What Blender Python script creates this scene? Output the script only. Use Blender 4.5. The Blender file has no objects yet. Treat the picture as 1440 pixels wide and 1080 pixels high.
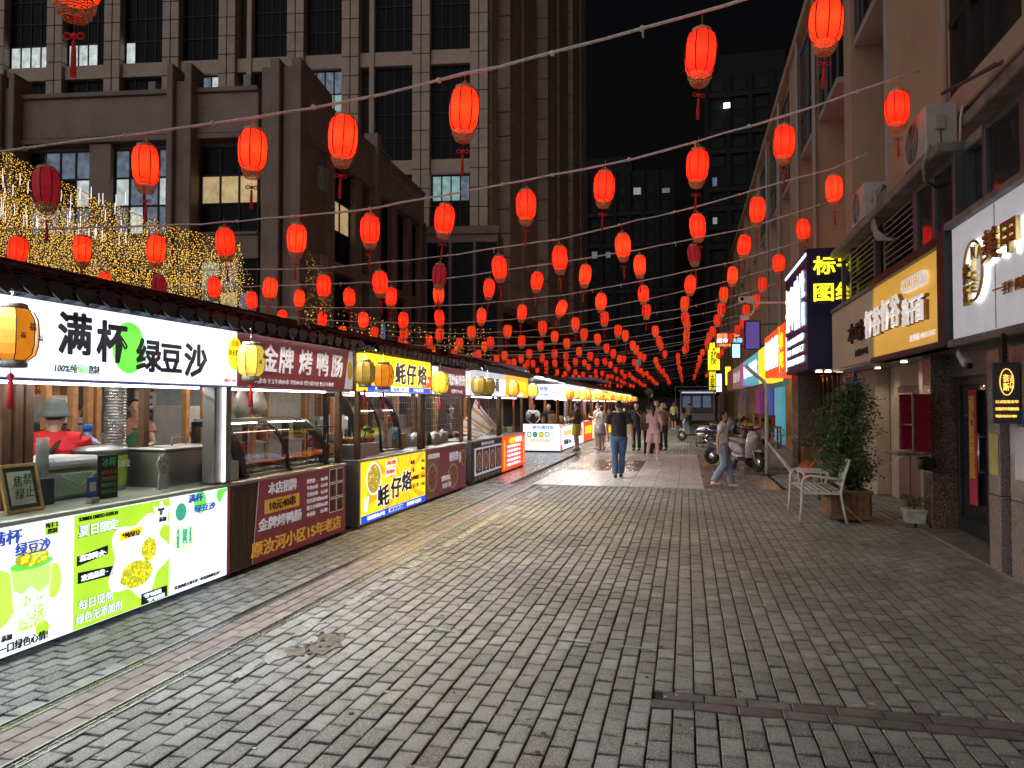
import bpy, math, random
import numpy as np
from mathutils import Vector, Matrix
random.seed(7); rnd = random.random
def U(a, b): return a + (b - a) * random.random()
scene = bpy.context.scene
COL = scene.collection
R_ = math.radians

# ------------------------------------------------------------------ camera
cam = bpy.data.cameras.new('camera'); camo = bpy.data.objects.new('camera', cam); COL.objects.link(camo)
cam.lens = 26.0; cam.sensor_width = 36.0; cam.clip_start = 0.05; cam.clip_end = 900
camo.location = (0, 0, 1.65)
camo.rotation_euler = (R_(90 + 1.54), 0, R_(13.25))
scene.camera = camo

# ------------------------------------------------------------------ world (night sky), city-glow fill, exposure
w = bpy.data.worlds.new('World'); scene.world = w; w.use_nodes = True
nt = w.node_tree; nt.nodes.clear()
sky = nt.nodes.new('ShaderNodeTexSky'); sky.sky_type = 'NISHITA'; sky.sun_disc = False
sky.sun_elevation = R_(-3.0); sky.sun_rotation = R_(150)
bg = nt.nodes.new('ShaderNodeBackground'); bg.inputs['Strength'].default_value = 0.05
wo = nt.nodes.new('ShaderNodeOutputWorld')
nt.links.new(sky.outputs[0], bg.inputs['Color']); nt.links.new(bg.outputs[0], wo.inputs['Surface'])
sun = bpy.data.lights.new('city_glow_fill', 'SUN'); sun.energy = 1.05; sun.angle = R_(120); sun.color = (1.0, 0.94, 0.90)  # soft fill added to light the facades in place of city glow
suno = bpy.data.objects.new('city_glow_fill', sun); COL.objects.link(suno)
suno.rotation_euler = Vector((0.85, 1.0, -0.26)).to_track_quat('-Z', 'Y').to_euler()
scene.view_settings.view_transform = 'Standard'; scene.view_settings.look = 'None'
scene.view_settings.exposure = 0.0; scene.view_settings.gamma = 1.0
scene.view_settings.use_curve_mapping = False
scene.render.engine = 'CYCLES'
scene.cycles.use_denoising = True
scene.cycles.max_bounces = 6; scene.cycles.diffuse_bounces = 3; scene.cycles.glossy_bounces = 3
scene.cycles.transparent_max_bounces = 12; scene.cycles.transmission_bounces = 4
scene.cycles.sample_clamp_indirect = 2.5; scene.cycles.blur_glossy = 1.0
scene.cycles.caustics_reflective = False; scene.cycles.caustics_refractive = False

# ------------------------------------------------------------------ materials
MATS = {}
def mat(name, col, rough=0.6, metal=0.0, var=0.12, scale=6.0, bump=0.0, bscale=60.0, emi=None, est=0.0,
        alpha=None, island=0.0, spec=0.5, sampling=True, coat=0.0, speck=None, speckscale=180.0, wear_glint=False):
    if name in MATS: return MATS[name]
    m = bpy.data.materials.new(name); m.use_nodes = True; n = m.node_tree; P = n.nodes['Principled BSDF']
    P.inputs['Roughness'].default_value = rough; P.inputs['Metallic'].default_value = metal
    P.inputs['Specular IOR Level'].default_value = spec
    if coat: P.inputs['Coat Weight'].default_value = coat; P.inputs['Coat Roughness'].default_value = 0.1
    L = n.links.new
    g = n.nodes.new('ShaderNodeNewGeometry')
    def noise(s, det=4):
        t = n.nodes.new('ShaderNodeTexNoise'); t.inputs['Scale'].default_value = s; t.inputs['Detail'].default_value = det
        L(g.outputs['Position'], t.inputs['Vector']); return t
    c4 = (*col, 1)
    if var > 0 or island > 0:
        t = noise(scale)
        mr = n.nodes.new('ShaderNodeMapRange'); mr.inputs[1].default_value = 0.3; mr.inputs[2].default_value = 0.7
        mr.inputs[3].default_value = 1 - var; mr.inputs[4].default_value = 1 + var
        L(t.outputs['Fac'], mr.inputs[0]); fac = mr.outputs[0]
        if island > 0:
            oi = n.nodes.new('ShaderNodeObjectInfo')
            a = n.nodes.new('ShaderNodeMath'); a.operation = 'ADD'; L(g.outputs['Random Per Island'], a.inputs[0]); L(oi.outputs['Random'], a.inputs[1])
            b = n.nodes.new('ShaderNodeMath'); b.operation = 'FRACT'; L(a.outputs[0], b.inputs[0])
            c = n.nodes.new('ShaderNodeMapRange'); c.inputs[3].default_value = 1 - island; c.inputs[4].default_value = 1 + island; L(b.outputs[0], c.inputs[0])
            d = n.nodes.new('ShaderNodeMath'); d.operation = 'MULTIPLY'; L(fac, d.inputs[0]); L(c.outputs[0], d.inputs[1]); fac = d.outputs[0]
        mx = n.nodes.new('ShaderNodeVectorMath'); mx.operation = 'SCALE'; mx.inputs[0].default_value = col
        L(fac, mx.inputs['Scale']); colout = mx.outputs[0]
        if speck is not None:
            v = n.nodes.new('ShaderNodeTexVoronoi'); v.inputs['Scale'].default_value = speckscale; L(g.outputs['Position'], v.inputs['Vector'])
            cr = n.nodes.new('ShaderNodeSeparateColor'); L(v.outputs['Color'], cr.inputs[0])
            gt = n.nodes.new('ShaderNodeMath'); gt.operation = 'GREATER_THAN'; gt.inputs[1].default_value = 0.62; L(cr.outputs[0], gt.inputs[0])
            mm = n.nodes.new('ShaderNodeMix'); mm.data_type = 'RGBA'; L(gt.outputs[0], mm.inputs['Factor'])
            L(colout, mm.inputs['A']); mm.inputs['B'].default_value = (*speck, 1); colout = mm.outputs['Result']
        if wear_glint:
            at = n.nodes.new('ShaderNodeAttribute'); at.attribute_name = 'wear_glint'
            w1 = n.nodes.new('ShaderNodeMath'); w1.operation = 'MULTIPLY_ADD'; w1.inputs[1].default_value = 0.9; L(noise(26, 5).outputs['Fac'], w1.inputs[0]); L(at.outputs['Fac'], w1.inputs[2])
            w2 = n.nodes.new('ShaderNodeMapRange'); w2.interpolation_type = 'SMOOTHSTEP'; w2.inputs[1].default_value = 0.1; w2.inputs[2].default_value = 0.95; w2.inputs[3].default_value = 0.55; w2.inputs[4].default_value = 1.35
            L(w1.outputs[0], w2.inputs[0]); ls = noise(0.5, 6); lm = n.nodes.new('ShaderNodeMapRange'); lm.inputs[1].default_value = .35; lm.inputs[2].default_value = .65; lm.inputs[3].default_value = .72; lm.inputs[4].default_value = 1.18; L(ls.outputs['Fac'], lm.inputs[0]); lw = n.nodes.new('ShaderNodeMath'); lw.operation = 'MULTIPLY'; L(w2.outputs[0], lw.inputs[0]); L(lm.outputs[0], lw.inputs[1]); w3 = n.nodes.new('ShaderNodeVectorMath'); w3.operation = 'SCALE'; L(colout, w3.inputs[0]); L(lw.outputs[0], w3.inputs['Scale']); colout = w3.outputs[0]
        L(colout, P.inputs['Base Color'])
        r2 = n.nodes.new('ShaderNodeMapRange'); r2.inputs[3].default_value = max(0.02, rough - 0.12); r2.inputs[4].default_value = min(1, rough + 0.12)
        L(noise(scale * 2.3).outputs['Fac'], r2.inputs[0]); L(r2.outputs[0], P.inputs['Roughness'])
    else:
        P.inputs['Base Color'].default_value = c4
    if bump > 0:
        bt = noise(bscale, 6); bn = n.nodes.new('ShaderNodeBump'); bn.inputs['Strength'].default_value = bump; bn.inputs['Distance'].default_value = 0.01
        L(bt.outputs['Fac'], bn.inputs['Height']); L(bn.outputs[0], P.inputs['Normal'])
    if emi is not None:
        P.inputs['Emission Strength'].default_value = est
        if var > 0:
            e = n.nodes.new('ShaderNodeVectorMath'); e.operation = 'SCALE'; e.inputs[0].default_value = emi
            L(mr.outputs[0], e.inputs['Scale']); L(e.outputs[0], P.inputs['Emission Color'])
        else: P.inputs['Emission Color'].default_value = (*emi, 1)
        if not sampling: m.cycles.emission_sampling = 'NONE'
    if alpha is not None:
        P.inputs['Alpha'].default_value = alpha
    MATS[name] = m; return m
def glass(name, tint=(0.9, 0.95, 0.95), dark=0.0, gloss=0.12):
    if name in MATS: return MATS[name]
    m = bpy.data.materials.new(name); m.use_nodes = True; n = m.node_tree; n.nodes.clear(); L = n.links.new
    o = n.nodes.new('ShaderNodeOutputMaterial'); tr = n.nodes.new('ShaderNodeBsdfTransparent'); tr.inputs[0].default_value = (*tint, 1)
    gl = n.nodes.new('ShaderNodeBsdfGlossy'); gl.inputs['Roughness'].default_value = 0.04
    lw = n.nodes.new('ShaderNodeFresnel'); lw.inputs['IOR'].default_value = 1.5
    ad = n.nodes.new('ShaderNodeMath'); ad.operation = 'ADD'; ad.inputs[1].default_value = gloss; L(lw.outputs[0], ad.inputs[0])
    mx = n.nodes.new('ShaderNodeMixShader'); L(ad.outputs[0], mx.inputs[0]); L(tr.outputs[0], mx.inputs[1]); L(gl.outputs[0], mx.inputs[2])
    L(mx.outputs[0], o.inputs['Surface']); MATS[name] = m; return m
def lite(name, col, s, var=0.0, samp=True):   # something that gives off light
    return mat(name, tuple(min(.8, c * .8) for c in col), 0.4, 0, var=var, scale=3, emi=col, est=s, sampling=samp)

# ------------------------------------------------------------------ mesh builder
class MB:
    def __init__(s): s.v = []; s.f = []; s.m = []; s.s = []
    def add(s, vs, fs, mi=0, sm=False):
        o = len(s.v); s.v += [tuple(p) for p in vs]
        for f in fs: s.f.append(tuple(i + o for i in f)); s.m.append(mi); s.s.append(sm)
        return s
    def box(s, x0, x1, y0, y1, z0, z1, mi=0, T=None):
        vs = [(x0,y0,z0),(x1,y0,z0),(x1,y1,z0),(x0,y1,z0),(x0,y0,z1),(x1,y0,z1),(x1,y1,z1),(x0,y1,z1)]
        if T is not None: vs = [tuple(T @ Vector(v)) for v in vs]
        return s.add(vs, [(0,3,2,1),(4,5,6,7),(0,1,5,4),(1,2,6,5),(2,3,7,6),(3,0,4,7)], mi)
    def bbox(s, x0, x1, y0, y1, z0, z1, b=0.01, mi=0, T=None):   # box with chamfered edges
        X, Y, Z = (x0, x1), (y0, y1), (z0, z1); vs = []; idx = {}
        for i in (0, 1):
            for j in (0, 1):
                for k in (0, 1):
                    sx, sy, sz = (1 - 2 * i) * b, (1 - 2 * j) * b, (1 - 2 * k) * b
                    for a, d in enumerate(((0, sy, sz), (sx, 0, sz), (sx, sy, 0))):
                        idx[i, j, k, a] = len(vs); vs.append((X[i] + d[0], Y[j] + d[1], Z[k] + d[2]))
        F = []
        for i in (0, 1): F.append([idx[i,0,0,0], idx[i,1,0,0], idx[i,1,1,0], idx[i,0,1,0]][::(1 if i else -1)])
        for j in (0, 1): F.append([idx[0,j,0,1], idx[0,j,1,1], idx[1,j,1,1], idx[1,j,0,1]][::(1 if j else -1)])
        for k in (0, 1): F.append([idx[0,0,k,2], idx[1,0,k,2], idx[1,1,k,2], idx[0,1,k,2]][::(1 if k else -1)])
        for i in (0, 1):
            for j in (0, 1): F.append([idx[i,j,0,0], idx[i,j,1,0], idx[i,j,1,1], idx[i,j,0,1]][::(1 if i == j else -1)])
            for k in (0, 1): F.append([idx[i,0,k,0], idx[i,0,k,2], idx[i,1,k,2], idx[i,1,k,0]][::(1 if i == k else -1)])
        for j in (0, 1):
            for k in (0, 1): F.append([idx[0,j,k,1], idx[1,j,k,1], idx[1,j,k,2], idx[0,j,k,2]][::(1 if j == k else -1)])
        for i in (0, 1):
            for j in (0, 1):
                for k in (0, 1): F.append([idx[i,j,k,0], idx[i,j,k,1], idx[i,j,k,2]][::(1 if (i + j + k) % 2 == 0 else -1)])
        if T is not None: vs = [tuple(T @ Vector(v)) for v in vs]
        return s.add(vs, [tuple(f) for f in F], mi)
    def tube(s, pts, r, n=8, mi=0, cap=True, sm=True, ell=None):
        pts = [Vector(p) for p in pts]; k = len(pts)
        rs = r if isinstance(r, (list, tuple)) else [r] * k
        vs = []; prev = None
        for i, p in enumerate(pts):
            d = (pts[min(i + 1, k - 1)] - pts[max(i - 1, 0)]).normalized()
            if prev is None:
                ref = Vector((1, 0, 0)) if abs(d.x) < 0.8 else Vector((0, 1, 0))
                a = (ref - d * ref.dot(d)).normalized()
            else: a = (prev - d * prev.dot(d)).normalized()
            prev = a; b = d.cross(a)
            ra = rs[i]; ra, rb = (ra if isinstance(ra, tuple) else (ra, ra))
            for j in range(n):
                t = 2 * math.pi * j / n; vs.append(p + a * (ra * math.cos(t)) + b * (rb * math.sin(t)))
        fs = [(i*n + j, i*n + (j+1) % n, (i+1)*n + (j+1) % n, (i+1)*n + j) for i in range(k - 1) for j in range(n)]
        if cap: fs += [tuple(range(n))[::-1], tuple(range((k-1)*n, k*n))]
        return s.add(vs, fs, mi, sm)
    def lathe(s, prof, c=(0, 0, 0), n=16, mi=0, sm=True, cap=True, axis='z', ph=0.0):
        vs = []
        for (r, z) in prof:
            for j in range(n):
                t = 2 * math.pi * j / n + ph; x, y = r * math.cos(t), r * math.sin(t)
                p = (x, y, z) if axis == 'z' else ((z, x, y) if axis == 'x' else (y, z, x))
                vs.append((p[0] + c[0], p[1] + c[1], p[2] + c[2]))
        k = len(prof)
        fs = [(i*n + j, i*n + (j+1) % n, (i+1)*n + (j+1) % n, (i+1)*n + j) for i in range(k - 1) for j in range(n)]
        if cap: fs += [tuple(range(n))[::-1], tuple(range((k-1)*n, k*n))]
        return s.add(vs, fs, mi, sm)
    def ell(s, c, r, n=12, k=8, mi=0, T=None):
        vs = [(0, 0, -1)]
        for i in range(1, k):
            ph = -math.pi/2 + math.pi*i/k
            for j in range(n): t = 2*math.pi*j/n; vs.append((math.cos(ph)*math.cos(t), math.cos(ph)*math.sin(t), math.sin(ph)))
        vs.append((0, 0, 1)); N = len(vs) - 1
        vs = [Vector((v[0]*r[0], v[1]*r[1], v[2]*r[2])) for v in vs]
        if T is not None: vs = [T @ v for v in vs]
        vs = [(v[0]+c[0], v[1]+c[1], v[2]+c[2]) for v in vs]
        fs = [(0, 1 + (j+1) % n, 1 + j) for j in range(n)]
        for i in range(k - 2):
            for j in range(n): a = 1 + i*n; fs.append((a + j, a + (j+1) % n, a + n + (j+1) % n, a + n + j))
        a = 1 + (k-2)*n; fs += [(a + j, a + (j+1) % n, N) for j in range(n)]
        return s.add(vs, fs, mi, True)
    def poly(s, pts, ext=None, mi=0):      # flat polygon, or slab when ext is the thickness vector
        n = len(pts)
        if ext is None: return s.add(pts, [tuple(range(n))], mi)
        q = [tuple(Vector(p) + Vector(ext)) for p in pts]
        return s.add(list(pts) + q, [tuple(range(n))[::-1], tuple(range(n, 2*n))] + [(i, (i+1) % n, n + (i+1) % n, n + i) for i in range(n)], mi)
    def build(s, name, mats, parent=None, kind=None, label=None, loc=None, top=None):
        me = bpy.data.meshes.new(name)
        vs = s.v
        if parent is not None and loc is None and 'wl' in parent.keys():
            o = parent['wl']; vs = [(a - o[0], b - o[1], c - o[2]) for a, b, c in vs]
        me.from_pydata(vs, [], s.f)
        mats = mats if isinstance(mats, (list, tuple)) else [mats]
        for m in mats: me.materials.append(m)
        if len(mats) > 1: me.polygons.foreach_set('material_index', s.m)
        me.polygons.foreach_set('use_smooth', s.s); me.update()
        return obj(name, me, parent, kind, label, loc)
def obj(name, data, parent=None, kind=None, label=None, loc=None, rot=None):
    o = bpy.data.objects.new(name, data); COL.objects.link(o)
    if parent is not None:
        o.parent = parent
        if 'wl' in parent.keys(): o['wl'] = list(parent['wl'])
    if kind: o['kind'] = kind
    if label: o['label'] = label
    if loc is not None: o.location = loc
    if rot is not None: o.rotation_euler = rot
    return o
def tag(o, label, cat, group=None, kind=None):
    o['label'] = label; o['category'] = cat
    if group: o['group'] = group
    if kind: o['kind'] = kind
    return o
def thing(name, label, cat, loc=(0, 0, 0), rotz=0.0, group=None, local=False):
    """an Empty at the base; parts are given in world coordinates unless local (or turned)"""
    o = bpy.data.objects.new(name, None); COL.objects.link(o); o.location = loc; o.rotation_euler = (0, 0, rotz)
    o.empty_display_size = 0.1
    if not local and rotz == 0: o['wl'] = list(loc)
    return tag(o, label, cat, group)
def copy_tree(o, parent=None):
    c = o.copy(); COL.objects.link(c)
    if parent is not None: c.parent = parent
    for ch in list(o.children): copy_tree(ch, c)
    return c
FACE = {'+x': (R_(90), 0, R_(90)), '-x': (R_(90), 0, R_(-90)), '-y': (R_(90), 0, 0), 'up': (0, 0, 0)}
def text(parent, s, pos, height, face, m, width=None, bold=0.03, ext=0.004, name='lettering', shear=0.0, align='LEFT', rz=0.0, vertical=False):
    """real lettering, pos = lower left corner in world (or parent) coordinates"""
    if vertical: s = '\n'.join(s)
    c = bpy.data.curves.new(name, 'FONT'); c.body = s; c.size = 1.0; c.resolution_u = 2
    c.offset = min(bold, .006); c.extrude = 0; c.shear = shear; c.align_x = align
    c.materials.append(m)
    adv = sum(1.0 if ord(ch) > 0x2000 else 0.56 for ch in (s if not vertical else s[0]))
    o = bpy.data.objects.new(name, c); COL.objects.link(o)
    sy = height / (0.92 if any(ord(ch) > 0x2000 for ch in s) else 0.73)
    if vertical: c.space_line = 0.78; n = (len(s) + 1) // 2; sy = height / (n * 0.95)
    sx = (width / adv) if width else sy
    o.scale = (sx, sy, 1); c.extrude = ext
    a = FACE[face] if isinstance(face, str) else face
    o.rotation_euler = (a[0], a[1], a[2] + rz)
    p = Vector(pos)
    up = 0.10 * sy if any(ord(ch) > 0x2000 for ch in s) else 0
    p.z += up
    if vertical: p.z = pos[2] + height - sy * 0.85
    if parent is not None:
        o.parent = parent
        if 'wl' in parent.keys(): p = p - Vector(parent['wl'])
    o.location = p; o['bold'] = float(max(0, bold*min(.8, (height/.17)**1.5) - .003))
    return o
def circle(n, cx, cy, rx, ry, ph=0.0, wob=0.0, k=5):
    return [(cx + rx*(1 + wob*math.cos(k*2*math.pi*i/n + ph))*math.cos(2*math.pi*i/n), cy + ry*(1 + wob*math.cos(k*2*math.pi*i/n + ph))*math.sin(2*math.pi*i/n)) for i in range(n)]
# prints on a wall-like face: shapes given as (y, z) on the plane x = X, lifted by layers of 1.5 mm
def pr(mb, X, pts, mi, layer=1, sgn=1):
    x = X + sgn * (0.004 * layer)
    P = [(x, a, b) for a, b in pts]
    area = sum(pts[i][0]*pts[(i+1) % len(pts)][1] - pts[(i+1) % len(pts)][0]*pts[i][1] for i in range(len(pts)))
    if (area < 0) != (sgn < 0): P = P[::-1]
    mb.poly(P, None, mi)
def rect(y0, z0, y1, z1): return [(y0, z0), (y1, z0), (y1, z1), (y0, z1)]
ORD = ['first','second','third','fourth','fifth','sixth','seventh','eighth','ninth','tenth','eleventh','twelfth','thirteenth','fourteenth','fifteenth','sixteenth','seventeenth','eighteenth','nineteenth','twentieth','twenty-first','twenty-second','twenty-third','twenty-fourth','twenty-fifth','twenty-sixth']
# ================================================================== GROUND
paver_m = mat('grey_concrete_paver', (0.125, 0.134, 0.130), 0.58, spec=0.3, var=0.34, scale=5, bump=0.6, bscale=70, island=0.5, speck=(0.34, 0.34, 0.32), speckscale=420, wear_glint=True)
# paler paver middles: wear and glint of light painted into colour; slow stain noise
pink_m = mat('pinkish_granite_sett', (0.175, 0.148, 0.138), 0.55, var=0.2, scale=7, bump=0.3, bscale=120, island=0.2, wear_glint=True)
edge_m = mat('dark_red_concrete_paver', (0.125, 0.115, 0.113), 0.55, var=0.25, scale=8, bump=0.3, bscale=120, island=0.25, wear_glint=True)
joint_m = mat('dirt_in_joints', (0.012, 0.011, 0.01), 0.9, var=0.4, scale=20, bump=0.5, bscale=90)
tile_m = mat('pale_granite_tile', (0.58, 0.55, 0.54), 0.3, var=0.18, scale=4, bump=0.12, bscale=150, island=0.10)
dtile_m = mat('dark_granite_tile', (0.26, 0.19, 0.18), 0.25, var=0.3, scale=3, bump=0.12, bscale=150, island=0.22)
steel = mat('brushed_steel', (0.55, 0.55, 0.54), 0.3, 1.0, var=0.15, scale=12)
dsteel = mat('grubby_steel', (0.30, 0.30, 0.30), 0.4, 1.0, var=0.3, scale=15)
black = mat('black_plastic', (0.012, 0.012, 0.013), 0.45, var=0.2)
conc = mat('rough_concrete', (0.16, 0.15, 0.14), 0.85, var=0.3, scale=5, bump=0.8, bscale=30)
def brick_sheet_mat():
    m = bpy.data.materials.new('far_paving'); m.use_nodes = True; n = m.node_tree; L = n.links.new; P = n.nodes['Principled BSDF']
    g = n.nodes.new('ShaderNodeNewGeometry'); sp = n.nodes.new('ShaderNodeSeparateXYZ'); cb = n.nodes.new('ShaderNodeCombineXYZ')
    L(g.outputs['Position'], sp.inputs[0]); L(sp.outputs[1], cb.inputs[0]); L(sp.outputs[0], cb.inputs[1])
    b = n.nodes.new('ShaderNodeTexBrick'); L(cb.outputs[0], b.inputs['Vector'])
    b.inputs['Scale'].default_value = 1; b.inputs['Brick Width'].default_value = 0.20; b.inputs['Row Height'].default_value = 0.115
    b.inputs['Mortar Size'].default_value = 0.006; b.inputs['Color1'].default_value = (0.10, 0.105, 0.10, 1); b.inputs['Color2'].default_value = (0.22, 0.225, 0.215, 1)
    b.inputs['Mortar'].default_value = (0.03, 0.03, 0.03, 1); L(b.outputs['Color'], P.inputs['Base Color']); P.inputs['Roughness'].default_value = 0.5
    bp = n.nodes.new('ShaderNodeBump'); bp.inputs['Distance'].default_value = 0.01; L(b.outputs['Fac'], bp.inputs['Height']); bp.invert = True; L(bp.outputs[0], P.inputs['Normal'])
    return m
far_m = brick_sheet_mat()
g = MB().box(-300, 300, -60, 800, -0.5, -0.03).build('ground', mat('asphalt', (0.045, 0.044, 0.043), 0.85, var=0.3, scale=0.6, bump=0.4, bscale=60), kind='structure')
pav = MB().box(-8.0, 4.6, -6, 40, -0.03, -0.013).build('street_pavement', joint_m, kind='structure')
MB().box(-8, 4.6, 40, 130, -0.03, 0.0).box(-20, -8.0, -6, 60, -0.03, 0.0).box(-8.0, 4.6, -6, 1.2, -0.013, 0.0).build('far_paving_surface', far_m, pav)

def paver_verts(w, l, t=0.02, b=0.006):
    a, c = w/2, l/2
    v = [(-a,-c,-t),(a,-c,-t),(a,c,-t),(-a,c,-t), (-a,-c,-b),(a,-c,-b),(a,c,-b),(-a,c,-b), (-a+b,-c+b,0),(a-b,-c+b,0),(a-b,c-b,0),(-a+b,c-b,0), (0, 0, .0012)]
    f = [(8,9,12),(9,10,12),(10,11,12),(11,8,12)] + [(i, (i+1)%4, 4+(i+1)%4, 4+i) for i in range(4)] + [(4+i, 4+(i+1)%4, 8+(i+1)%4, 8+i) for i in range(4)]
    return v, f
F0 = Vector((-math.sin(R_(13.25))*math.cos(R_(1.54)), math.cos(R_(13.25))*math.cos(R_(1.54)), math.sin(R_(1.54))))
def depth(x, y): return F0.x * x + F0.y * y
def in_view(x, y, pad=0.15):
    d = depth(x, y)
    if d < 0.5: return False
    lat = x * math.cos(R_(13.25)) + y * math.sin(R_(13.25))
    vy = 1.65 / d
    return abs(lat / d) < 0.70 + pad / d and vy < 0.56
def set_wear_glint(me):
    at = me.attributes.new('wear_glint', 'FLOAT', 'POINT'); n = len(me.vertices)
    at.data.foreach_set('value', ([0.0]*8 + [0.12]*4 + [1.0])*(n//13))  # pale centre: worn top and painted glint; dark rim: dirt
class Sheet:
    """many alike pieces: the largest in view become objects, the rest one joined part"""
    def __init__(s): s.items = []
    def put(s, x, y, w, l, z=0.0, tx=0.0, ty=0.0): s.items.append((x, y, w, l, z, tx, ty))
def lay(sheet, name, m, parent, limit, t=0.02, b=0.004):
    def size(it): d = depth(it[0], it[1]); return (it[2]*it[3] / d**3) if in_view(it[0], it[1]) else -1
    its = sorted(sheet.items, key=size, reverse=True)
    top = [i for i in its[:limit] if size(i) > 0]; rest = its[len(top):]
    cache = {}
    for (x, y, w_, l_, z, tx, ty) in top:
        k = (round(w_, 3), round(l_, 3))
        if k not in cache:
            v, f = paver_verts(w_, l_, t, b); me = bpy.data.meshes.new(name); me.from_pydata(v, [], f); me.materials.append(m); set_wear_glint(me); cache[k] = me
        obj(name, cache[k], parent, loc=(x, y, z), rot=(tx, ty, 0))
    mb = MB()
    for (x, y, w_, l_, z, tx, ty) in rest:
        v, f = paver_verts(w_, l_, t, b)
        mb.add([(a + x, c + y, d + z + c*tx - a*ty) for a, c, d in v], f)
    if rest: set_wear_glint(mb.build(name + '_field', m, parent, kind='stuff').data)
def apron(x, y): return x > 3.02 and 7.7 < y < 10.75
grey, pink, band = Sheet(), Sheet(), Sheet()
xs = []
x = -3.44 - 0.0575
while x > -8: xs.append(x); x -= 0.115
x = -2.955 + 0.0575
while x < 4.5: xs.append(x); x += 0.115
for i, x in enumerate(sorted(xs)):
    y = 1.2 + (0.10 if i % 2 else 0.0) + 0.05 + U(-.012, .012)
    while y < 40:
        l = 0.223
        ok = not (14.95 < y < 24.5 and x < 1.85) and not (x > -0.2 and 4.12 < y < 4.40) and not apron(x, y) 
        # cut pieces where a course meets the cross band or the granite crossing
        for (lo, hi) in (((y - .0945, y + .0945),) if not (x > -.2 and 3.95 < y < 4.6) else ((y - .0945, min(y + .0945, 4.142)), (max(y - .0945, 4.385), y + .0945))):
            if hi - lo > .03 and not (14.95 < (lo+hi)/2 < 24.5 and x < 1.85) and not apron(x, y):
                grey.put(x + U(-.0015, .0015), (lo + hi)/2, 0.107 - rnd()*0.002, hi - lo - rnd()*0.003, U(-0.005, 0.002), U(-.02, .02), U(-.04, .04))
        y += 0.20
for j in range(3):
    y = 1.2 + 0.08 * j
    while y < 40:
        if not 14.95 < y < 24.5: pink.put(-3.2 + (j - 1) * 0.107, y, 0.101, 0.225, U(-.003, .001), U(-.01, .01), U(-.02, .02))
        y += 0.23
for j in range(2):
    x = -0.2 + 0.06 * j
    while x < 4.5:
        band.put(x + 0.115, 4.205 + j * 0.115, 0.224, 0.108, U(-.003, .001), U(-.02, .02), U(-.01, .01)); x += 0.23
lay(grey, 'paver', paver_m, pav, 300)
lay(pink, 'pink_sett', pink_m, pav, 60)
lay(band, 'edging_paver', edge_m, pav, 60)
pale, dark = Sheet(), Sheet()
r = 0; y = 14.97
while y < 24.45:
    x = -8.0
    while x < 1.8:
        cx_, cy_ = x + 0.245, y + 0.245
        if not -3.44 < cx_ < -2.96:
            inpale = -2.96 < cx_ < 0.55 and not (-2.9 < cx_ < -1.0 and 18.4 < cy_ < 22.0 and (cx_ + 2.9) > (cy_ - 18.4) * 0.05)
            (pale if inpale else dark).put(cx_, cy_, 0.483, 0.483, U(-.0015, .0015), U(-.003, .003), U(-.003, .003))
        x += 0.49
    y += 0.49; r += 1
lay(pale, 'granite_tile', tile_m, pav, 150, b=0.003); lay(dark, 'dark_granite_tile', dtile_m, pav, 120, b=0.003)
# slot drains: two steel channels with slots
for k, xc in enumerate((-3.40, -3.00)):
    mb = MB()
    for dx, hw, zt in ((-0.037, .005, .003), (-0.012, .003, -.002), (0.012, .003, -.002), (0.037, .005, .003)): mb.box(xc + dx - hw, xc + dx + hw, 1.2, 14.96, -0.03, zt); mb.box(xc + dx - hw, xc + dx + hw, 14.96, 40, -0.03, zt)
    dr = mb.build('drain_channel', steel, pav)
    MB().box(xc - .034, xc + .034, 1.2, 40, -.014, -.0125).build('drain_slot_shade', mat('drain_shade_black', (.004, .004, .004), .9), pav)  # black strip puts the slot's shade into colour over a shallow bed
    s2 = MB()
    y = 2.4
    while y < 14: s2.box(xc - 0.031, xc + 0.031, y, y + 0.008, -0.012, -0.004); y += 0.06
    s2.build('drain_cross_bars', dsteel, dr, kind='stuff')
MB().box(-3.36, -3.04, 14.97, 24.5, -0.012, -0.001).build('drain_bed_strip', dtile_m, pav)
ap = MB()
for (x0, x1, y0, y1, z1) in ((2.965, 4.2, 7.72, 10.75, 0.02),): ap.bbox(x0, x1, y0, y1, -0.013, z1, 0.012)
ap.build('concrete_doorstep', conc, pav)
# faded painted line and mortar smears
wm = mat('worn_white_paint', (0.40, 0.40, 0.38), 0.8, var=0.5, scale=30)
mb = MB(); y = 5.0
while y < 14.5:
    ln = U(0.12, 0.5); 
    if rnd() < 0.75: mb.box(-2.76 + U(-.01, .01), -2.68 + U(-.008, .008), y, y + ln, 0.0, 0.005)
    y += ln + U(0.01, 0.08)
tag(mb.build('painted_line', wm), 'faded white painted line broken up along the grey pavers', 'line', kind='stuff')
mb = MB()
def smear(x, y, rx, ry, a, z=0.004):
    pts = []
    for i in range(16):
        t = 2*math.pi*i/16; rr = U(0.55, 1.1); px_, py_ = rx*rr*math.cos(t), ry*rr*math.sin(t)
        pts.append((x + px_*math.cos(a) - py_*math.sin(a), y + px_*math.sin(a) + py_*math.cos(a), z))
    mb.poly(pts, (0, 0, 0.004))
for q in ((-2.66, 4.12, .05, .2, .1), (-2.62, 4.38, .07, .14, .3), (-2.7, 4.9, .04, .15, .1), (-1.75, 5.18, .03, .12, 1.2), (-1.62, 5.24, .05, .05, .3), (-0.75, 5.15, .018, .16, 1.4), (-.35, 5.1, .015, .12, 1.5), (0.6, 6.4, .04, .03, 0), (1.2, 4.8, .03, .02, 0)): smear(*q)
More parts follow.
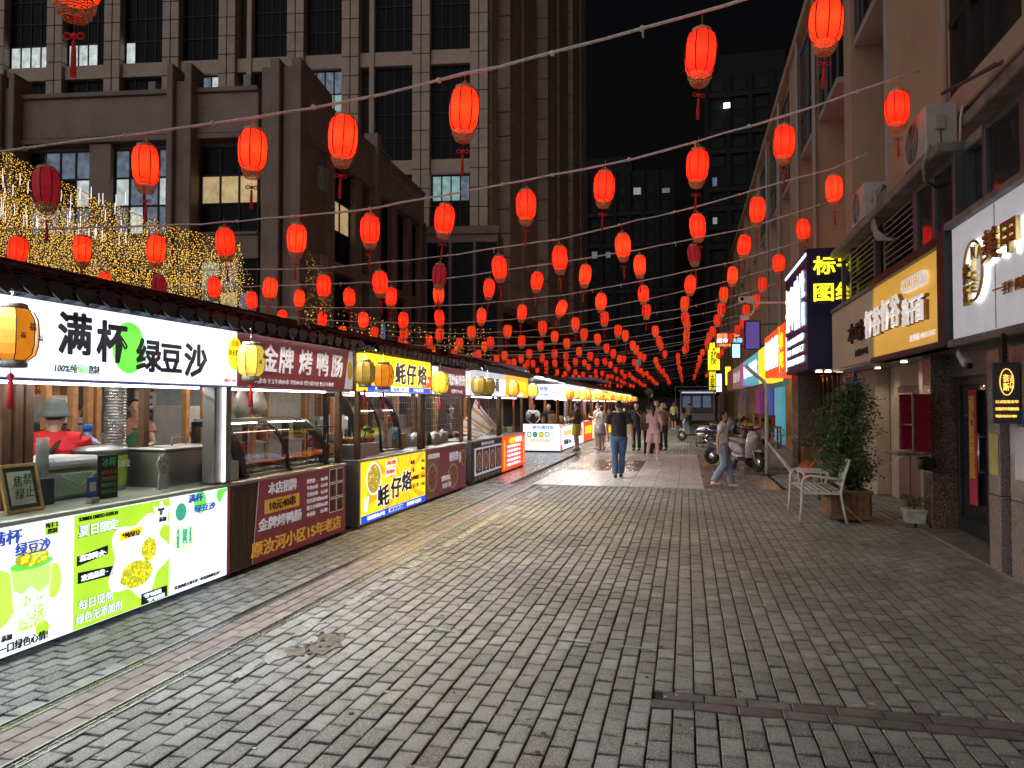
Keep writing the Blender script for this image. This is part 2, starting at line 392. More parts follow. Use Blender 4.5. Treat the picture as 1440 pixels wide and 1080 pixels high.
tag(mb.build('mortar_smear', mat('dried_mortar', (0.36, 0.37, 0.34), 0.9, var=0.3, scale=30, bump=0.6)), 'pale dried mortar smears spilt over the grey pavers', 'mortar', kind='stuff')
mb = MB()
smear(-2.42, 4.72, .12, .26, .35, .002); smear(-2.55, 4.5, .09, .14, .2, .003)
for i in range(26): a_, b_ = U(-2.62, -2.34), U(4.42, 4.9); c_ = U(.004, .014); mb.bbox(a_ - c_, a_ + c_, b_ - c_, b_ + c_, .002, .004 + c_, c_*.3)
tag(mb.build('mud_patch', mat('damp_mud', (0.17, 0.155, 0.125), 0.8, var=0.5, scale=25, bump=1.0, bscale=50)), 'brown mud patch in a sunken spot of the pavers beside the mortar', 'mud', kind='stuff')
mb = MB()
for i in range(420):
    y = 2 + 15 * rnd()**1.4; x = U(-4, 3); s_ = U(.003, .010)
    mb.box(x - s_, x + s_*U(.5, 2), y - s_, y + s_, 0.001, 0.001 + s_*0.5)
tag(mb.build('litter_crumbs', mat('pale_crumbs', (0.35, 0.33, 0.28), 0.9, island=0.6)), 'tiny crumbs and grit scattered over the street paving', 'grit', kind='stuff')

# ================================================================== LEFT PODIUM (two-storey dark stone building)
stone = mat('dark_brown_stone', (0.30, 0.235, 0.215), 0.6, var=0.25, scale=0.8, bump=0.25, bscale=30, speck=(0.35, 0.28, 0.26), speckscale=30)
stone2 = mat('brown_stone_pier', (0.27, 0.21, 0.19), 0.55, var=0.2, scale=1.1, bump=0.2, bscale=30)
framem = mat('dark_window_frame', (0.007, 0.007, 0.009), 0.6)
darkglass = mat('dark_window_glass', (0.006, 0.007, 0.013), 0.25, var=0.3, scale=0.7, spec=0.12)
litwhite = lite('lit_office_window', (0.75, 0.86, 0.85), 0.55, var=0.35, samp=False)
litdim = lite('dim_office_window', (0.16, 0.20, 0.27), 0.5, var=0.5, samp=False)
litwarm = lite('curtained_warm_window', (0.72, 0.53, 0.26), 0.55, var=0.25, samp=False)
litteal = lite('pale_teal_lit_window', (0.28, 0.46, 0.44), 0.6, var=0.25, samp=False)
room = mat('room_behind_glass', (0.08, 0.08, 0.09), 0.8)
def window(parent, s0, s1, z0, z1, d, cols, rows, panes, out=1, fw=0.07):
    """window at local x from s0 to s1 on plane y=d; out: sign of outward local y; panes: dict (col,row)->material"""
    W_ = s1 - s0; H_ = z1 - z0; mb = MB()
    ys = sorted((d - out*0.06, d + out*0.05))
    for c in range(cols + 1): xx = s0 + W_*c/cols; mb.box(xx - fw/2, xx + fw/2, ys[0], ys[1], z0, z1)
    for r_ in range(rows + 1):
        zz = z0 + H_*r_/rows; mb.box(s0 - fw/2, s1 + fw/2, ys[0] - 0.004, ys[1] + 0.004, zz - fw/2, zz + fw/2)
    f = mb.build('window', framem, parent, loc=(0, 0, 0))
    for c in range(cols):
        for r_ in range(rows):
            m = panes.get((c, r_), panes.get('all', darkglass)) if isinstance(panes, dict) else panes
            a, b = s0 + W_*c/cols + fw/2, s0 + W_*(c+1)/cols - fw/2
            yy = sorted((d - out*0.02, d))
            MB().box(a, b, yy[0], yy[1], z0 + H_*r_/rows + fw/2, z0 + H_*(r_+1)/rows - fw/2).build('pane', m, f, loc=(0, 0, 0))
    return f
P = thing('podium_building', 'dark brown stone low building behind the stalls with a fluted corner pier', 'building', (-15.5, 24.8, 0), R_(188))
# local: +x to the left of the picture, +y towards the viewer
mb = MB()
mb.box(0, 14, -9, -0.5, 0, 13.3)             # core set back
mb.build('wall', stone, P, loc=(0, 0, 0))
MB().bbox(0.2, 3.0-.35, -0.5, 0.0, 11.95, 13.5, .03).bbox(3.6, 9.75, -0.5, 0, 11.95, 13.5, .03).bbox(9.9, 14, -0.5, 0, 11.95, 13.5, .03).build('parapet_panel', stone, P, loc=(0, 0, 0))
MB().bbox(0.2, 14, -0.5, 0.1, 11.72, 11.92, .02).bbox(0.2, 14, -0.5, 0.12, 13.5, 13.68, .02).build('cornice', stone2, P, loc=(0, 0, 0))
MB().bbox(0.2, 14, -0.5, -0.08, 7.15, 8.05, .02).bbox(0.2, 14, -0.5, 0.0, 8.05, 8.17, .02).build('floor_band', stone2, P, loc=(0, 0, 0))
for (a, b, zt) in ((2.62, 2.9, 14.5), (2.9, 3.35, 13.9), (3.35, 3.6, 14.5), (9.75, 10.0, 14.4), (10.0, 10.3, 13.9), (10.3, 10.5, 14.4)):
    MB().bbox(a, b, -0.5, 0.45 if zt > 14 else 0.25, 0, zt, .03).build('pilaster', stone2, P, loc=(0, 0, 0))
MB().bbox(6.1, 6.98, -0.5, -0.02, 0, 11.7, .02).build('pilaster', stone, P, loc=(0, 0, 0))
for i in range(4):                           # fluted corner pier
    a = -1.66 + i * 0.415
    MB().bbox(a, a + 0.38, -3.0, 0.5 - 0.25 * (i % 2), 0, 14.5 - 0.2 * (i % 2), .03).build('pier_flute', stone2, P, loc=(0, 0, 0))
dg = darkglass
window(P, 0.3, 2.55, 8.2, 11.5, -0.3, 3, 3, {'all': dg, (1, 1): litwarm, (0, 1): litwarm, (2, 1): litwarm, (1, 0): dg})
window(P, 0.3, 2.55, 3.6, 7.1, -0.3, 3, 3, {'all': litdim, (0, 2): dg, (1, 1): litwarm, (0, 0): litdim, (2, 2): litteal})
window(P, 3.7, 6.05, 8.2, 11.5, -0.3, 4, 3, {'all': litdim, (0, 1): litwhite, (3, 1): litwhite, (2, 0): litwhite, (1, 2): dg, (2, 2): dg})
window(P, 7.05, 9.6, 8.2, 11.5, -0.3, 4, 3, {'all': litdim, (0, 1): litwhite, (1, 1): dg, (0, 2): litdim, (1, 2): litdim, (3, 2): dg})
window(P, 3.7, 6.05, 3.6, 7.1, -0.3, 4, 3, {'all': dg, (1, 0): litwarm, (2, 0): litdim, (0, 2): litdim})
window(P, 7.05, 9.6, 3.6, 7.1, -0.3, 4, 3, {'all': dg, (2, 0): litdim, (3, 2): litwarm})
window(P, 10.6, 13.5, 8.2, 11.5, -0.3, 4, 3, {'all': dg, (1, 2): litdim})

Q = thing('side_wing', 'dark stone wing running back along the lane with slanting rows of windows', 'building', (-13.9, 25.2, 0), R_(92.2))
# local: +x away along the lane, +y = away from the lane (so the lane side is -y)
MB().box(0.9, 14.4, 0.45, 6, 0, 13.4).box(-.2, .9, .45, 1.2, 0, 13.4).build('wall', stone, Q, loc=(0, 0, 0))
MB().bbox(0, 14.4, 0.0, 0.45, 11.9, 13.5, .03).build('parapet_panel', stone, Q, loc=(0, 0, 0))
MB().bbox(0, 14.4, -0.12, 0.45, 11.62, 11.88, .02).bbox(0, 14.4, -0.1, 0.45, 13.5, 13.66, .02).bbox(0, 14.4, -0.04, .45, 7.1, 7.5, .02).build('cornice', stone2, Q, loc=(0, 0, 0))
for a in (1.75, 4.6, 6.4, 9.2, 11.5, 13.6):
    MB().bbox(a, a + 0.75, -0.02, 0.45, 0, 11.6, .03).build('pilaster', stone2, Q, loc=(0, 0, 0))
MB().bbox(6.6, 7.1, -0.25, 0.45, 0, 14.3, .03).build('pilaster', stone2, Q, loc=(0, 0, 0))
ac = MB()
sp = [(0.05, 1.7), (2.55, 4.55), (7.2, 9.15), (10.0, 11.45), (12.3, 13.55)]
for k, (a, b) in enumerate(sp):
    window(Q, a, b, 7.6, 11.5, 0.3, 2, 3, {'all': dg, (0, 1): litwarm if k < 2 else dg, (1, 1): litwarm if k == 1 else dg}, out=-1)
    window(Q, a, b, 3.2, 7.0, 0.3, 2, 3, {'all': dg, (0, 1): litteal if k == 0 else dg, (0, 0): litteal if k == 0 else dg, (1, 1): litdim if k == 2 else dg}, out=-1)
for (a, z) in ((1.1, 10.1), (1.1, 6.6)):
    v = MB().bbox(a, a + 0.55, -0.12, 0.2, z, z + 0.9, .01).build('wall_vent', mat('pale_vent', (0.42, 0.42, 0.42), 0.5), Q, loc=(0, 0, 0))
    for i in range(6): MB().box(a + .04, a + .51, -0.14, -0.12, z + .08 + i*.14, z + .14 + i*.14).build('slat', mat('vent_slat', (0.25, 0.25, 0.25), 0.5), v, loc=(0, 0, 0))
ym = mat('yellow_gas_pipe', (0.5, 0.33, 0.04), 0.5)
MB().tube([(7.0, -.2, 13.7), (8.4, -.2, 13.7), (8.4, -.2, 12.9), (13.2, -.2, 12.7), (13.2, -.2, 9.4)], 0.035, 6).build('gas_pipe', ym, Q, loc=(0, 0, 0))
Wb = thing('tower_base_block', 'dark windowed block closing the lane end below the tall tower', 'building', (-14.6, 39.8, 0), R_(8))
MB().box(0, 4.3, 0, 3, 0, 11.6).build('wall', stone, Wb, loc=(0, 0, 0))
MB().bbox(-0.1, 4.4, -0.15, 0.2, 11.3, 11.75, .03).build('cornice', stone2, Wb, loc=(0, 0, 0))
for a in (0.3, 1.7, 3.1): window(Wb, a, a + 1.15, 2.5, 10.8, -0.05, 2, 5, dg, out=-1)

# ================================================================== TOWER
T = thing('office_tower', 'tall brown office tower with paired stone piers and mostly dark windows', 'building', (-11.7, 43.2, 0), R_(188))
tpan = mat('tower_stone_panel', (0.54, 0.42, 0.36), 0.55, var=0.12, scale=1.5, island=0.06, bump=0.1)
tdark = mat('tower_recess', (0.035, 0.03, 0.032), 0.7)
MB().box(0.4, 42, -20, -0.9, 0, 48).build('wall', tdark, T, loc=(0, 0, 0))
H0, H1 = 12.5, 34.0
cache = {}
def panel_box(w_, d_, h_):
    k = (w_, d_, h_)
    if k not in cache:
        b = MB().bbox(0, w_, -d_, 0, 0, h_, .025); me = bpy.data.meshes.new('stone_panel'); me.from_pydata(b.v, [], b.f); me.materials.append(tpan); cache[k] = me
    return cache[k]
cols = [-0.02, 3.58, 8.08, 11.62, 16.1, 19.85, 23.8, 27.75, 31.8, 35.8]
upper = MB(); cnt = 0
for ci, s in enumerate(cols):
    MB().box(s + 0.05, s + 1.1, -0.8, -0.06, 0, 48).build('pier_core', tdark, T, loc=(0, 0, 0))
    for k in (0, 1):
        z = H0 if ci < 3 else 13.0
        while z < 46:
            if z < 30 and ci < 8:
                obj('stone_panel', panel_box(0.52, 0.9, 1.16), T, loc=(s + 0.02 + k*0.57, 0.0, z)); cnt += 1
            else: upper.bbox(s + .02 + k*.57, s + .54 + k*.57, -0.9, 0, z, z + 1.16, .025)
            z += 1.2
upper.build('stone_panel_field', tpan, T, kind='stuff', loc=(0, 0, 0))
for s in (7.15, 15.1):
    MB().bbox(s, s + 0.32, -0.85, -0.15, 12, 48, .02).build('slim_pier', tpan, T, loc=(0, 0, 0))
allz = [(15.85, 16.75), (22.7, 23.6), (29.6, 30.5), (36.5, 37.4), (43.4, 44.3)]
for ci in range(len(cols) - 1):
    a, b = cols[ci] + 1.15, cols[ci+1]
    for (z0, z1) in allz:
        MB().bbox(a, b, -0.8, -0.25, z0, z1, .02).build('spandrel', tpan, T, loc=(0, 0, 0))
    slim = {1: 7.15, 3: 15.1}.get(ci)
    segs = [(a, b)] if slim is None else [(a, slim), (slim + .32, b)]
    for (a_, b_) in segs:
        if b_ - a_ < 0.8: 
            MB().box(a_, b_, -0.85, -0.8, 12, 46).build('recess_panel', tdark, T, loc=(0, 0, 0)); continue
        for wi, (z0, z1) in enumerate(((12.6, 15.8), (16.8, 22.65), (23.65, 29.55), (30.55, 36.45))):
            if wi == 3: pn = dg; c_, r_ = 4, 4
            elif wi == 0: c_, r_ = 4, 2; pn = {'all': dg}
            else: c_, r_ = 4, 4; pn = {'all': dg}
            if wi == 0 and ci == 0: pn = {'all': dg, (0, 1): litdim, (1, 1): litteal, (2, 1): litteal, (3, 1): litteal}
            if wi == 1 and ci == 2: pn = {'all': dg, (0, 3): litdim, (1, 3): litdim, (2, 3): litdim, (3, 3): litdim, (0, 2): litteal, (1, 2): litwhite, (2, 2): litteal, (3, 2): litdim}
            if wi == 1 and ci == 4: pn = {'all': dg, (1, 3): litdim, (0, 3): litwhite, (0, 2): litwhite}
            if wi == 2 and ci == 7: pn = {'all': dg, (0, 0): litwhite, (1, 0): litwhite, (2, 0): litwhite, (3, 0): litwhite}
            if wi == 2 and ci == 6: pn = {'all': dg, (1, 0): litwhite, (2, 0): litwhite, (3, 0): litwhite}
            if wi == 2 and ci == 5: pn = {'all': dg, (3, 0): litwhite}
            window(T, a_ + .05, b_ - .05, z0, z1, -0.6, c_, r_, pn, fw=0.08)
for (s, z) in ((21.3, 21.4), (15.0, 21.6), (20.9, 20.9)):
    a_ = MB().bbox(s, s + .5, -.5, 0.1, z, z + .8, .02).build('wall_unit', mat('grey_unit', (0.3, 0.3, 0.3), .5), T, loc=(0, 0, 0))
# receding side of the tower: stepped fins with panels
S = thing('office_block', 'receding flank of the tall tower with stepped stone fins and slit windows', 'building', (-11.7, 43.2, 0), 0, local=True)
fin = MB()
for k, (y0, y1, xo) in enumerate(((1.0, 2.5, 0.0), (3.4, 6.8, 0.6), (7.6, 12.4, 0.6), (13.2, 17.5, 1.3), (18.6, 23.5, 1.3), (24.5, 29, 1.6), (30, 34, 1.6))):
    z = 8.0
    while z < 46:
        fin.bbox(-3, xo, y0, (y0+y1)/2 - .04, z, z + 1.55, .03); fin.bbox(-3, xo, (y0+y1)/2, y1, z, z + 1.55, .03); z += 1.6
fin.build('stone_panel_field', tpan, S, kind='stuff', loc=(0, 0, 0))
MB().box(-3, -0.5, 1.1, 34, 0, 46).build('wall', tdark, S, loc=(0, 0, 0))
for i, (y, z) in enumerate(((2.9, 22), (7.2, 15), (7.2, 24), (12.8, 20), (18.0, 27), (12.8, 32), (18, 16), (24, 22))):
    MB().box(-0.5, -0.3, y - .35, y + .35, z, z + 2.2).build('slit_window', (litdim if i % 3 == 0 else dg), S, loc=(0, 0, 0))

# ================================================================== FAR HIGH-RISES
farwarm = lite('far_warm_window', (.7, .5, .2), .3, samp=False); farwhite = lite('far_pale_window', (.6, .65, .6), .28, samp=False)
fardark = mat('far_dark_window', (.006, .006, .009), .7)
def highrise(name, label, x0, x1, y0, y1, H, lit, cols_, seed):
    t = thing(name, label, 'building', (x0, y0, 0), 0, 'distant high-rise blocks')
    rr = random.Random(seed)
    m = mat('night_concrete', (0.007, 0.006, 0.009), 0.8, var=0.2)
    MB().box(x0, x1, y0, y1, 0, H).box(x0 + 2, x0 + (x1-x0)*.6, y0 + 1, y1, H, H + 3.5).build('wall', m, t)
    for c in range(cols_ + 1):
        xx = x0 + (x1 - x0)*c/cols_
        MB().box(xx - .35, xx + .35, y0 - .5, y0, 0, H).build('pier', m, t)
    dk = MB(); W_ = (x1 - x0)/cols_; z = 3.0
    while z < H - 2:
        for c in range(cols_):
            a = x0 + W_*c + .9; 
            r_ = rr.random()
            if r_ < lit:
                mm = [farwarm, farwhite, litdim, litdim][int(rr.random()*4)]
                ww = U(.6, 1.5)
                MB().box(a, a + ww, y0 - .12, y0 - .02, z, z + U(.8, 1.5)).build('window', mm, t)
            else: dk.box(a, a + W_ - 1.6, y0 - .1, y0 - .01, z, z + 1.6)
        dk.box(x0 + .36, x1 - .36, y0 - .45, y0 - .11, z - 1.1, z - .3) if rr.random() < .5 else None
        z += 3.1
    dk.build('dark_window_grid', fardark, t, kind='stuff')
highrise('high_rise', 'dark distant high-rise at the street end with scattered small lit windows', -22, -2.5, 148, 165, 48, 0.07, 7, 3)
highrise('high_rise', 'lower distant block with stepped dark roofline left of the tallest one', -44, -24, 170, 185, 44, 0.05, 6, 5)
highrise('high_rise', 'tallest dark distant block close behind the right-hand roofs with one bright balcony light', 3.5, 24, 124, 140, 55.5, 0.03, 6, 8)
tag(MB().box(6.2, 7.2, 123.3, 123.6, 49.6, 50.4).build('balcony_light', lite('balcony_lamp', (1, .95, .8), 3, samp=False)), 'single bright lamp high on the distant block', 'lamp')
# tree belt and fence at the street end
def foliage(name, label, c, r, n, m, sz=0.25, kind=None, trunk=True, cat='tree', group=None, trm=None):
    t = thing(name, label, cat, (c[0], c[1], 0), 0, group)
    mb = MB(); rr = random.Random(int(c[0]*31 + c[1]*7))
    cl = [(rr.gauss(0, .45)*r[0], rr.gauss(0, .45)*r[1], rr.gauss(0, .42)*r[2]) for _ in range(max(6, n // 60))]
    for i in range(n):
        q = rr.choice(cl); s = sz * rr.uniform(.5, 1.3)
        p = Vector((c[0] + q[0] + rr.gauss(0, .22)*r[0], c[1] + q[1] + rr.gauss(0, .22)*r[1], c[2] + q[2] + rr.gauss(0, .2)*r[2]))
        a = Vector((rr.uniform(-1, 1), rr.uniform(-1, 1), rr.uniform(-.6, .6))).normalized(); b = a.cross(Vector((rr.uniform(-1, 1), rr.uniform(-1, 1), 1))).normalized()
        mb.add([p, p + a*s*.5 + b*s*.22, p + a*s, p + a*s*.5 - b*s*.22], [(0, 1, 2), (0, 2, 3)])
    mb.build('crown', m, t)
    if trunk:
        tb = MB().tube([(c[0], c[1], 0), (c[0]+.1, c[1], c[2]*.5), (c[0], c[1], c[2])], [r[0]*.1, r[0]*.07, r[0]*.03], 7)
        for k in range(5): q = cl[k]; tb.tube([(c[0], c[1], c[2]*.55 + k*.1), (c[0]+q[0]*.6, c[1]+q[1]*.6, c[2]+q[2]*.6)], [r[0]*.035, r[0]*.012], 5)
        tb.build('trunk', trm or mat('bark', (0.07, 0.05, 0.035), .9, bump=.8), t)
    return t
leafd = mat('night_leaves', (0.04, 0.07, 0.025), 0.6, island=0.4)
for i, (x, y, h) in enumerate(((-7, 96, 5.0), (-1.5, 100, 5.6), (3.5, 97, 5.2), (8, 101, 6), (-13, 99, 5.5))):
    foliage('street_tree', ['dark leafy tree at the far end of the street, left of the lane mouth', 'dark round tree closing the middle of the street end', 'dark tree at the street end beside the parked stall van', 'dark tree behind the far shop signs', 'dark tree at the street end behind the far food stalls'][i], (x, y, h*.62), (2.6, 2.2, h*.36), 1400, leafd, .5, group='dark trees across the street end')
tag(MB().box(-14, 16, 92, 92.3, 0, 2.2).box(-14, 16, 91.9, 92.4, 2.2, 2.35).build('boundary_wall', mat('night_wall', (0.10, 0.09, 0.10), .8)), 'low grey wall across the far end of the street', 'wall')

mb = MB(); rr = random.Random(77)
for i in range(150):
    x, y = rr.uniform(-3.9, 2.8), rr.uniform(2.6, 15); r_ = rr.uniform(.006, .02)
    mb.poly([(x + r_*rr.uniform(.7, 1.2)*math.cos(a*math.pi/4), y + r_*rr.uniform(.7, 1.2)*math.sin(a*math.pi/4), .0035) for a in range(8)], (0, 0, .0015))
tag(mb.build('gum_spots', mat('trodden_gum', (.05, .05, .048), .8, island=.5)), 'flattened dark gum spots on the street paving', 'gum', kind='stuff')
# ================================================================== RIGHT BUILDING
render_m = mat('tan_render', (0.47, 0.34, 0.24), 0.8, var=0.10, scale=0.9, bump=0.2, bscale=50)
beige = mat('beige_render', (0.42, 0.35, 0.27), 0.75, var=0.12, scale=1.2, bump=0.2, bscale=50)
soff = mat('pale_soffit', (0.42, 0.39, 0.38), 0.75, var=0.12, scale=1.2)
gran = mat('speckled_brown_granite', (0.10, 0.065, 0.055), 0.16, var=0.15, scale=3, speck=(0.27, 0.20, 0.18), speckscale=95, coat=0.3)
ledge_m = mat('weathered_cement_ledge', (0.22, 0.195, 0.185), 0.85, var=0.35, scale=4, bump=0.5, bscale=40)
alum = mat('grey_window_frame', (0.13, 0.135, 0.15), 0.4, 0.4, var=0.1)
rglass = mat('reflective_dark_glass', (0.015, 0.02, 0.028), 0.06, var=0.1, spec=0.9)
B = thing('shop_building', 'long tan rendered building on the right with shops below and flats above', 'building', (4.8, 16, 0))
MB().box(3.72, 4.6, 4, 16.15, 0, 2.6).box(3.6, 12, -2, 14.5, 4.4, 13.8).box(4.8, 12, 14.5, 96, 2.4, 13.8).box(3.72, 12, 16.15, 96, 0, 2.6).box(3.3, 12, -2, 7.4, 0, 4.4).box(4.0, 12, 4, 16, 2.6, 4.4).build('wall', render_m, B)
MB().bbox(3.4, 12.2, -2, 14.7, 13.8, 14.1, .03).bbox(3.62, 12.2, 14.7, 96, 13.8, 14.1, .03).build('roof_coping', render_m, B)
# street corner edge strip and drainpipes
MB().bbox(3.55, 3.66, 14.42, 14.56, 4.7, 13.8, .01).build('corner_trim', soff, B)
for (x, y) in ((3.57, 11.4), (3.68, 22.72), (3.68, 26.1), (3.68, 31.1), (3.68, 35.6)):
    MB().tube([(x, y, 4.8), (x, y, 13.8)], 0.045, 8).build('downpipe', soff, B)
piers = [(18.15, 18.95), (22.8, 23.6), (26.25, 28.4), (31.2, 32.6), (35.6, 37), (40.2, 41.6), (44.8, 46.2), (49.4, 50.8), (54, 55.4), (60, 62), (68, 70), (76, 78), (86, 88)]
for (a, b) in piers: MB().box(3.74, 4.8, a, b, 2.6, 13.8).build('pier', render_m, B)
slabs = [(15.9, 18.15), (20.1, 22.8), (23.75, 26.25), (28.5, 31.2), (33, 35.6), (37.6, 40.2), (42, 44.8), (46.8, 49.4), (51.4, 54), (57, 60)]
def glazed(y0, y1, z0, z1, x=3.84, n=3):
    t = MB()
    for k in range(n + 1):
        yy = y0 + (y1 - y0)*k/n; t.box(x - .03, x + .03, yy - .03, yy + .03, z0, z1)
    for zz in (z0, z0 + (z1-z0)*.33, z1): t.box(x - .035, x + .035, y0, y1, zz - .03, zz + .03)
    for xx in (x, x + .48, 4.78): t.box(xx - .03, xx + .03, y0 - .032, y0 + .028, z0, z1)
    for zz in (z0, z0 + (z1-z0)*.33, z1): t.box(x, 4.79, y0 - .036, y0 + .032, zz - .028, zz + .028)
    f = t.build('balcony_glazing', alum, B)
    for k in range(n): MB().box(x - .006, x + .006, y0 + (y1-y0)*k/n + .03, y0 + (y1-y0)*(k+1)/n - .03, z0 + .03, z1 - .03).build('pane', rglass, f)
    MB().box(x + .03, 4.76, y0 - .006, y0 + .006, z0 + .03, z1 - .03).build('pane', rglass, f)
for k, (a, b) in enumerate(slabs):
    for z in (9.85,) if k else (9.85,):
        MB().bbox(3.8, 4.8, a, b, z, z + .16, .01).build('balcony_slab', soff, B)
        if k < 6: glazed(a + .12, b - .02, z + .17, 13.4)
        MB().box(3.86, 4.8, a + .2, b, 13.4, 13.8).build('balcony_lintel', render_m, B)
for (y0, y1, z0, z1) in ((19.9, 21.6, 6.4, 8.4), (24.0, 25.8, 6.2, 8.2), (15.2, 17.2, 6.2, 8.4), (29, 30.6, 6, 8), (33.5, 35, 6, 8)):
    f = MB().box(4.72, 4.8, y0, y0 + .1, z0, z1).box(4.72, 4.8, y1 - .1, y1, z0, z1).box(4.72, 4.8, y0, y1, z0, z0 + .08).box(4.72, 4.8, y0, y1, z1 - .08, z1).box(4.72, 4.8, (y0+y1)/2 - .05, (y0+y1)/2 + .05, z0, z1).build('window', alum, B)
    MB().box(4.76, 4.79, y0 + .1, (y0+y1)/2 - .05, z0 + .08, z1 - .08).build('pane', rglass, f); MB().box(4.76, 4.79, (y0+y1)/2 + .05, y1 - .1, z0 + .08, z1 - .08).build('pane', rglass, f)
# big upper window near the viewer
f = MB()
for y in (9.1, 9.75, 10.3, 10.93): f.box(3.5, 3.6, y - .05, y + .05, 5.75, 10.5)
for z in (5.75, 6.75, 8.9, 10.5): f.box(3.49, 3.6, 9.05, 10.98, z - .05, z + .05)
f = f.build('window', mat('brown_window_frame', (0.05, 0.038, 0.038), .4, .3), B)
for (y0, y1) in ((9.15, 9.7), (9.8, 10.25), (10.35, 10.88)):
    for (z0, z1) in ((5.8, 6.7), (6.8, 8.85), (8.95, 10.45)): MB().box(3.54, 3.57, y0, y1, z0, z1).build('pane', rglass, f)
MB().bbox(3.4, 3.6, 6.5, 11.2, 5.35, 5.68, .02).build('window_sill', beige, B)
MB().bbox(3.42, 3.6, 5, 9.9, 4.87, 5.34, .02).build('granite_band', gran, B)
# ledge with second-storey shop windows under it
MB().bbox(2.9, 3.7, 3, 8.75, 4.62, 4.75, .015).bbox(2.9, 3.7, 9.6, 19.5, 4.62, 4.75, .015).bbox(3.2, 3.7, 8.75, 9.6, 4.62, 4.75, .015).build('cement_ledge', ledge_m, B)
def shopwin(y0, y1, n, x=3.12, z0=3.62, z1=4.62, mt=alum):
    t = MB()
    for k in range(n + 1): yy = y0 + (y1-y0)*k/n; t.bbox(x - .04, x + .06, yy - .045, yy + .045, z0, z1, .006)
    for zz in (z0 + .04, z1 - .04): t.bbox(x - .035, x + .055, y0, y1, zz - .04, zz + .04, .006)
    f = t.build('window', mt, B)
    for k in range(n):
        a, b = y0 + (y1-y0)*k/n + .05, y0 + (y1-y0)*(k+1)/n - .05
        MB().box(x, x + .012, a, b, z0 + .08, z1 - .08).build('pane', rglass, f)
    return f
shopwin(6.0, 8.7, 3); shopwin(9.62, 11.1, 2)
MB().box(3.3, 3.34, 8.75, 9.6, 3.62, 4.62).build('pane', rglass, B)
MB().box(3.1, 3.36, 9.58, 9.62, 3.5, 4.62).box(3.1, 3.36, 8.7, 8.74, 3.5, 4.62).build('window_return', alum, B)
def louvre(y0, y1, x=3.12):
    f = MB().bbox(x - .04, x + .06, y0 - .04, y0 + .03, 3.55, 4.62, .006).build('louvre_frame', alum, B); MB().bbox(x - .04, x + .06, y1 - .03, y1 + .04, 3.55, 4.62, .006).build('louvre_frame', alum, B)
    MB().box(x + .1, x + .14, y0, y1, 3.5, 4.62).build('backing', black, f)
    me = None; z = 3.58
    while z < 4.56:
        T_ = Matrix.Translation((x, 0, z)) @ Matrix.Rotation(R_(-38), 4, 'Y')
        MB().box(-.045, .055, y0 + .03, y1 - .03, -.006, .006, T=T_).build('slat', mat('louvre_slat', (0.30, 0.30, 0.31), .5, .3), f); z += .095
louvre(11.2, 12.75); louvre(13.4, 15.2)
MB().box(3.3, 3.33, 12.8, 13.36, 3.5, 4.62).box(3.3, 3.33, 15.2, 16.2, 3.5, 4.62).build('dark_recess', black, B)
shopwin(15.25, 16.05, 1)
# white downpipe/ledge bracket bar
tag(MB().tube([(3.0, 9.7, 5.36), (3.6, 8.7, 5.42)], 0.022, 6).tube([(3.2, 9.35, 5.38), (3.58, 9.1, 5.55)], 0.015, 6).build('bracket_arm', mat('rusty_angle_iron', (0.09, 0.06, 0.05), .8)), 'thin rusty iron arm sticking out above the first air conditioner', 'bracket')
# ---- air conditioners
acw = mat('aged_white_ac_casing', (0.50, 0.50, 0.47), .5, var=.12, scale=5)
def aircon(y0, x0, z, label, L_=0.95, D_=0.36, H_=0.62):
    t = thing('air_conditioner', label, 'air conditioner', (x0, y0, z), 0, 'air conditioners on the ledge')
    MB().bbox(x0, x0 + D_, y0, y0 + L_, z + .04, z + H_, .012).build('casing', acw, t)
    MB().box(x0 + .02, x0 + D_ - .02, y0 + .1, y0 + .2, z, z + .04).box(x0 + .02, x0 + D_ - .02, y0 + L_ - .2, y0 + L_ - .1, z, z + .04).build('foot', black, t)
    cy, cz = y0 + L_*.6, z + H_*.52
    MB().lathe([(.25, -.006), (.25, 0.0), (.2, 0.004)], (x0 - .003, cy, cz), 20, axis='x').build('fan_recess', black, t)
    g_ = MB()
    for r_ in (.06, .1, .14, .18, .22, .255): g_.tube([(x0 - .016, cy + r_*math.cos(a*math.pi/10), cz + r_*math.sin(a*math.pi/10)) for a in range(21)], .004, 4)
    for a in range(6): g_.tube([(x0 - .016, cy, cz), (x0 - .016, cy + .255*math.cos(a*math.pi/3), cz + .255*math.sin(a*math.pi/3))], .004, 4)
    g_.build('fan_grille', acw, t)
    MB().bbox(x0 + .1, x0 + .22, y0 - .03, y0, z + .3, z + .48, .008).build('service_cover', mat('ac_cover', (.42, .42, .4), .5), t)
    MB().tube([(x0+.16, y0 - .03, z + .3), (x0+.15, y0 - .08, z + .12), (x0 + .22, y0 - .05, z + .08), (x0 + .34, y0 - .06, z + .1)], .008, 6).build('cable', black, t)
    return t
aircon(10.05, 2.92, 4.75, 'nearest weathered white air conditioner on the ledge above the yellow noodle sign')
aircon(13.35, 2.92, 4.75, 'farther white air conditioner on the ledge beside looped grey hoses')
aircon(5.9, 2.95, 4.9, 'white air conditioner at the top right edge above the manicure sign', H_=.7)
hs = MB()
for k in range(5):
    o = k*.035
    hs.tube([(3.25 - o, 13.3 - o*.3, 5.25 - o), (3.12 - o, 12.95 - o, 5.2 - o), (2.98, 12.75 + o, 4.95 - o), (2.95, 12.8 + o, 4.65 - o), (2.97, 12.7, 4.4 - o), (3.05, 12.45 - o*2, 4.22 - o*.6), (3.25, 12.35, 4.2)], .02, 6)
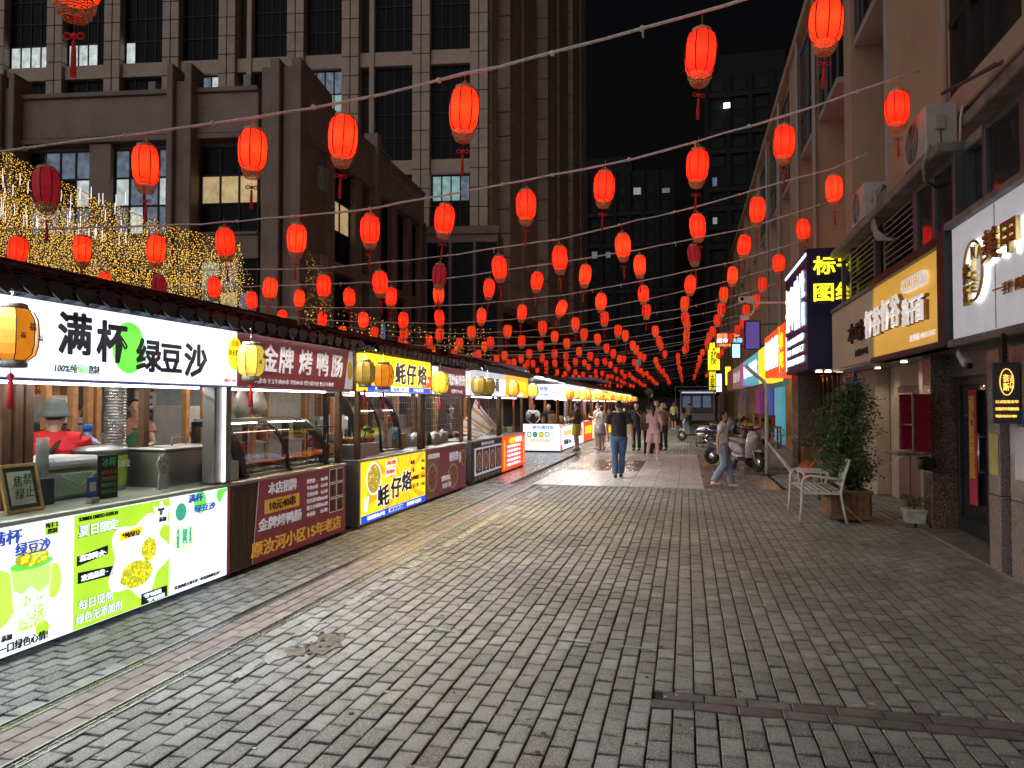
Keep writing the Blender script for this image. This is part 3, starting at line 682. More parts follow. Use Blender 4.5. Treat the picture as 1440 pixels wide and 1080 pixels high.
tag(hs.build('hose_bundle', mat('grey_hose', (.33, .33, .32), .6), None), 'bundle of looped grey hoses hanging off the ledge between the air conditioners', 'hoses')
tag(MB().tube([(2.95, 10.0, 4.85), (2.86, 9.95, 4.6), (2.9, 10.05, 4.42), (3.1, 10.3, 4.4)], .018, 6).tube([(2.98, 10.05, 4.85), (2.88, 10.08, 4.6), (2.95, 10.2, 4.47)], .014, 6).build('pipe_loop', mat('grey_hose', (.33, .33, .32), .6)), 'short grey pipe loop below the nearest air conditioner', 'pipe')
tag(MB().tube([(3.0, 8.85, 4.9), (2.92, 8.8, 4.86), (2.88, 8.74, 4.7), (2.87, 8.72, 4.45)], .014, 6).build('drip_tube', mat('pale_hose', (.55, .54, .5), .6)), 'pale bent drip tube over the window recess', 'tube')

# ---- shop ground floor
MB().bbox(3.0, 3.72, 4.0, 7.0, 2.2, 2.35, .01).box(2.92, 4.0, 7.0, 16.15, 2.3, 2.345).build('fascia_soffit', mat('soffit_panel', (.34, .32, .30), .35, .2, var=.2), B)
def pillar(x0, x1, y0, y1, z1, m=gran):
    t = MB(); z = 0.0
    while z < z1: t.bbox(x0, x1, y0, y1, z, min(z + .75, z1) - .006, .006); z += .75
    return t.build('granite_pillar', m, B)
pillar(3.15, 3.5, 10.8, 11.15, 2.3)
pale_gran = mat('pink_grey_granite', (0.24, 0.19, 0.18), 0.12, var=0.12, scale=3, speck=(.36, .29, .27), speckscale=110, coat=.3)
pillar(2.97, 3.25, 8.12, 8.40, 2.2, pale_gran); pillar(2.97, 3.25, 7.45, 7.88, 2.2, pale_gran)
MB().box(3.05, 3.25, 7.88, 8.12, 0, 2.2).build('pillar_recess', gran, B)
pillar(3.3, 3.72, 16.15, 17.5, 2.6); pillar(2.75, 3.3, 19.9, 21.0, 2.6)
MB().box(3.45, 3.72, 8.3, 10.8, 1.98, 2.3).box(3.4, 3.5, 8.35, 10.8, 2.0, 2.3).build('door_header', alum, B)
# dark glazed double door
dm = mat('charcoal_door_frame', (.035, .038, .045), .35, .4)
for k, (y0, y1) in enumerate(((8.45, 9.55), (9.62, 10.7))):
    t = MB()
    for y in (y0, y1 - .09): t.bbox(3.42, 3.5, y, y + .09, .03, 1.98, .008)
    for (z0, z1) in ((.03, .22), (1.88, 1.98)): t.bbox(3.42, 3.5, y0 + .09, y1 - .09, z0, z1, .008)
    d = t.build('door', dm, B)
    MB().box(3.45, 3.46, y0 + .09, y1 - .09, .22, 1.88).build('pane', rglass, d)
    MB().tube([(3.36, y0 + .16, .8), (3.36, y0 + .16, 1.3)], .014, 8).tube([(3.36, y0+.16, .84), (3.44, y0+.16, .84)], .01, 6).tube([(3.36, y0+.16, 1.26), (3.44, y0+.16, 1.26)], .01, 6).build('handle', steel, d)
MB().bbox(3.38, 3.52, 9.55, 9.62, .0, 2.0, .006).build('door_post', dm, B)
redp = mat('red_couplet_paper', (.55, .03, .07), .7, var=.15, scale=10)
goldp = mat('gold_print', (.75, .5, .12), .5)
cp = thing('door_couplet', 'long crimson paper couplet with vertical gold and dark writing on the dark door frame', 'couplet', (3.4, 10.1, .5))
MB().box(3.395, 3.4, 9.95, 10.2, .42, 1.82).build('paper', redp, cp)
text(cp, '福满家门春常在吉星高照', (3.389, 10.16, .55), 1.2, '-x', goldp, width=.17, vertical=True)
fu = thing('fortune_diamond', 'red paper diamond with a dark 福 character hung on the glass door', 'poster', (3.4, 9.1, 1.2))
MB().poly([(3.39, 9.1, 1.0), (3.39, 9.36, 1.32), (3.39, 9.1, 1.64), (3.39, 8.84, 1.32)], (-.005, 0, 0)).build('paper', mat('bright_red_paper', (.75, .03, .03), .6), fu)
text(fu, '福', (3.38, 9.25, 1.2), .3, '-x', mat('ink', (.03, .02, .02), .6), width=.3)
# brown door in the beige wall, cabinet, cctv
MB().box(3.60, 3.74, 11.15, 16.1, 0, 2.3).build('beige_wall_panel', beige, B)
MB().bbox(3.35, 3.6, 14.6, 16.1, 0, 2.3, .02).build('beige_pilaster', beige, B); MB().bbox(3.40, 3.6, 11.16, 12.2, 0, 2.3, .02).build('beige_pilaster', beige, B)
d = MB().bbox(3.54, 3.6, 12.4, 13.9, .03, 1.95, .01).build('door', mat('brown_steel_door', (.11, .05, .035), .4, var=.2, scale=4), B)
for (a, b) in ((12.48, 13.1), (13.2, 13.82)):
    for (z0, z1) in ((.15, .85), (.95, 1.8)): MB().bbox(3.525, 3.545, a, b, z0, z1, .01).build('panel', mat('brown_door_panel', (.14, .065, .045), .4), d)
cb = thing('wall_cabinet', 'open maroon display cabinet with aluminium edges hung beside the granite pillar', 'cabinet', (2.9, 10.65, 1.0))
mar = mat('maroon_lacquer', (.26, .01, .03), .3)
MB().box(3.08, 3.11, 10.68, 11.27, 1.02, 1.78).box(2.9, 3.11, 10.65, 10.68, 1.02, 1.78).box(2.9, 3.11, 11.27, 11.3, 1.02, 1.78).build('body', mar, cb)
MB().box(2.885, 2.91, 10.64, 10.67, 1.0, 1.8).box(2.885, 2.91, 11.28, 11.31, 1.0, 1.8).box(2.885, 2.91, 10.67, 11.28, 1.78, 1.8).box(2.885, 2.91, 10.67, 11.28, 1.0, 1.02).build('aluminium_frame', steel, cb)
MB().box(2.92, 3.08, 10.68, 11.27, 1.36, 1.375).build('shelf', mar, cb)
MB().box(2.7, 3.1, 10.68, 11.3, .97, .99).build('tray', steel, cb)
tag(MB().bbox(3.0, 3.148, 10.62, 10.9, .78, .95, .02).lathe([(.05, 0), (.02, .12), (.02, .13)], (2.98, 10.6, .8), 10).build('meter_box', black), 'small black box with a dark cone on the wall under the maroon cabinet', 'meter box')
cc = thing('security_camera', 'white bullet camera tilted down under the manicure sign soffit', 'security camera', (3.05, 9.1, 2.1))
TT = Matrix.Translation((3.05, 9.25, 2.16)) @ Matrix.Rotation(R_(35), 4, 'X')
MB().bbox(-.05, .05, -.12, .13, -.045, .045, .012, T=TT).build('housing', mat('white_plastic', (.7, .7, .7), .4), cc)
MB().lathe([(.035, 0), (.03, .01)], (3.05, 9.11, 2.07), 12, axis='y').build('lens', black, cc)
MB().tube([(3.05, 9.28, 2.2), (3.05, 9.4, 2.24), (3.1, 9.45, 2.3)], .015, 6).build('bracket', mat('white_plastic', (.7, .7, .7), .4), cc)
# hanging square sign with the salon emblem
warmneon = lite('warm_neon', (1.0, .62, .12), 1.6, samp=False)
hsn = thing('hanging_sign', 'small dark hanging lightbox with a gold oval emblem on the granite pillar', 'sign', (3.0, 8.3, 1.5))
MB().bbox(2.73, 2.962, 7.6, 7.72, 1.47, 2.03, .008).build('box', mat('dark_sign_panel', (.06, .06, .08), .3), hsn)
MB().box(2.83, 2.87, 7.64, 7.68, 2.03, 2.3).build('hanger', black, hsn)
t = MB()
t.tube([(2.845 + .055*math.cos(a*math.pi/14), 7.592, 1.85 + .12*math.sin(a*math.pi/14)) for a in range(29)], .004, 5)
t.build('oval_ring', warmneon, hsn)
text(hsn, '奈', (2.815, 7.594, 1.85), .07, '-y', warmneon, width=.05); text(hsn, '斯', (2.815, 7.594, 1.77), .07, '-y', warmneon, width=.05)
text(hsn, 'NICE', (2.872, 7.593, 1.91), .03, (R_(90), R_(90), 0), warmneon, width=.12, bold=.01)
for k, s in enumerate(('日式轻奢美甲', '奈斯美甲美睫纹绣', '电话18565317001')): text(hsn, s, (2.75, 7.594, 1.655 - k*.065), .028, '-y', warmneon, width=.19, bold=.0)
for k, (y, m_, z0, z1) in enumerate(((8.25, (.55, .5, .15), .95, 1.35), (7.65, (.75, .78, .85), .95, 1.4))):
    n_ = thing('paper_notice', ['yellow and white paper notice on the front granite pillar', 'white paper notice with a blue heading on the last granite pillar'][k], 'notice', (2.96, y, z0))
    MB().box(2.963, 2.967, y - .11, y + .11, z0, z1).build('sheet', mat('paper_%s' % ('yellow' if k == 0 else 'white'), m_, .6), n_)
    if k: MB().box(2.961, 2.966, y - .07, y + .05, z1 + .04, z1 + .2).build('blue_sticker', mat('blue_sticker', (.05, .2, .55), .5), n_)

# ================================================================== RIGHT SHOP SIGNS
whitesign = mat('white_acrylic', (.62, .62, .64), .6, var=.04, emi=(.8, .82, .9), est=.32)
gold = mat('gold_metal_letters', (.55, .42, .16), .3, .8)
wneon = lite('white_halo_light', (.95, .97, 1.0), 2.6)
sg = thing('shop_sign', 'white salon fascia with gold halo-lit oval logo and 美甲 lettering', 'sign', (2.9, 8, 2.3))
MB().bbox(2.9, 3.1, 4.0, 9.13, 2.36, 3.6, .012).build('panel', whitesign, sg)
for y in (7.95, 6.6): MB().box(2.893, 2.9, y - .004, y + .004, 2.38, 3.58).build('panel_joint', dsteel, sg)
MB().bbox(2.84, 3.12, 4.0, 9.2, 3.6, 3.68, .01).bbox(2.86, 3.12, 4.0, 9.2, 2.28, 2.36, .01).build('trim', ledge_m, sg)
def oval(y, z, ry, rz_, x, r_, m_, nm):
    MB().tube([(x, y + ry*math.cos(a*math.pi/18), z + rz_*math.sin(a*math.pi/18)) for a in range(37)], r_, 6).build(nm, m_, sg)
oval(8.34, 3.0, .25, .30, 2.84, .016, gold, 'oval_rim'); oval(8.34, 3.0, .25, .30, 2.878, .02, wneon, 'oval_halo')
text(sg, '奈', (2.82, 8.52, 2.88), .2, '-x', gold, width=.17, ext=.02); text(sg, '斯', (2.82, 8.52, 2.66), .2, '-x', gold, width=.17, ext=.02)
text(sg, 'N', (2.82, 8.30, 3.1), .14, '-x', gold, width=.11, ext=.02); text(sg, 'I', (2.82, 8.27, 2.99), .1, '-x', gold, width=.06, ext=.02); text(sg, 'C', (2.82, 8.30, 2.88), .1, '-x', gold, width=.1, ext=.02); text(sg, 'E', (2.82, 8.30, 2.77), .1, '-x', gold, width=.1, ext=.02)
text(sg, '美甲 美睫', (2.82, 8.02, 3.0), .3, '-x', gold, width=1.9, ext=.02); text(sg, '美甲 美睫', (2.888, 8.02, 3.0), .3, '-x', wneon, width=1.9, ext=.004, bold=.06)
MB().box(2.87, 2.88, 7.75, 7.95, 2.73, 2.745).build('dash', gold, sg)
text(sg, '手护 颜值 · 专业定制', (2.87, 7.72, 2.66), .11, '-x', gold, width=1.3, ext=.01)

ys = mat('mustard_panel', (.68, .38, .06), .4, var=.04, emi=(.75, .42, .07), est=.6)
whl = mat('white_raised_letters', (.72, .70, .68), .4, emi=(.85, .8, .78), est=.55)
brl = mat('brown_letter_sides', (.30, .16, .02), .5)
s2_ = thing('shop_sign', 'mustard yellow noodle shop sign with thick white raised 热干面 letters', 'sign', (2.9, 11, 2.3))
MB().bbox(2.9, 3.1, 9.46, 12.7, 2.38, 3.48, .012).build('panel', ys, s2_)
MB().bbox(2.84, 3.1, 9.2, 9.46, 2.3, 3.62, .01).bbox(2.84, 3.1, 9.46, 12.75, 3.48, 3.6, .01).bbox(2.86, 3.1, 9.46, 12.75, 2.3, 2.38, .01).build('dark_frame', dm, s2_)
for (s_, y, z, h_, w_) in (('怀谷', 12.95, 2.7, .42, 1.05), ('怀谷', 11.93, 2.72, .44, 1.05), ('热干面', 10.83, 2.68, .34, .98)):
    text(s2_, s_, (2.895, y, z), h_, '-x', brl, width=w_*.93, ext=.035, bold=.012); text(s2_, s_, (2.83, y + .02, z), h_, '-x', whl, width=w_*.93, ext=.012, bold=.014)
rr = MB()
pts = [(10.85, 3.13), (9.98, 3.13), (9.92, 3.2), (9.98, 3.3), (10.85, 3.3), (10.92, 3.2)]
rr.poly([(2.83, a, b) for a, b in pts][::-1], (.06, 0, 0)).build('pill_board', whl, s2_)
text(s2_, 'HUAI GU', (2.826, 10.78, 3.17), .085, '-x', ys, width=.7, ext=.002, bold=.01)
text(s2_, '加盟电话: 400-885-5317', (2.895, 10.75, 2.47), .085, '-x', whl, width=1.2, ext=.003, bold=.01)
s3_ = thing('shop_sign', 'unlit beige fascia with small dark characters left of the mustard sign', 'sign', (2.9, 14, 2.3))
MB().bbox(2.9, 3.1, 12.76, 16.12, 2.34, 3.48, .012).build('panel', mat('beige_fascia', (.72, .62, .48), .6, var=.08, scale=1.5), s3_)
MB().bbox(2.87, 3.1, 12.76, 16.12, 3.48, 3.56, .01).build('coping', ledge_m, s3_)
dkl = mat('dark_letters', (.02, .02, .02), .4)
text(s3_, '本味', (2.88, 14.5, 2.72), .34, '-x', dkl, width=1.25, ext=.015); text(s3_, '面馆小吃', (2.89, 14.0, 2.47), .12, '-x', dkl, width=.95, ext=.006)
# blue box with yellow neon
blue = mat('deep_blue_panel', (.008, .012, .09), .35, var=.06)
yneon = lite('yellow_neon', (1.0, .85, .02), 2.2); cneon = lite('cool_white_neon', (.72, .84, 1.0), 2.2)
s4_ = thing('blue_box_sign', 'deep blue projecting box sign with yellow neon 标书 图纸 and white neon side', 'sign', (2.44, 16.2, 2.3))
MB().bbox(2.44, 3.75, 16.2, 19.55, 2.36, 4.86, .015).build('box', blue, s4_)
text(s4_, '标书', (2.56, 16.185, 4.31), .36, '-y', yneon, width=.88, ext=.01, bold=.02); text(s4_, '图纸', (2.54, 16.185, 3.76), .36, '-y', yneon, width=.88, ext=.01, bold=.02)
text(s4_, '打印', (2.42, 19.35, 3.35), 1.05, '-x', cneon, width=1.4, ext=.01, bold=.0); text(s4_, '图文广告', (2.42, 17.9, 3.3), 1.15, '-x', cneon, width=1.45, ext=.01, bold=.0)
for k, s_ in enumerate(('名片设计制作', '标书装订', '彩色打印复印')): text(s4_, s_, (2.425, 19.2, 3.02 - k*.24), .15, '-x', cneon, width=2.6, ext=.006, bold=.0)
MB().box(2.425, 2.44, 16.25, 19.5, 4.72, 4.78).box(2.425, 2.44, 19.42, 19.48, 2.45, 3.3).build('neon_edge', cneon, s4_)
redbox = mat('red_lit_panel', (.6, .03, .01), .4, emi=(1, .07, .01), est=1.25, var=.05)
s5_ = thing('shop_sign', 'bright red lit sign with large white brush characters beside the blue box', 'sign', (2.5, 21, 2.4))
MB().bbox(2.5, 3.4, 20.3, 25.3, 2.48, 3.78, .015).build('panel', redbox, s5_)
text(s5_, '新疆烧烤', (2.485, 25.1, 2.7), .85, '-x', lite('sign_white', (1, .97, .95), 1.6), width=3.5, ext=.006, bold=.04)
yb = lite('yellow_panel', (1, .8, .02), 1.0)
MB().box(2.485, 2.5, 21.35, 21.42, 2.5, 3.76).build('divider', yb, s5_)
text(s5_, '串', (2.485, 21.2, 3.1), .45, '-x', yb, width=.7, ext=.005); text(s5_, '吧', (2.485, 21.2, 2.6), .45, '-x', yb, width=.7, ext=.005)
MB().box(2.52, 2.9, 19.6, 20.28, 3.76, 3.8).build('top_edge', dsteel, s5_)
def shopsign(y0, y1, z0, z1, m_, lab, txt=None, tm=None, x=2.6, tw=.8):
    s = thing('shop_sign', lab, 'sign', (x, (y0+y1)/2, z0), 0, 'far shop signs on the right')
    MB().bbox(x, x + .5, y0, y1, z0, z1, .015).build('panel', m_, s)
    if txt: text(s, txt, (x - .012, y1 - (y1-y0)*(1-tw)/2, z0 + (z1-z0)*.25), (z1-z0)*.5, '-x', tm, width=(y1-y0)*tw, ext=.004, bold=.02)
    return s
shopsign(25.6, 28.5, 2.4, 2.75, yb, 'low yellow lit strip under the red barbecue sign')
cy_ = mat('cyan_lit_panel', (.1, .4, .5), .4, emi=(.10, .42, .55), est=.8, var=.1)
shopsign(26.2, 28.6, 2.5, 3.62, yb, 'yellow lit end panel of the cyan shop sign')
shopsign(28.65, 36.0, 2.5, 3.6, cy_, 'long cyan lit shop sign with tall pale characters', '鲜果时光茶饮', lite('pale_cyan', (.75, 1, 1), 1.5), tw=.9)
shopsign(36.1, 37.2, 2.5, 3.6, lite('magenta_panel', (.7, .06, .6), .6), 'narrow magenta lit panel at the end of the cyan sign')
shopsign(37.5, 44, 2.5, 3.6, mat('faded_pink_panel', (.36, .22, .22), .5, emi=(.5, .3, .3), est=.3), 'faded pink shop sign beyond the magenta panel', '家常小炒', lite('dim_white', (.8, .75, .75), .5))  # panel colour carries a faint glow
shopsign(44.5, 50, 2.5, 3.7, mat('brown_panel', (.2, .06, .05), .5, emi=(.3, .08, .06), est=.35), 'dark red-brown shop sign far down the right side')
for k, (x, y, z0, z1, w_, m_, lab) in enumerate(((1.75, 62, 4.4, 6.6, .9, yneon, 'tall yellow lit blade sign far down the street'), (2.05, 70, 2.6, 4.6, .6, yb, 'small yellow blade sign below the tall yellow one'), (2.3, 60, 2.6, 4.0, .4, cneon, 'small white-green blade sign far down the street'), (2.75, 55, 3.0, 4.3, .35, yneon, 'narrow yellow blade sign in front of the far white one'),
        (2.35, 40, 4.05, 4.75, .38, lite('sky_blue', (.4, .8, 1), 1.6), 'small pale blue lit blade sign above the cyan sign'), (2.5, 33, 4.0, 5.15, .55, lite('violet', (.16, .10, .42), .5), 'violet lit blade sign in a black frame above the cyan sign'))):
    s = thing('blade_sign', lab, 'sign', (x, y, z0), 0, 'blade signs sticking out over the street')
    MB().bbox(x - .06, x + w_ + .06, y, y + .2, z0 - .06, z1 + .06, .01).build('frame', dm, s)
    MB().box(x, x + w_, y - .02, y, z0, z1).build('panel', m_, s)
    MB().tube([(x + w_, y + .1, z1 - .1), (4.6, y + .1, z1 - .1)], .03, 6).build('bracket', dm, s)
    if k in (0, 1): text(s, '大药房', (x + .2*w_, y - .03, z0 + .15), (z1-z0)*.8, '-y', mat('green_ink', (.05, .2, .05), .5), width=w_*.6, vertical=True)
ls = thing('led_sign', 'red and blue scrolling LED sign high over the far shops', 'sign', (2.0, 42, 5), 0)
MB().bbox(1.55, 3.1, 42, 42.3, 4.75, 5.55, .02).build('panel', mat('led_black', (.05, .005, .005), .5, emi=(.5, .02, .02), est=.5), ls)
text(ls, '烟酒 茶叶', (1.65, 41.98, 5.25), .24, '-y', lite('led_red', (1, .25, .1), 2), width=1.3); text(ls, '超市', (1.65, 41.98, 4.99), .24, '-y', cneon, width=.6); text(ls, '快递', (2.4, 41.98, 4.99), .24, '-y', lite('led_blue', (.1, .6, 1), 2), width=.6); text(ls, '13782100888', (1.65, 41.98, 4.8), .14, '-y', lite('led_amber', (1, .5, .05), 2), width=1.3, bold=0)
MB().tube([(3.1, 42.15, 5.2), (4.8, 42.15, 5.2)], .03, 6).build('bracket', dm, ls)
# neon window glow and goods under the far signs
for k, (y, m_) in enumerate(((30, lite('cyan_window', (.1, .45, .6), .5)), (34, lite('blue_window', (.08, .14, .5), .4)), (26.5, mat('timber_front', (.35, .17, .05), .6)), (38.5, mat('purple_front', (.15, .03, .12), .6, emi=(.3, .05, .25), est=.4)))):
    MB().box(3.55, 3.7, y, y + 2.2, .1, 2.3).build('shop_front', m_, B)
dgm = MB()
for y in np.arange(17.6, 26.2, .62): dgm.bbox(3.5, 3.6, y, y + .07, 0, 2.4, .01)
fr = dgm.build('shop_glazing_bars', alum, B)
for i, y in enumerate(np.arange(17.67, 25.6, .62)): MB().box(3.54, 3.555, y, y + .55, .1, 2.35).build('pane', [rglass, glass('shop_glass', gloss=.1)][i % 2], B)
# interior merchandise strips behind that glass
for i in range(9):
    y = 18 + i*.9
    tag(MB().lathe([(.12, 0), (.1, .5), (.14, 1.0), (.05, 1.25), (.08, 1.3), (.07, 1.45), (.02, 1.5)], (3.62, y, .5), 8).build('hanging_garment', mat('garment_%d' % (i % 4), [(.5, .5, .55), (.08, .08, .1), (.3, .28, .4), (.4, .15, .12)][i % 4], .8)), 'garment hanging behind the dark shop window, number %s from the granite pillar' % ORD[i], 'garment', 'garments in the shop window')
# blue poster corner and small lamps beside the beige wall
tag(MB().box(3.2, 3.36, 16.12, 16.15, 1.35, 2.1).build('blue_poster', mat('blue_poster', (.02, .06, .4), .4, emi=(.02, .08, .5), est=.4)), 'blue poster panel behind the tall shrub', 'poster')
for qi, x in enumerate((2.72, 2.9, 3.12)):
    tag(MB().lathe([(.07, 0), (.07, .02), (.04, .04)], (x, 16.6, 2.315), 14).build('downlight', lite('downlight_glow', (1, .8, .5), 5)), ['left', 'middle', 'right'][qi] + ' small round warm downlight under the blue box sign', 'downlight', 'downlights under the blue box')
for x, y in ((2.9, 16.6), (3.2, 12.2), (3.3, 14.2)):       # blue box downlights' own light; lamps added to brighten the beige wall
    if y < 16: tag(MB().lathe([(.05, 0), (.05, .02), (.03, .03)], (x, y, 2.27), 14).build('downlight', lite('added_downlight_glow', (1, .8, .55), 2.5)), 'small added downlight in the soffit above the beige wall, %s' % ('nearer the maroon cabinet' if y < 13 else 'nearer the blue box sign'), 'downlight')
    li = bpy.data.lights.new('downlight', 'SPOT'); li.energy = 14 if y < 16 else 22; li.color = (1, .82, .6); li.spot_size = R_(125); li.spot_blend = .8; li.shadow_soft_size = .04
    lo = bpy.data.objects.new('downlight_lamp', li); COL.objects.link(lo); lo.location = (x, y, 2.26 if y < 16 else 2.30)
# cctv mast arm over the street
cm = thing('street_camera_arm', 'white arm with two surveillance cameras reaching out from the right facade', 'security camera', (3.7, 22.5, 4.3))
wp = mat('white_plastic', (.7, .7, .7), .4)
MB().tube([(3.74, 22.5, 4.55), (1.75, 22.5, 4.6)], .03, 8).tube([(1.95, 22.5, 4.6), (1.93, 22.5, 4.35), (1.85, 22.5, 4.25), (1.75, 22.5, 4.25)], .025, 6).build('arm', wp, cm)
MB().bbox(1.5, 1.95, 22.42, 22.56, 4.62, 4.78, .02).build('camera', wp, cm)
MB().bbox(1.55, 1.8, 22.4, 22.54, 4.1, 4.22, .02).build('camera', wp, cm)
MB().lathe([(.05, 0), (.04, .02)], (1.6, 22.39, 4.7), 10, axis='y').build('lens', black, cm)
# ================================================================== FOOD STALLS (left row)
wood = mat('brown_stained_wood', (.13, .065, .03), .5, var=.3, scale=12)
lwood = mat('orange_brown_wood', (.36, .17, .06), .5, var=.25, scale=12)
tilem = mat('black_glazed_roof_tile', (.010, .011, .022), .35, var=.3, scale=10, island=.4, spec=.35)
ssteel = mat('stainless_steel', (.58, .58, .57), .38, 1.0, var=.06, scale=5)
LB = 1.45
def lb(name, c, k=1.0, var=0.05): return mat(name, tuple(.5*x for x in c), .35, emi=c, est=LB*k, var=var)
lbwhite = lb('lightbox_white', (.72, .80, .92)); lblime = lb('lightbox_lime', (.36, .62, .03)); lbgreen = lb('lightbox_green', (.12, .62, .05))
lbteal = lb('lightbox_teal', (.03, .30, .18)); lbyel = lb('lightbox_yellow', (.85, .60, .01)); lboran = lb('lightbox_orange', (.85, .34, .01)); lbblue = lb('lightbox_blue', (.0, .06, .85))
lbred = lb('lightbox_red', (.8, .06, .01)); lbnavy = lb('lightbox_navy', (.03, .05, .28)); lbpale = lb('lightbox_pale_green', (.60, .85, .50)); lbbean = lb('lightbox_bean_yellow', (.72, .66, .03)); lbbean2 = lb('lightbox_bean_dark', (.33, .36, .02))
inkb = mat('black_ink', (.008, .008, .014), .4); maroon = mat('maroon_vinyl', (.19, .025, .035), .4, var=.08, emi=(.19, .03, .04), est=.30)
vwhite = mat('white_vinyl_letters', (.75, .72, .74), .4, emi=(.7, .68, .72), est=.25); vgold = mat('gold_vinyl_letters', (.75, .42, .06), .4, emi=(.7, .4, .05), est=.25)
counterm = mat('pale_green_counter', (.42, .48, .38), .35, var=.1)
tubelamp = lite('led_tube', (.95, .97, 1.0), 16.0); tubewarm = lite('warm_led_tube', (1, .82, .55), 14.0)
def eave_fill(y0, y1, col, watts, parent):
    # fill strip added to light the street, with an added lip hiding it
    MB().box(-3.998, -3.99, y0, y1, 2.340, 2.375).box(-4.07, -3.998, y0, y1, 2.362, 2.375).build('strip_screen', black, parent)  # lip added to screen the fill strip from view
    li = bpy.data.lights.new('eave_fill_strip', 'AREA'); li.shape = 'RECTANGLE'; li.size = (y1 - y0)*.96; li.size_y = .02; li.energy = watts; li.color = col
    o = bpy.data.objects.new('eave_fill_strip', li); COL.objects.link(o); o.location = (-4.035, (y0+y1)/2, 2.352)
    o.rotation_euler = Matrix(((0, -.5, -.866), (1, 0, 0), (0, -.866, .5))).to_euler()
XF = -4.2
def roof_tile_mesh():
    mb = MB(); n = 5; w_, l_, h = .205, .30, .032
    for k, (t0) in enumerate((0, -.012)):
        pass
    vs = []; 
    for e in (0, 1):
        for i in range(n + 1):
            a = math.pi*i/n; vs.append((l_*e, -w_/2*math.cos(a), h*math.sin(a) + (.012 if e == 0 else 0)))
    vs += [(v[0], v[1]*.96, v[2] - .014) for v in vs]
    k = n + 1; fs = []
    for i in range(n):
        fs += [(i, i+1, k+i+1, k+i), (2*k+i, 3*k+i, 3*k+i+1, 2*k+i+1), (i, 2*k+i, 2*k+i+1, i+1), (k+i, k+i+1, 3*k+i+1, 3*k+i)]
    fs += [(0, k, 3*k, 2*k), (n, 2*k+n, 3*k+n, k+n)]
    me = bpy.data.meshes.new('roof_tile'); me.from_pydata(vs, [], fs); me.materials.append(tilem)
    # drip tile with a pointed lower tip
    d = MB(); pts = [(0, -w_/2, 0), (0, -w_/2*.55, -.045), (-.004, w_/2*.15, -.085), (0, w_/2*.62, -.03), (0, w_/2, 0), (0, w_/2*.6, h), (0, -w_/2*.6, h)]
    d.poly(pts[::-1], (.014, 0, 0)); me2 = bpy.data.meshes.new('drip_tile'); me2.from_pydata(d.v, [], d.f); me2.materials.append(tilem)
    return me, me2
RT, DT = roof_tile_mesh()
EX, EZ, RX, RZ = -3.97, 2.405, -4.95, 2.68
pitch_ = math.atan2(RZ - EZ, EX - RX)
def roof(parent, y0, y1, parts=True, x=0.0):
    core = MB()
    core.poly([(EX + x, y0, EZ - .02), (EX + x, y1, EZ - .02), (RX + x, y1, RZ - .02), (RX + x, y0, RZ - .02)], (0, 0, -.03))
    core.poly([(RX + x, y0, RZ - .02), (RX + x, y1, RZ - .02), (-6.0 + x, y1, EZ - .02), (-6.0 + x, y0, EZ - .02)], (0, 0, -.03))
    rf = core.build('roof', tilem, parent)
    wl = parent['wl']; n = max(1, round((y1 - y0)/.205)); big = MB()
    for i in range(n):
        y = y0 + (i + .5)*(y1 - y0)/n
        for r in range(4):
            s = .255*r + .02; jx, jz = U(-.01, .01), U(-.004, .008)
            px_, pz_ = EX + x - s*math.cos(pitch_) + jx, EZ + s*math.sin(pitch_) + jz
            if parts:
                obj('roof_tile', RT, rf, loc=(px_ - wl[0], y - wl[1] + U(-.006, .006), pz_ - wl[2]), rot=(U(-.06, .06), pitch_ + U(-.03, .03), math.pi))
            else:
                big.box(px_ - .27, px_, y - .09, y + .09, pz_, pz_ + .03 + .05*0)
        if parts: obj('drip_tile', DT, rf, loc=(EX + x + .005 - wl[0], y - wl[1], EZ - wl[2] + U(-.008, .004)), rot=(U(-.12, .12), U(-.1, .1), U(-.06, .06)))
        else: big.poly([(EX + x, y - .1, EZ), (EX + x, y, EZ - .085), (EX + x, y + .08, EZ - .02), (EX + x, y + .1, EZ + .03)], (-.015, 0, 0))
    if not parts: big.build('roof_tiles', tilem, rf, kind='stuff')
    MB().tube([(RX + x, y0 - .03, RZ + .02), (RX + x, y1 + .03, RZ + .02)], .045, 8).build('ridge', tilem, parent)
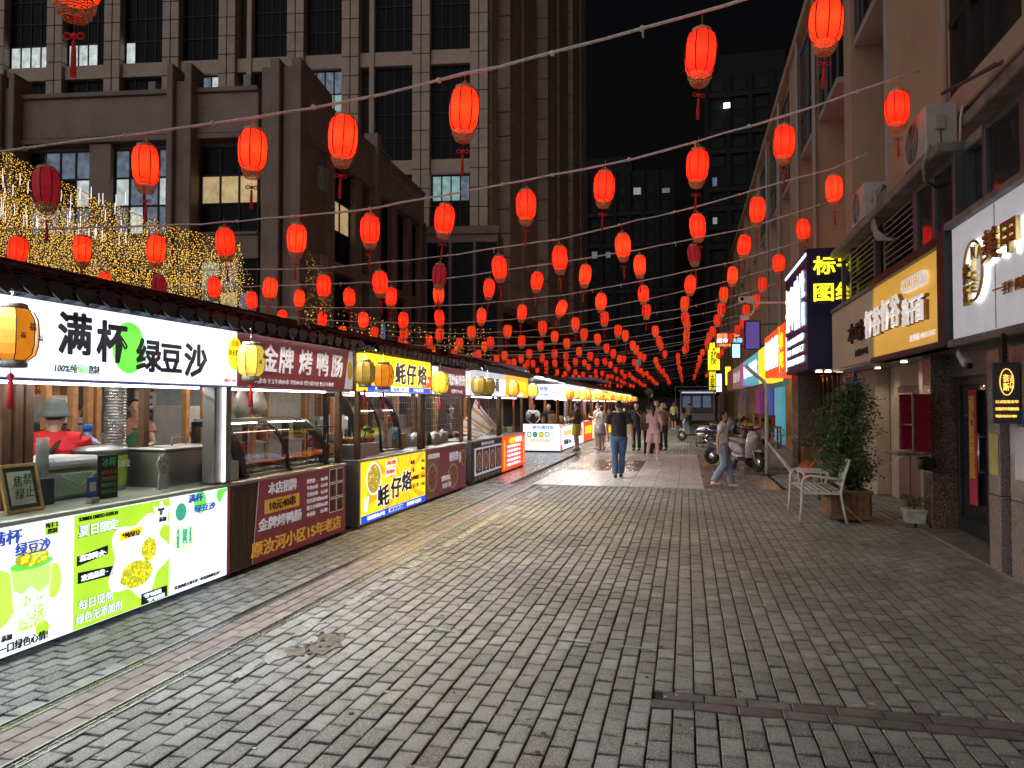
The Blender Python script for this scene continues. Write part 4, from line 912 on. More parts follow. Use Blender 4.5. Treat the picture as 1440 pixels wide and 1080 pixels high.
def stall(y0, y1, label, tiles=True, top=counterm, legs=True, posts=None, lamp=tubelamp, signm=None, sz=(1.82, 2.33), cz=(.05, .87), frontm=None, glow=(.95, .95, 1), watts=22.0, name='food_stall', group='food stalls along the left side'):
    t = thing(name, label, 'food stall', (XF, (y0+y1)/2, 0), 0, group)
    for (x, y) in (posts or [(-4.28, y0 + .06), (-4.28, y1 - .06), (-5.85, y0 + .06), (-5.85, y1 - .06)]):
        MB().bbox(x - .035, x + .035, y - .035, y + .035, 0, 2.34, .005).build('post', wood if x > -5 else lwood, t)
    roof(t, y0, y1, tiles)
    MB().bbox(XF - .72, XF - .02, y0 + .01, y1 - .01, cz[0] + .02, cz[1] - .02, .01).build('counter_body', ssteel, t)
    MB().bbox(XF - .75, XF + .012, y0, y1, cz[1], cz[1] + .035, .006).build('counter_top', top, t)
    MB().bbox(XF - .02, XF, y0 + .005, y1 - .005, cz[0], cz[1] - .003, .003).build('front_panel', frontm or lbwhite, t)
    MB().bbox(-4.27, -4.115, y0, y1, sz[0], sz[1], .004).build('sign_box', signm or lbwhite, t)
    MB().bbox(-4.28, -4.11, y0, y1, sz[0] - .018, sz[0] - .001, .002).build('sign_edge', mat('blue_grey_trim', (.12, .13, .3), .4), t)
    MB().tube([(-4.42, y0 + .15, 1.80), (-4.42, y1 - .15, 1.80)], .013, 6).build('lamp_tube', lamp, t)
    MB().tube([(-5.2, y0 + .2, 2.26), (-5.2, y1 - .2, 2.26)], .02, 6).build('ceiling_tube', lite('ceiling_tube', (1, .95, .86), 85), t)
    MB().box(-5.9, -4.2, y0 + .03, y0 + .05, 2.05, 2.3).box(-5.87, -5.83, y0, y1, 2.18, 2.3).build('roof_beam', wood, t)
    for (x, y) in ((-4.3, y0 + .3), (-4.3, y1 - .18), (-4.85, y0 + .3), (-4.85, y1 - .18)):
        c = MB().lathe([(.01, -.018), (.045, -.018), (.05, 0), (.045, .018), (.01, .018)], (x, y, .05), 12, axis='x').build('caster', black, t)
    MB().box(-5.95, -4.22, y0 + .1, y1 - .1, -.0, .006).build('floor_mat', black, t) if False else None
    eave_fill(y0 + .02, y1 - .02, {'s': (.9, .95, 1)}.get(glow, glow), watts*(y1 - y0), t)
    return t
SX = -4.114      # face of the signs
# ---------- stall 1: white lightbox, mung-bean drink
s1 = stall(1.6, 6.18, watts=30, label='white lightbox stall 满杯绿豆沙 with lime green drink posters', posts=[(-4.66, 4.23), (-4.66, 4.33), (-4.66, 4.42), (-4.95, 5.96), (-5.85, 5.76), (-5.85, 6.07), (-5.85, 6.37), (-5.85, 7.75), (-5.85, 8.1), (-4.4, 1.7)])
text(s1, '满', (SX, 4.13, 1.99), .28, '+x', inkb, width=.30, bold=.035); text(s1, '杯', (SX, 4.47, 1.955), .29, '+x', inkb, width=.30, bold=.035)
text(s1, '绿', (SX, 4.86, 1.90), .25, '+x', inkb, width=.28, bold=.035); text(s1, '豆', (SX, 5.13, 1.90), .24, '+x', inkb, width=.27, bold=.035); text(s1, '沙', (SX, 5.42, 1.885), .27, '+x', inkb, width=.31, bold=.035)
text(s1, '100%纯', (SX, 4.10, 1.862), .06, '+x', inkb, width=.2, bold=.005, shear=.15); text(s1, '绿豆', (SX, 4.30, 1.862), .06, '+x', lbgreen, width=.1, bold=.005); text(s1, '熬制', (SX, 4.40, 1.862), .06, '+x', inkb, width=.1, bold=.005)
mb = MB(); X = -4.115
pr(mb, X, circle(28, 4.79, 2.075, .17, .195), 0, 0.4); pr(mb, X, circle(20, 6.145, 2.12, .115, .155), 1, .4)
mb.build('sign_print', [lbgreen, lbyel], s1, kind='stuff')
text(s1, '江春', (SX, 6.09, 2.19), .05, '+x', lbred, width=.11, bold=.01); text(s1, '功夫集市', (SX, 6.04, 2.10), .055, '+x', inkb, width=.21, bold=.01); text(s1, '摊位号: D19', (SX, 5.98, 1.85), .035, '+x', lbred, width=.2, bold=0)
# front posters
mb = MB(); X = XF
G = 3
pr(mb, X, rect(4.385, .055, 5.375, .862), 0, .5)                       # lime panel
pr(mb, X, circle(48, 5.03, .45, .31, .30, .5, .16, 5), 1, 1)             # white cloud
pr(mb, X, rect(4.14, .765, 4.25, .85), 0, 1)                            # small lime tag
pr(mb, X, [(4.41,.50),(4.70,.535),(4.70,.60),(4.41,.57)], 2, 1); pr(mb, X, [(4.42,.375),(4.76,.365),(4.76,.435),(4.42,.455)], 2, 1)
pr(mb, X, rect(5.05, .06, 5.35, .15), 2, 1.5)
pr(mb, X, [(4.81,.605),(5.05,.63),(5.05,.69),(4.81,.665)], 3, 1.5)
pr(mb, X, [(5.17,.83),(5.23,.80),(5.27,.86),(5.31,.80),(5.37,.80),(5.345,.72),(5.36,.64),(5.29,.66),(5.25,.60),(5.22,.68),(5.15,.69),(5.20,.75)], 1, 1.5)
pr(mb, X, circle(24, 5.515, .73, .07, .075), 4, 1); pr(mb, X, circle(24, 5.77, .78, .085, .10), 5, 1); pr(mb, X, circle(24, 5.555, .495, .14, .12), 6, 1)
pr(mb, X, [(6.02,.862),(6.0,.80),(6.04,.74),(6.08,.76),(6.10,.81),(6.165,.84),(6.165,.862)], 5, 1)
pr(mb, X, circle(24, 3.78, .42, .16, .19), 7, .6); pr(mb, X, circle(24, 4.22, .45, .06, .12), 7, .6); pr(mb, X, circle(16, 4.13, .15, .055, .05), 0, 1.5)
# the printed cup: tapering glass, milky lower part, green liquid top, mound of beans
pr(mb, X, [(3.875,.605),(4.205,.575),(4.16,.165),(3.925,.165)], 6, .9); pr(mb, X, [(3.888,.60),(4.192,.57),(4.148,.175),(3.937,.175)], 11, 1); pr(mb, X, [(3.91,.56),(3.93,.56),(3.958,.2),(3.945,.2)], 1, 1.3); pr(mb, X, [(3.935,.235),(4.152,.225),(4.148,.175),(3.937,.175)], 6, 1.2)
pr(mb, X, [(3.885,.585),(4.195,.56),(4.175,.44),(4.10,.40),(4.03,.46),(3.97,.42),(3.905,.45)], 8, 1.5)
pr(mb, X, circle(20, 4.04, .60, .165, .035), 5, 1.8); pr(mb, X, circle(20, 4.04, .64, .13, .055), 9, 2)
rr = random.Random(4)
for i in range(40): a, r_ = rr.uniform(0, 6.28), math.sqrt(rr.random()); pr(mb, X, circle(7, 4.04 + .12*r_*math.cos(a), .645 + .05*r_*math.sin(a), .014, .011), 3 if i % 3 else 8, 2.4)
for i in range(60): u, v = rr.random(), rr.random(); pr(mb, X, circle(7, 3.95 + .18*u, .19 + .20*v*v, .009, .010), 8 if i % 2 else 0, 2)
# heap of beans drawn on the lime poster
for (cy, cz, ry, rz_, n_) in ((5.0, .32, .17, .10, 190), (5.13, .49, .08, .09, 90)):
    pr(mb, X, circle(20, cy, cz, ry*1.02, rz_*1.02, 1, .06, 7), 9, 1.2)
    for i in range(int(n_*1.5)): a, r_ = rr.uniform(0, 6.28), math.sqrt(rr.random()); pr(mb, X, circle(6, cy + ry*r_*math.cos(a), cz + rz_*r_*math.sin(a), .0105, .009), [3, 10, 9][i % 3], 1.4 + .25*(i % 3))
mb.build('poster_print', [lblime, lbwhite, inkb, lbyel, lbteal, lbgreen, lbpale, lb('lightbox_leaf', (.45, .75, .08)), lb('lightbox_matcha', (.45, .72, .15)), lbbean2, lbbean, lb('lightbox_milk', (.60, .70, .62))], s1, kind='stuff')
TX = XF + .008
text(s1, '满杯', (TX, 3.72, .755), .09, '+x', lbnavy, width=.24, bold=.03); text(s1, '绿豆沙', (TX, 3.91, .665), .085, '+x', lbnavy, width=.27, bold=.03); text(s1, '纯手工', (TX, 4.14, .812), .035, '+x', inkb, width=.11, bold=.01); text(s1, '熬制', (TX, 4.155, .772), .035, '+x', inkb, width=.08, bold=.01)
text(s1, '一口绿色心情!', (TX, 3.80, .075), .06, '+x', inkb, width=.39, bold=.01); text(s1, '添加', (TX, 3.82, .15), .04, '+x', inkb, width=.08, bold=.01); text(s1, '0', (TX, 3.78, .15), .04, '+x', inkb, bold=.01)
text(s1, 'SUMMER LIMITED EDITION', (TX, 4.42, .815), .03, '+x', inkb, width=.38, bold=.02)
text(s1, '夏日限定', (TX, 4.41, .70), .085, '+x', inkb, width=.39, bold=.06, ext=.0015); text(s1, '夏日限定', (TX + .003, 4.415, .704), .08, '+x', lbwhite, width=.38, bold=.005)
text(s1, '清凉降火·', (TX, 4.43, .528), .045, '+x', lbwhite, width=.27, bold=.01, rz=0); text(s1, '欢迎品尝 ·', (TX, 4.45, .385), .045, '+x', lbwhite, width=.28, bold=.01)
text(s1, '*纯绿豆', (TX + .006, 4.83, .62), .045, '+x', inkb, width=.20, bold=.02)
for (s_, y, z, w_) in (('每日现熬', 4.42, .185, .33), ('绿色无添加剂', 4.40, .09, .44)):
    text(s1, s_, (TX, y, z), .07, '+x', inkb, width=w_, bold=.06, ext=.0015); text(s1, s_, (TX + .003, y, z), .07, '+x', lbwhite, width=w_, bold=.0)
text(s1, '"绿"色新造', (TX + .006, 5.07, .108), .033, '+x', lbwhite, width=.22, bold=.0); text(s1, '"爽"在这里', (TX + .006, 5.11, .066), .033, '+x', lbwhite, width=.22, bold=0)
text(s1, '"0"', (TX + .006, 5.22, .74), .06, '+x', inkb, width=.1, bold=.01); text(s1, '添加', (TX + .006, 5.23, .685), .04, '+x', inkb, width=.09, bold=.01)
text(s1, '满杯', (TX, 5.60, .79), .07, '+x', lbnavy, width=.20, bold=.03); text(s1, '绿豆沙', (TX, 5.68, .695), .065, '+x', lbnavy, width=.30, bold=.03)
text(s1, '绿色', (TX, 5.53, .44), .14, '+x', lbteal, width=.06, bold=.01, vertical=True); text(s1, '豆在这里', (TX, 5.62, .42), .17, '+x', lbteal, width=.03, vertical=True, bold=0); text(s1, '夏天的味道', (TX, 5.46, .40), .19, '+x', lbteal, width=.03, vertical=True, bold=0)
text(s1, '"炎热的夏天离不开一杯清凉的绿豆沙!"', (TX, 5.43, .085), .03, '+x', inkb, width=.66, bold=0)
# steel post with the bright vertical tube
pt = thing('lit_corner_post', 'brushed steel corner post with a glowing vertical tube at the white stall', 'post', (-4.25, 6.1, .92))
MB().bbox(-4.32, -4.18, 5.95, 6.20, .92, 1.815, .01).build('post_body', mat('satin_post', (.22, .215, .20), .5, .7, var=.1), pt)
MB().tube([(-4.165, 6.06, .93), (-4.165, 6.06, 1.81)], .014, 8).build('light_tube', lite('led_tube_bright', (1, .97, 1), 4), pt)
# ---------- items on stall 1
ct = .906
fr = thing('picture_frame', 'tilted wooden picture frame reading 禁止焦绿 on the counter', 'picture frame', (-4.4, 4.2, ct))
TT = Matrix.Translation((-4.42, 4.20, ct)) @ Matrix.Rotation(R_(-14), 4, 'Y') @ Matrix.Rotation(R_(0), 4, 'Z')
fm = mat('pale_pine', (.55, .36, .14), .5, var=.15, scale=20)
for q in ((-.01, .012, -.15, -.125, 0, .34), (-.01, .012, .125, .15, 0, .34), (-.01, .012, -.125, .125, 0, .025), (-.01, .012, -.125, .125, .315, .34)): MB().bbox(q[0], q[1], q[2], q[3], q[4], q[5], .003, T=TT).build('frame_bar', fm, fr)
MB().box(-.008, .0, -.125, .125, .025, .315, T=TT).build('mount', mat('dark_green_card', (.03, .09, .04), .7), fr)
MB().box(0, .003, -.095, .095, .055, .285, T=TT).build('sheet', mat('cream_sheet', (.7, .72, .62), .7), fr)
for (c_, y, z) in (('焦', -.07, .18), ('禁', .01, .19), ('绿', -.07, .09), ('止', .01, .10)):
    p = TT @ Vector((.006, y, z)); text(fr, c_, p, .075, (R_(90), 0, R_(90)), mat('green_ink', (.05, .2, .05), .5), width=.075, ext=.001)
MB().poly([tuple(TT @ Vector(p)) for p in ((-.01, .02, .2), (-.12, .02, 0), (-.01, .02, 0))], (0, .012, 0)).build('stand', fm, fr)
for i, (y, x, h) in enumerate(((4.43, -4.75, .36), (4.62, -4.72, .50))):
    cu = thing('cup_stack', ['shorter stack of clear plastic cups behind the picture frame', 'taller stack of clear plastic cups beside the cooler box'][i], 'cups', (x, y, ct), 0, 'stacks of clear cups')
    for k in range(int(h/.045)):
        MB().lathe([(.035, 0), (.045, .085), (.048, .088), (.044, .086), (.033, .004)], (x, y, ct + k*.04), 16).build('cup', mat('clear_plastic', (.80, .86, .82), .12, var=0, alpha=.38), cu)
co = thing('cooler_box', 'pale green cooler box with a thick white lid on the counter', 'cooler', (-4.85, 4.9, ct))
MB().bbox(-5.05, -4.68, 4.68, 5.12, ct, ct + .24, .04).build('box', mat('sage_plastic', (.33, .42, .27), .45), co); MB().bbox(-5.07, -4.66, 4.66, 5.14, ct + .242, ct + .33, .03).build('lid', mat('white_plastic2', (.72, .72, .70), .35), co)
MB().tube([(-4.66, 4.72, ct + .2), (-4.64, 4.9, ct + .1), (-4.66, 5.08, ct + .2)], .008, 6).build('handle', mat('sage_plastic', (.33, .42, .27), .45), co)
cd = thing('payment_card', 'small blue payment card standing on the counter before the cooler', 'card', (-4.36, 4.72, ct))
MB().bbox(-4.365, -4.36, 4.67, 4.77, ct + .04, ct + .19, .001).build('card', mat('royal_blue_card', (.02, .10, .45), .4), cd); MB().box(-4.358, -4.356, 4.69, 4.75, ct + .085, ct + .155).build('white_square', mat('paper_white', (.75, .75, .75), .6), cd); MB().bbox(-4.39, -4.33, 4.68, 4.76, ct, ct + .04, .004).build('stand', mat('frosted_acrylic', (.5, .52, .5), .3), cd)
mn = thing('menu_board', 'narrow black board with green and orange handwriting on the counter', 'menu board', (-4.45, 5.0, ct))
MB().bbox(-4.47, -4.45, 4.88, 5.08, ct, ct + .34, .003).build('board', mat('chalkboard', (.012, .014, .014), .5), mn)
text(mn, '冰杯', (-4.446, 4.90, ct + .25), .07, '+x', mat('green_chalk', (.1, .6, .2), .6), width=.15, ext=.001)
for k in range(4): text(mn, ['绿豆冰沙', '原味绿豆', '椰奶绿豆', '桂花绿豆'][k], (-4.446, 4.90, ct + .19 - k*.05), .032, '+x', mat(['orange_chalk', 'green_chalk'][k > 1], [(.6, .25, .08), (.1, .6, .2)][k > 1], .6), width=.16, ext=.001, bold=0)
po = thing('steel_pot', 'round stainless steel insulated pot with a lime green label', 'pot', (-4.95, 5.45, ct))
MB().lathe([(.19, 0), (.2, .02), (.2, .33), (.215, .335), (.215, .355), (.19, .37), (.1, .385), (.02, .39)], (-4.95, 5.45, ct), 28).build('body', ssteel, po)
lab = MB(); n_ = 12
vs = []
for i in range(n_ + 1):
    a = R_(-50 + 100*i/n_); 
    for z in (ct + .05, ct + .30): vs.append((-4.95 + .204*math.cos(a), 5.45 + .204*math.sin(a), z))
lab.add(vs, [(2*i, 2*i+2, 2*i+3, 2*i+1) for i in range(n_)], 0, True); lab.build('label', mat('lime_label', (.36, .56, .05), .5), po)
text(po, '冰绿豆', (-4.742, 5.38, ct + .2), .06, '+x', mat('cream_ink', (.85, .85, .6), .5), width=.17, ext=.001)
for a in (-1, 1): MB().tube([(-4.95, 5.45 + a*.2, ct + .28), (-4.95, 5.45 + a*.25, ct + .28), (-4.95, 5.45 + a*.25, ct + .2), (-4.95, 5.45 + a*.2, ct + .2)], .008, 6).build('handle', ssteel, po)
wj = thing('water_jug', 'large translucent blue water jug turned neck up behind the steel pot', 'water jug', (-5.2, 5.6, ct))
MB().lathe([(.14, 0), (.15, .02), (.15, .3), (.14, .36), (.07, .43), (.035, .45), (.035, .52)], (-5.25, 5.62, ct), 20).build('bottle', mat('blue_polycarbonate', (.12, .22, .34), .15, alpha=.75), wj)
MB().lathe([(.038, 0), (.04, .05), (.03, .06)], (-5.25, 5.62, ct + .5), 14).build('cap', mat('blue_cap', (.02, .12, .5), .4), wj)
du = thing('exhaust_duct', 'crinkled silver flexible exhaust duct rising behind the steel pot', 'duct', (-5.3, 5.95, 1.3))
prof = []; z = 1.2
while z < 2.3: prof += [(.088, z), (.1, z + .010), (.1, z + .018)]; z += .028
MB().lathe([(r_, zz) for r_, zz in prof], (-5.3, 6.0, 0), 24, sm=False, cap=False).build('hose', mat('silver_foil', (.6, .58, .54), .28, 1.0, var=.2, bump=.9, bscale=90), du)
pw = thing('paw_cutout', 'white paw-shaped cut-out card standing near the corner post', 'cut-out', (-4.45, 5.62, ct))
pts = [(5.55,0),(5.67,0),(5.685,.06),(5.655,.13),(5.67,.17),(5.70,.21),(5.695,.25),(5.67,.262),(5.66,.29),(5.63,.285),(5.615,.305),(5.59,.285),(5.565,.29),(5.555,.26),(5.53,.25),(5.53,.21),(5.555,.17),(5.56,.12),(5.545,.06)]
MB().poly([(-4.45, a, ct + b) for a, b in pts], (-.008, 0, 0)).build('card', mat('white_card', (.62, .65, .62), .5), pw)
MB().poly([(-4.448, a, ct + b) for a, b in circle(14, 5.612, .17, .035, .04)], (-.001, 0, 0)).build('pad', mat('grey_green_pad', (.3, .38, .28), .6), pw)
for k, (a, b) in enumerate(((5.57, .235), (5.612, .25), (5.655, .235))): MB().poly([(-4.448, p, ct + q) for p, q in circle(10, a, b, .016, .022)], (-.001, 0, 0)).build('toe_pad', mat('grey_green_pad', (.3, .38, .28), .6), pw)
MB().box(-4.49, -4.44, 5.56, 5.66, ct, ct + .008).build('stand', mat('white_card', (.62, .65, .62), .5), pw)
sb = thing('steel_tank', 'long stainless steel counter tank behind the paw cut-out', 'tank', (-4.8, 6.2, ct))
MB().bbox(-4.95, -4.52, 5.72, 6.9, ct - .02, ct + .32, .01).build('body', ssteel, sb); MB().bbox(-4.97, -4.5, 5.7, 6.92, ct + .322, ct + .345, .006).build('rim', ssteel, sb); MB().tube([(-4.75, 6.1, ct+.34), (-4.75, 6.1, ct+.42), (-4.75, 6.3, ct+.42), (-4.75, 6.3, ct+.34)], .008, 6).build('handle', ssteel, sb)
tp = thing('tap', 'curved chrome tap over the dark sink at the left edge', 'tap', (-5.0, 3.9, ct)); MB().tube([(-4.95, 3.8, ct + .0), (-4.95, 3.8, ct + .28), (-4.93, 3.86, ct + .33), (-4.9, 3.95, ct + .33), (-4.9, 4.0, ct + .27)], .012, 8).build('spout', ssteel, tp); MB().bbox(-5.15, -4.75, 3.7, 4.15, ct, ct + .12, .01).build('sink', mat('dark_steel', (.2, .2, .2), .35, 1), tp)
fb = thing('black_case', 'small dark box leaning behind the picture frame', 'box', (-4.6, 4.45, ct)); MB().bbox(-4.62, -4.58, 4.35, 4.6, ct, ct + .2, .006).build('panel', mat('slate_plastic', (.02, .035, .035), .4), fb)

# ---------- stall 2: maroon skewer stall with curved display case
s2 = stall(6.2, 8.66, glow=(1, .9, .8), watts=18, label= 'maroon stall 金牌烤鸭肠 with a curved glass display case and bamboo-stick print', frontm=maroon, signm=maroon, top=ssteel, lamp=tubewarm)
for (c_, y) in (('金', 6.58), ('牌', 6.9), ('烤', 7.31), ('鸭', 7.70), ('肠', 8.07)): text(s2, c_, (SX, y, 1.97), .27, '+x', vwhite, width=.30, bold=.02, shear=.08)
text(s2, '鸡胗串 手工牛肉小串 羊肉小串 特色烤鸡皮 烧江小海鲜', (SX, 6.47, 1.852), .05, '+x', vwhite, width=1.75, bold=0)
mb = MB(); pr(mb, -4.115, [(8.42, 1.835), (8.655, 1.835), (8.655, 2.31), (8.55, 2.31)], 0, .5); pr(mb, -4.115, circle(18, 8.57, 2.07, .07, .12), 1, 1.2)
mb.build('sign_print', [mat('white_vinyl_panel', (.5, .5, .55), .4, emi=(.6, .6, .65), est=.35), mat('yellow_print', (.5, .35, .05), .5)], s2, kind='stuff')
mb = MB()
pr(mb, XF, rect(6.22, .06, 6.60, .862), 0, .4)
rr = random.Random(9)
for i in range(60):
    y = 6.225 + .37*rr.random(); h = rr.uniform(.2, .75); z0 = rr.uniform(.07, .8 - h*.9); w_ = rr.uniform(.002, .005); sl = rr.uniform(-.02, .02); lim = lambda v: min(6.598, max(6.222, v))
    pr(mb, XF, [(lim(y), z0), (lim(y + w_), z0), (lim(y + w_ + sl), min(.86, z0 + h)), (lim(y + sl), min(.86, z0 + h))], 1 + (i % 3), .8)
pr(mb, XF, [(6.585, .06), (6.592, .06), (6.70, .86), (6.69, .86)], 4, 1); pr(mb, XF, [(6.22, .862), (6.69, .862), (6.585, .06), (6.22, .06)], 0, .3)
pr(mb, XF, rect(6.80, .52, 7.5, .665), 5, 1)
for i in range(3):
    for j in range(2):
        pr(mb, XF, rect(8.21 + j*.19, .33 + i*.18, 8.39 + j*.19, .50 + i*.18), 4, .6); pr(mb, XF, rect(8.22 + j*.19, .34 + i*.18, 8.38 + j*.19, .49 + i*.18), 6 + (i + j) % 2, 1)
        for q in range(7): y = 8.23 + j*.19 + q*.02; pr(mb, XF, [(y, .35 + i*.18), (y + .006, .35 + i*.18), (y + .02, .47 + i*.18), (y + .012, .47 + i*.18)], 8, 1.4)
mb.build('panel_print', [mat('dark_brown_print', (.05, .025, .012), .5), mat('stick_tan', (.30, .18, .07), .5), mat('stick_brown', (.16, .08, .03), .5), mat('stick_dark', (.08, .05, .02), .5), vwhite, vgold, mat('meat_red', (.14, .02, .02), .5), mat('meat_brown', (.17, .07, .03), .5), mat('meat_glaze', (.3, .12, .05), .4)], s2, kind='stuff')
text(s2, '本店招牌', (TX, 6.86, .71), .12, '+x', vwhite, width=.57, bold=.02); text(s2, '10元40串', (TX + .004, 6.86, .545), .10, '+x', mat('maroon_ink', (.08, .01, .015), .5), width=.58, bold=.02)
text(s2, '金牌烤鸭肠', (TX, 6.68, .36), .12, '+x', vwhite, width=.86, bold=.015, shear=.1); text(s2, '原汝河小区15年老店', (TX, 6.56, .115), .15, '+x', vgold, width=1.98, bold=.02)
for k, (a, b) in enumerate((('烤鸭食', '10元/4串'), ('牛肉小串', '1元/串'), ('羊肉小串', '1元/串'), ('特色烤鸡皮', '10元/4串'), ('烧江小海鲜', '10元/把'), ('小面筋', '5元/把'))):
    text(s2, a, (TX, 7.66, .74 - k*.075), .05, '+x', vwhite, width=.065*len(a), bold=.0); text(s2, b, (TX, 7.98, .74 - k*.075), .045, '+x', vwhite, width=.2, bold=0)
pglass = glass('display_glass', gloss=.06)
def display(y0, y1, z0, x0=-4.26, depth=.62, h=.56, label='', n=2, tall=1.0):
    t = thing('display_case', label, 'display case', (x0, (y0+y1)/2, z0), 0)
    def arc(k=9, off=0): return [(x0 - .05 + off - (depth - .1)*(1 - math.cos(math.pi/2*i/k))*.75, z0 + h*tall*math.sin(math.pi/2*i/k)) for i in range(k + 1)]
    A = arc()
    for j in range(n + 1):
        y = y0 + (y1 - y0)*j/n; w_ = .04 if j in (0, n) else .016
        mb = MB(); th = .085 if j in (0, n) else .04
        for i in range(len(A) - 1):
            (xa, za), (xb, zb) = A[i], A[i+1]; d = Vector((xb - xa, 0, zb - za)).normalized(); nn = Vector((-d.z, 0, d.x))*th
            if i == 0: pass
            mb.poly([(xa, y - w_, za), (xb, y - w_, zb), (xb + nn.x, y - w_, zb + nn.z), (xa + nn.x, y - w_, za + nn.z)], (0, 2*w_, 0))
        mb.box(x0 - depth, A[-1][0] + .01, y - w_, y + w_, A[-1][1] - .055, A[-1][1] - .002); mb.box(x0 - depth - .02, x0 - depth + .03, y - w_, y + w_, z0, A[-1][1] - .003)
        mb.box(x0 - depth, x0 - .02, y - w_ + .001, y + w_ - .001, z0, z0 + .03)
        mb.build('curved_frame', black, t)
    mb = MB(); vs = []
    for (x, z) in A: vs += [(x - .01, y0, z), (x - .01, y1, z)]
    mb.add(vs, [(2*i, 2*i+1, 2*i+3, 2*i+2) for i in range(len(A) - 1)], 0, True); mb.build('front_glass', pglass, t)
    MB().box(x0 - depth, A[-1][0] + .01, y0 - .03, y1 + .03, A[-1][1], A[-1][1] + .025).build('top_shelf', ssteel, t)
    MB().box(x0 - depth + .01, x0 - .06, y0 + .03, y1 - .03, z0 + .0, z0 + .018).build('tray_floor', ssteel, t)
    MB().tube([(A[-1][0] - .02, y0 + .05, A[-1][1] - .03), (A[-1][0] - .02, y1 - .05, A[-1][1] - .03)], .009, 6).build('inner_lamp', tubewarm, t)
    return t
dc = display(6.62, 8.35, .91, label='curved glass display case with black ribs on the maroon skewer stall', n=2)
foodm = [mat('raw_meat_red', (.38, .04, .03), .4, var=.3, scale=30), mat('foil_silver', (.6, .6, .6), .25, 1, var=.3, bump=.9, bscale=60), mat('tofu_tan', (.5, .33, .15), .6, var=.2), mat('leaf_green', (.07, .16, .03), .6, var=.3), mat('sausage_orange', (.55, .18, .03), .4, var=.2), mat('white_foam', (.7, .7, .68), .6)]
for i in range(6):
    y = 6.8 + i*.27; f_ = thing('skewer_tray', ['foil tray of pale skewers in the display case, nearest the corner post', 'second tray in the display case, white foam with meat', 'third tray in the display case with red meat skewers', 'fourth tray in the display case with orange sausage skewers', 'fifth tray in the display case with red skewers', 'last tray in the display case beside its far frame'][i], 'tray', (-4.6, y, .93), 0, 'trays in the curved display case')
    MB().bbox(-4.82, -4.42, y - .13, y + .13, .93, .96, .008).build('tray', foodm[1 if i % 2 else 5], f_)
    mb = MB(); rr = random.Random(i)
    for q in range(12): yy = y - .11 + q*.02; mb.tube([(-4.8, yy, .97 + rr.random()*.03), (-4.5, yy + rr.uniform(-.01, .01), .98 + rr.random()*.03)], .011, 5)
    mb.build('skewers', foodm[[2, 5, 0, 4, 0, 2][i]], f_, kind='stuff')
bs = thing('plastic_bags', 'white plastic bags hanging over the display case', 'bags', (-4.9, 7.6, 1.5)); plast = mat('white_bag', (.6, .6, .6), .35, alpha=.85, var=.2, bump=.6, bscale=30)
for i, (y, z) in enumerate(((7.35, 1.62), (7.6, 1.58), (7.95, 1.6))): MB().lathe([(.02, .3), (.05, .2), (.09, .08), (.1, .0), (.06, -.08)], (-5.0, y, z), 9).build('bag', plast, bs)
rolls = tag(MB().lathe([(.05, 0), (.05, .28)], (-5.1, 7.75, 1.5), 14).build('red_roll', mat('red_fabric', (.5, .02, .02), .6)), 'upright red roll standing behind the display case', 'roll')
th = thing('till_box', 'stainless box with a white receipt printer at the corner of the maroon stall', 'box', (-4.4, 6.3, .91)); MB().bbox(-4.5, -4.24, 6.21, 6.42, .906, 1.1, .01).build('box', ssteel, th)

# ---------- stall 3: yellow oyster omelette + maroon neighbour
s3 = stall(9.1, 11.6, glow=(1, .68, .2), watts=55, label= 'yellow lightbox stall 蚝仔烙 with a blue strip and omelette picture', frontm=lbyel, signm=lbyel, top=ssteel)
MB().bbox(-4.95, -4.2, 9.06, 9.1, .03, .9, .005).build('end_panel', ssteel, s3)
for (c_, y) in (('蚝', 10.05), ('仔', 10.5), ('烙', 10.98)): 
    text(s3, c_, (SX, y, 1.94), .30, '+x', lbwhite, width=.42, bold=.07, ext=.001); text(s3, c_, (SX + .003, y, 1.94), .30, '+x', inkb, width=.42, bold=.03)
mb = MB()
for i in range(16):
    a0 = i*math.pi/8; a1 = a0 + .13; rmax = 1.0
    def clip(a): 
        y, z = 10.6 + 1.3*math.cos(a), .45 + 1.3*math.sin(a); k = 1
        if y > 11.58: k = min(k, .98/(1.3*math.cos(a)))
        if y < 9.13: k = min(k, -1.47/(1.3*math.cos(a)))
        if z > .86: k = min(k, .41/(1.3*math.sin(a)))
        if z < .155: k = min(k, -.295/(1.3*math.sin(a)))
        return (10.6 + 1.3*k*math.cos(a), .45 + 1.3*k*math.sin(a))
    pr(mb, XF, [(10.6, .45), clip(a0), clip(a1)], 0, .5)
pr(mb, XF, rect(9.11, .053, 11.59, .152), 1, .6); pr(mb, XF, circle(26, 9.52, .62, .25, .225), 2, 1); pr(mb, XF, circle(26, 9.52, .62, .225, .2), 3, 1.4)
rr = random.Random(2)
for i in range(60): a, r_ = rr.uniform(0, 6.28), math.sqrt(rr.random()); pr(mb, XF, circle(6, 9.52 + .2*r_*math.cos(a), .62 + .17*r_*math.sin(a), .02, .014), [4, 5, 6][i % 3], 1.8)
pr(mb, XF, [(9.92,.60),(10.3,.62),(10.3,.72),(9.92,.70)], 2, 1); pr(mb, XF, [(9.95,.725),(10.32,.75),(10.32,.85),(9.95,.82)], 2, 1); pr(mb, XF, rect(10.05, .075, 10.6, .135), 2, 1)
pr(mb, XF, [(9.2, .2), (9.3, .2), (9.36, .4), (9.22, .38)], 2, 1)
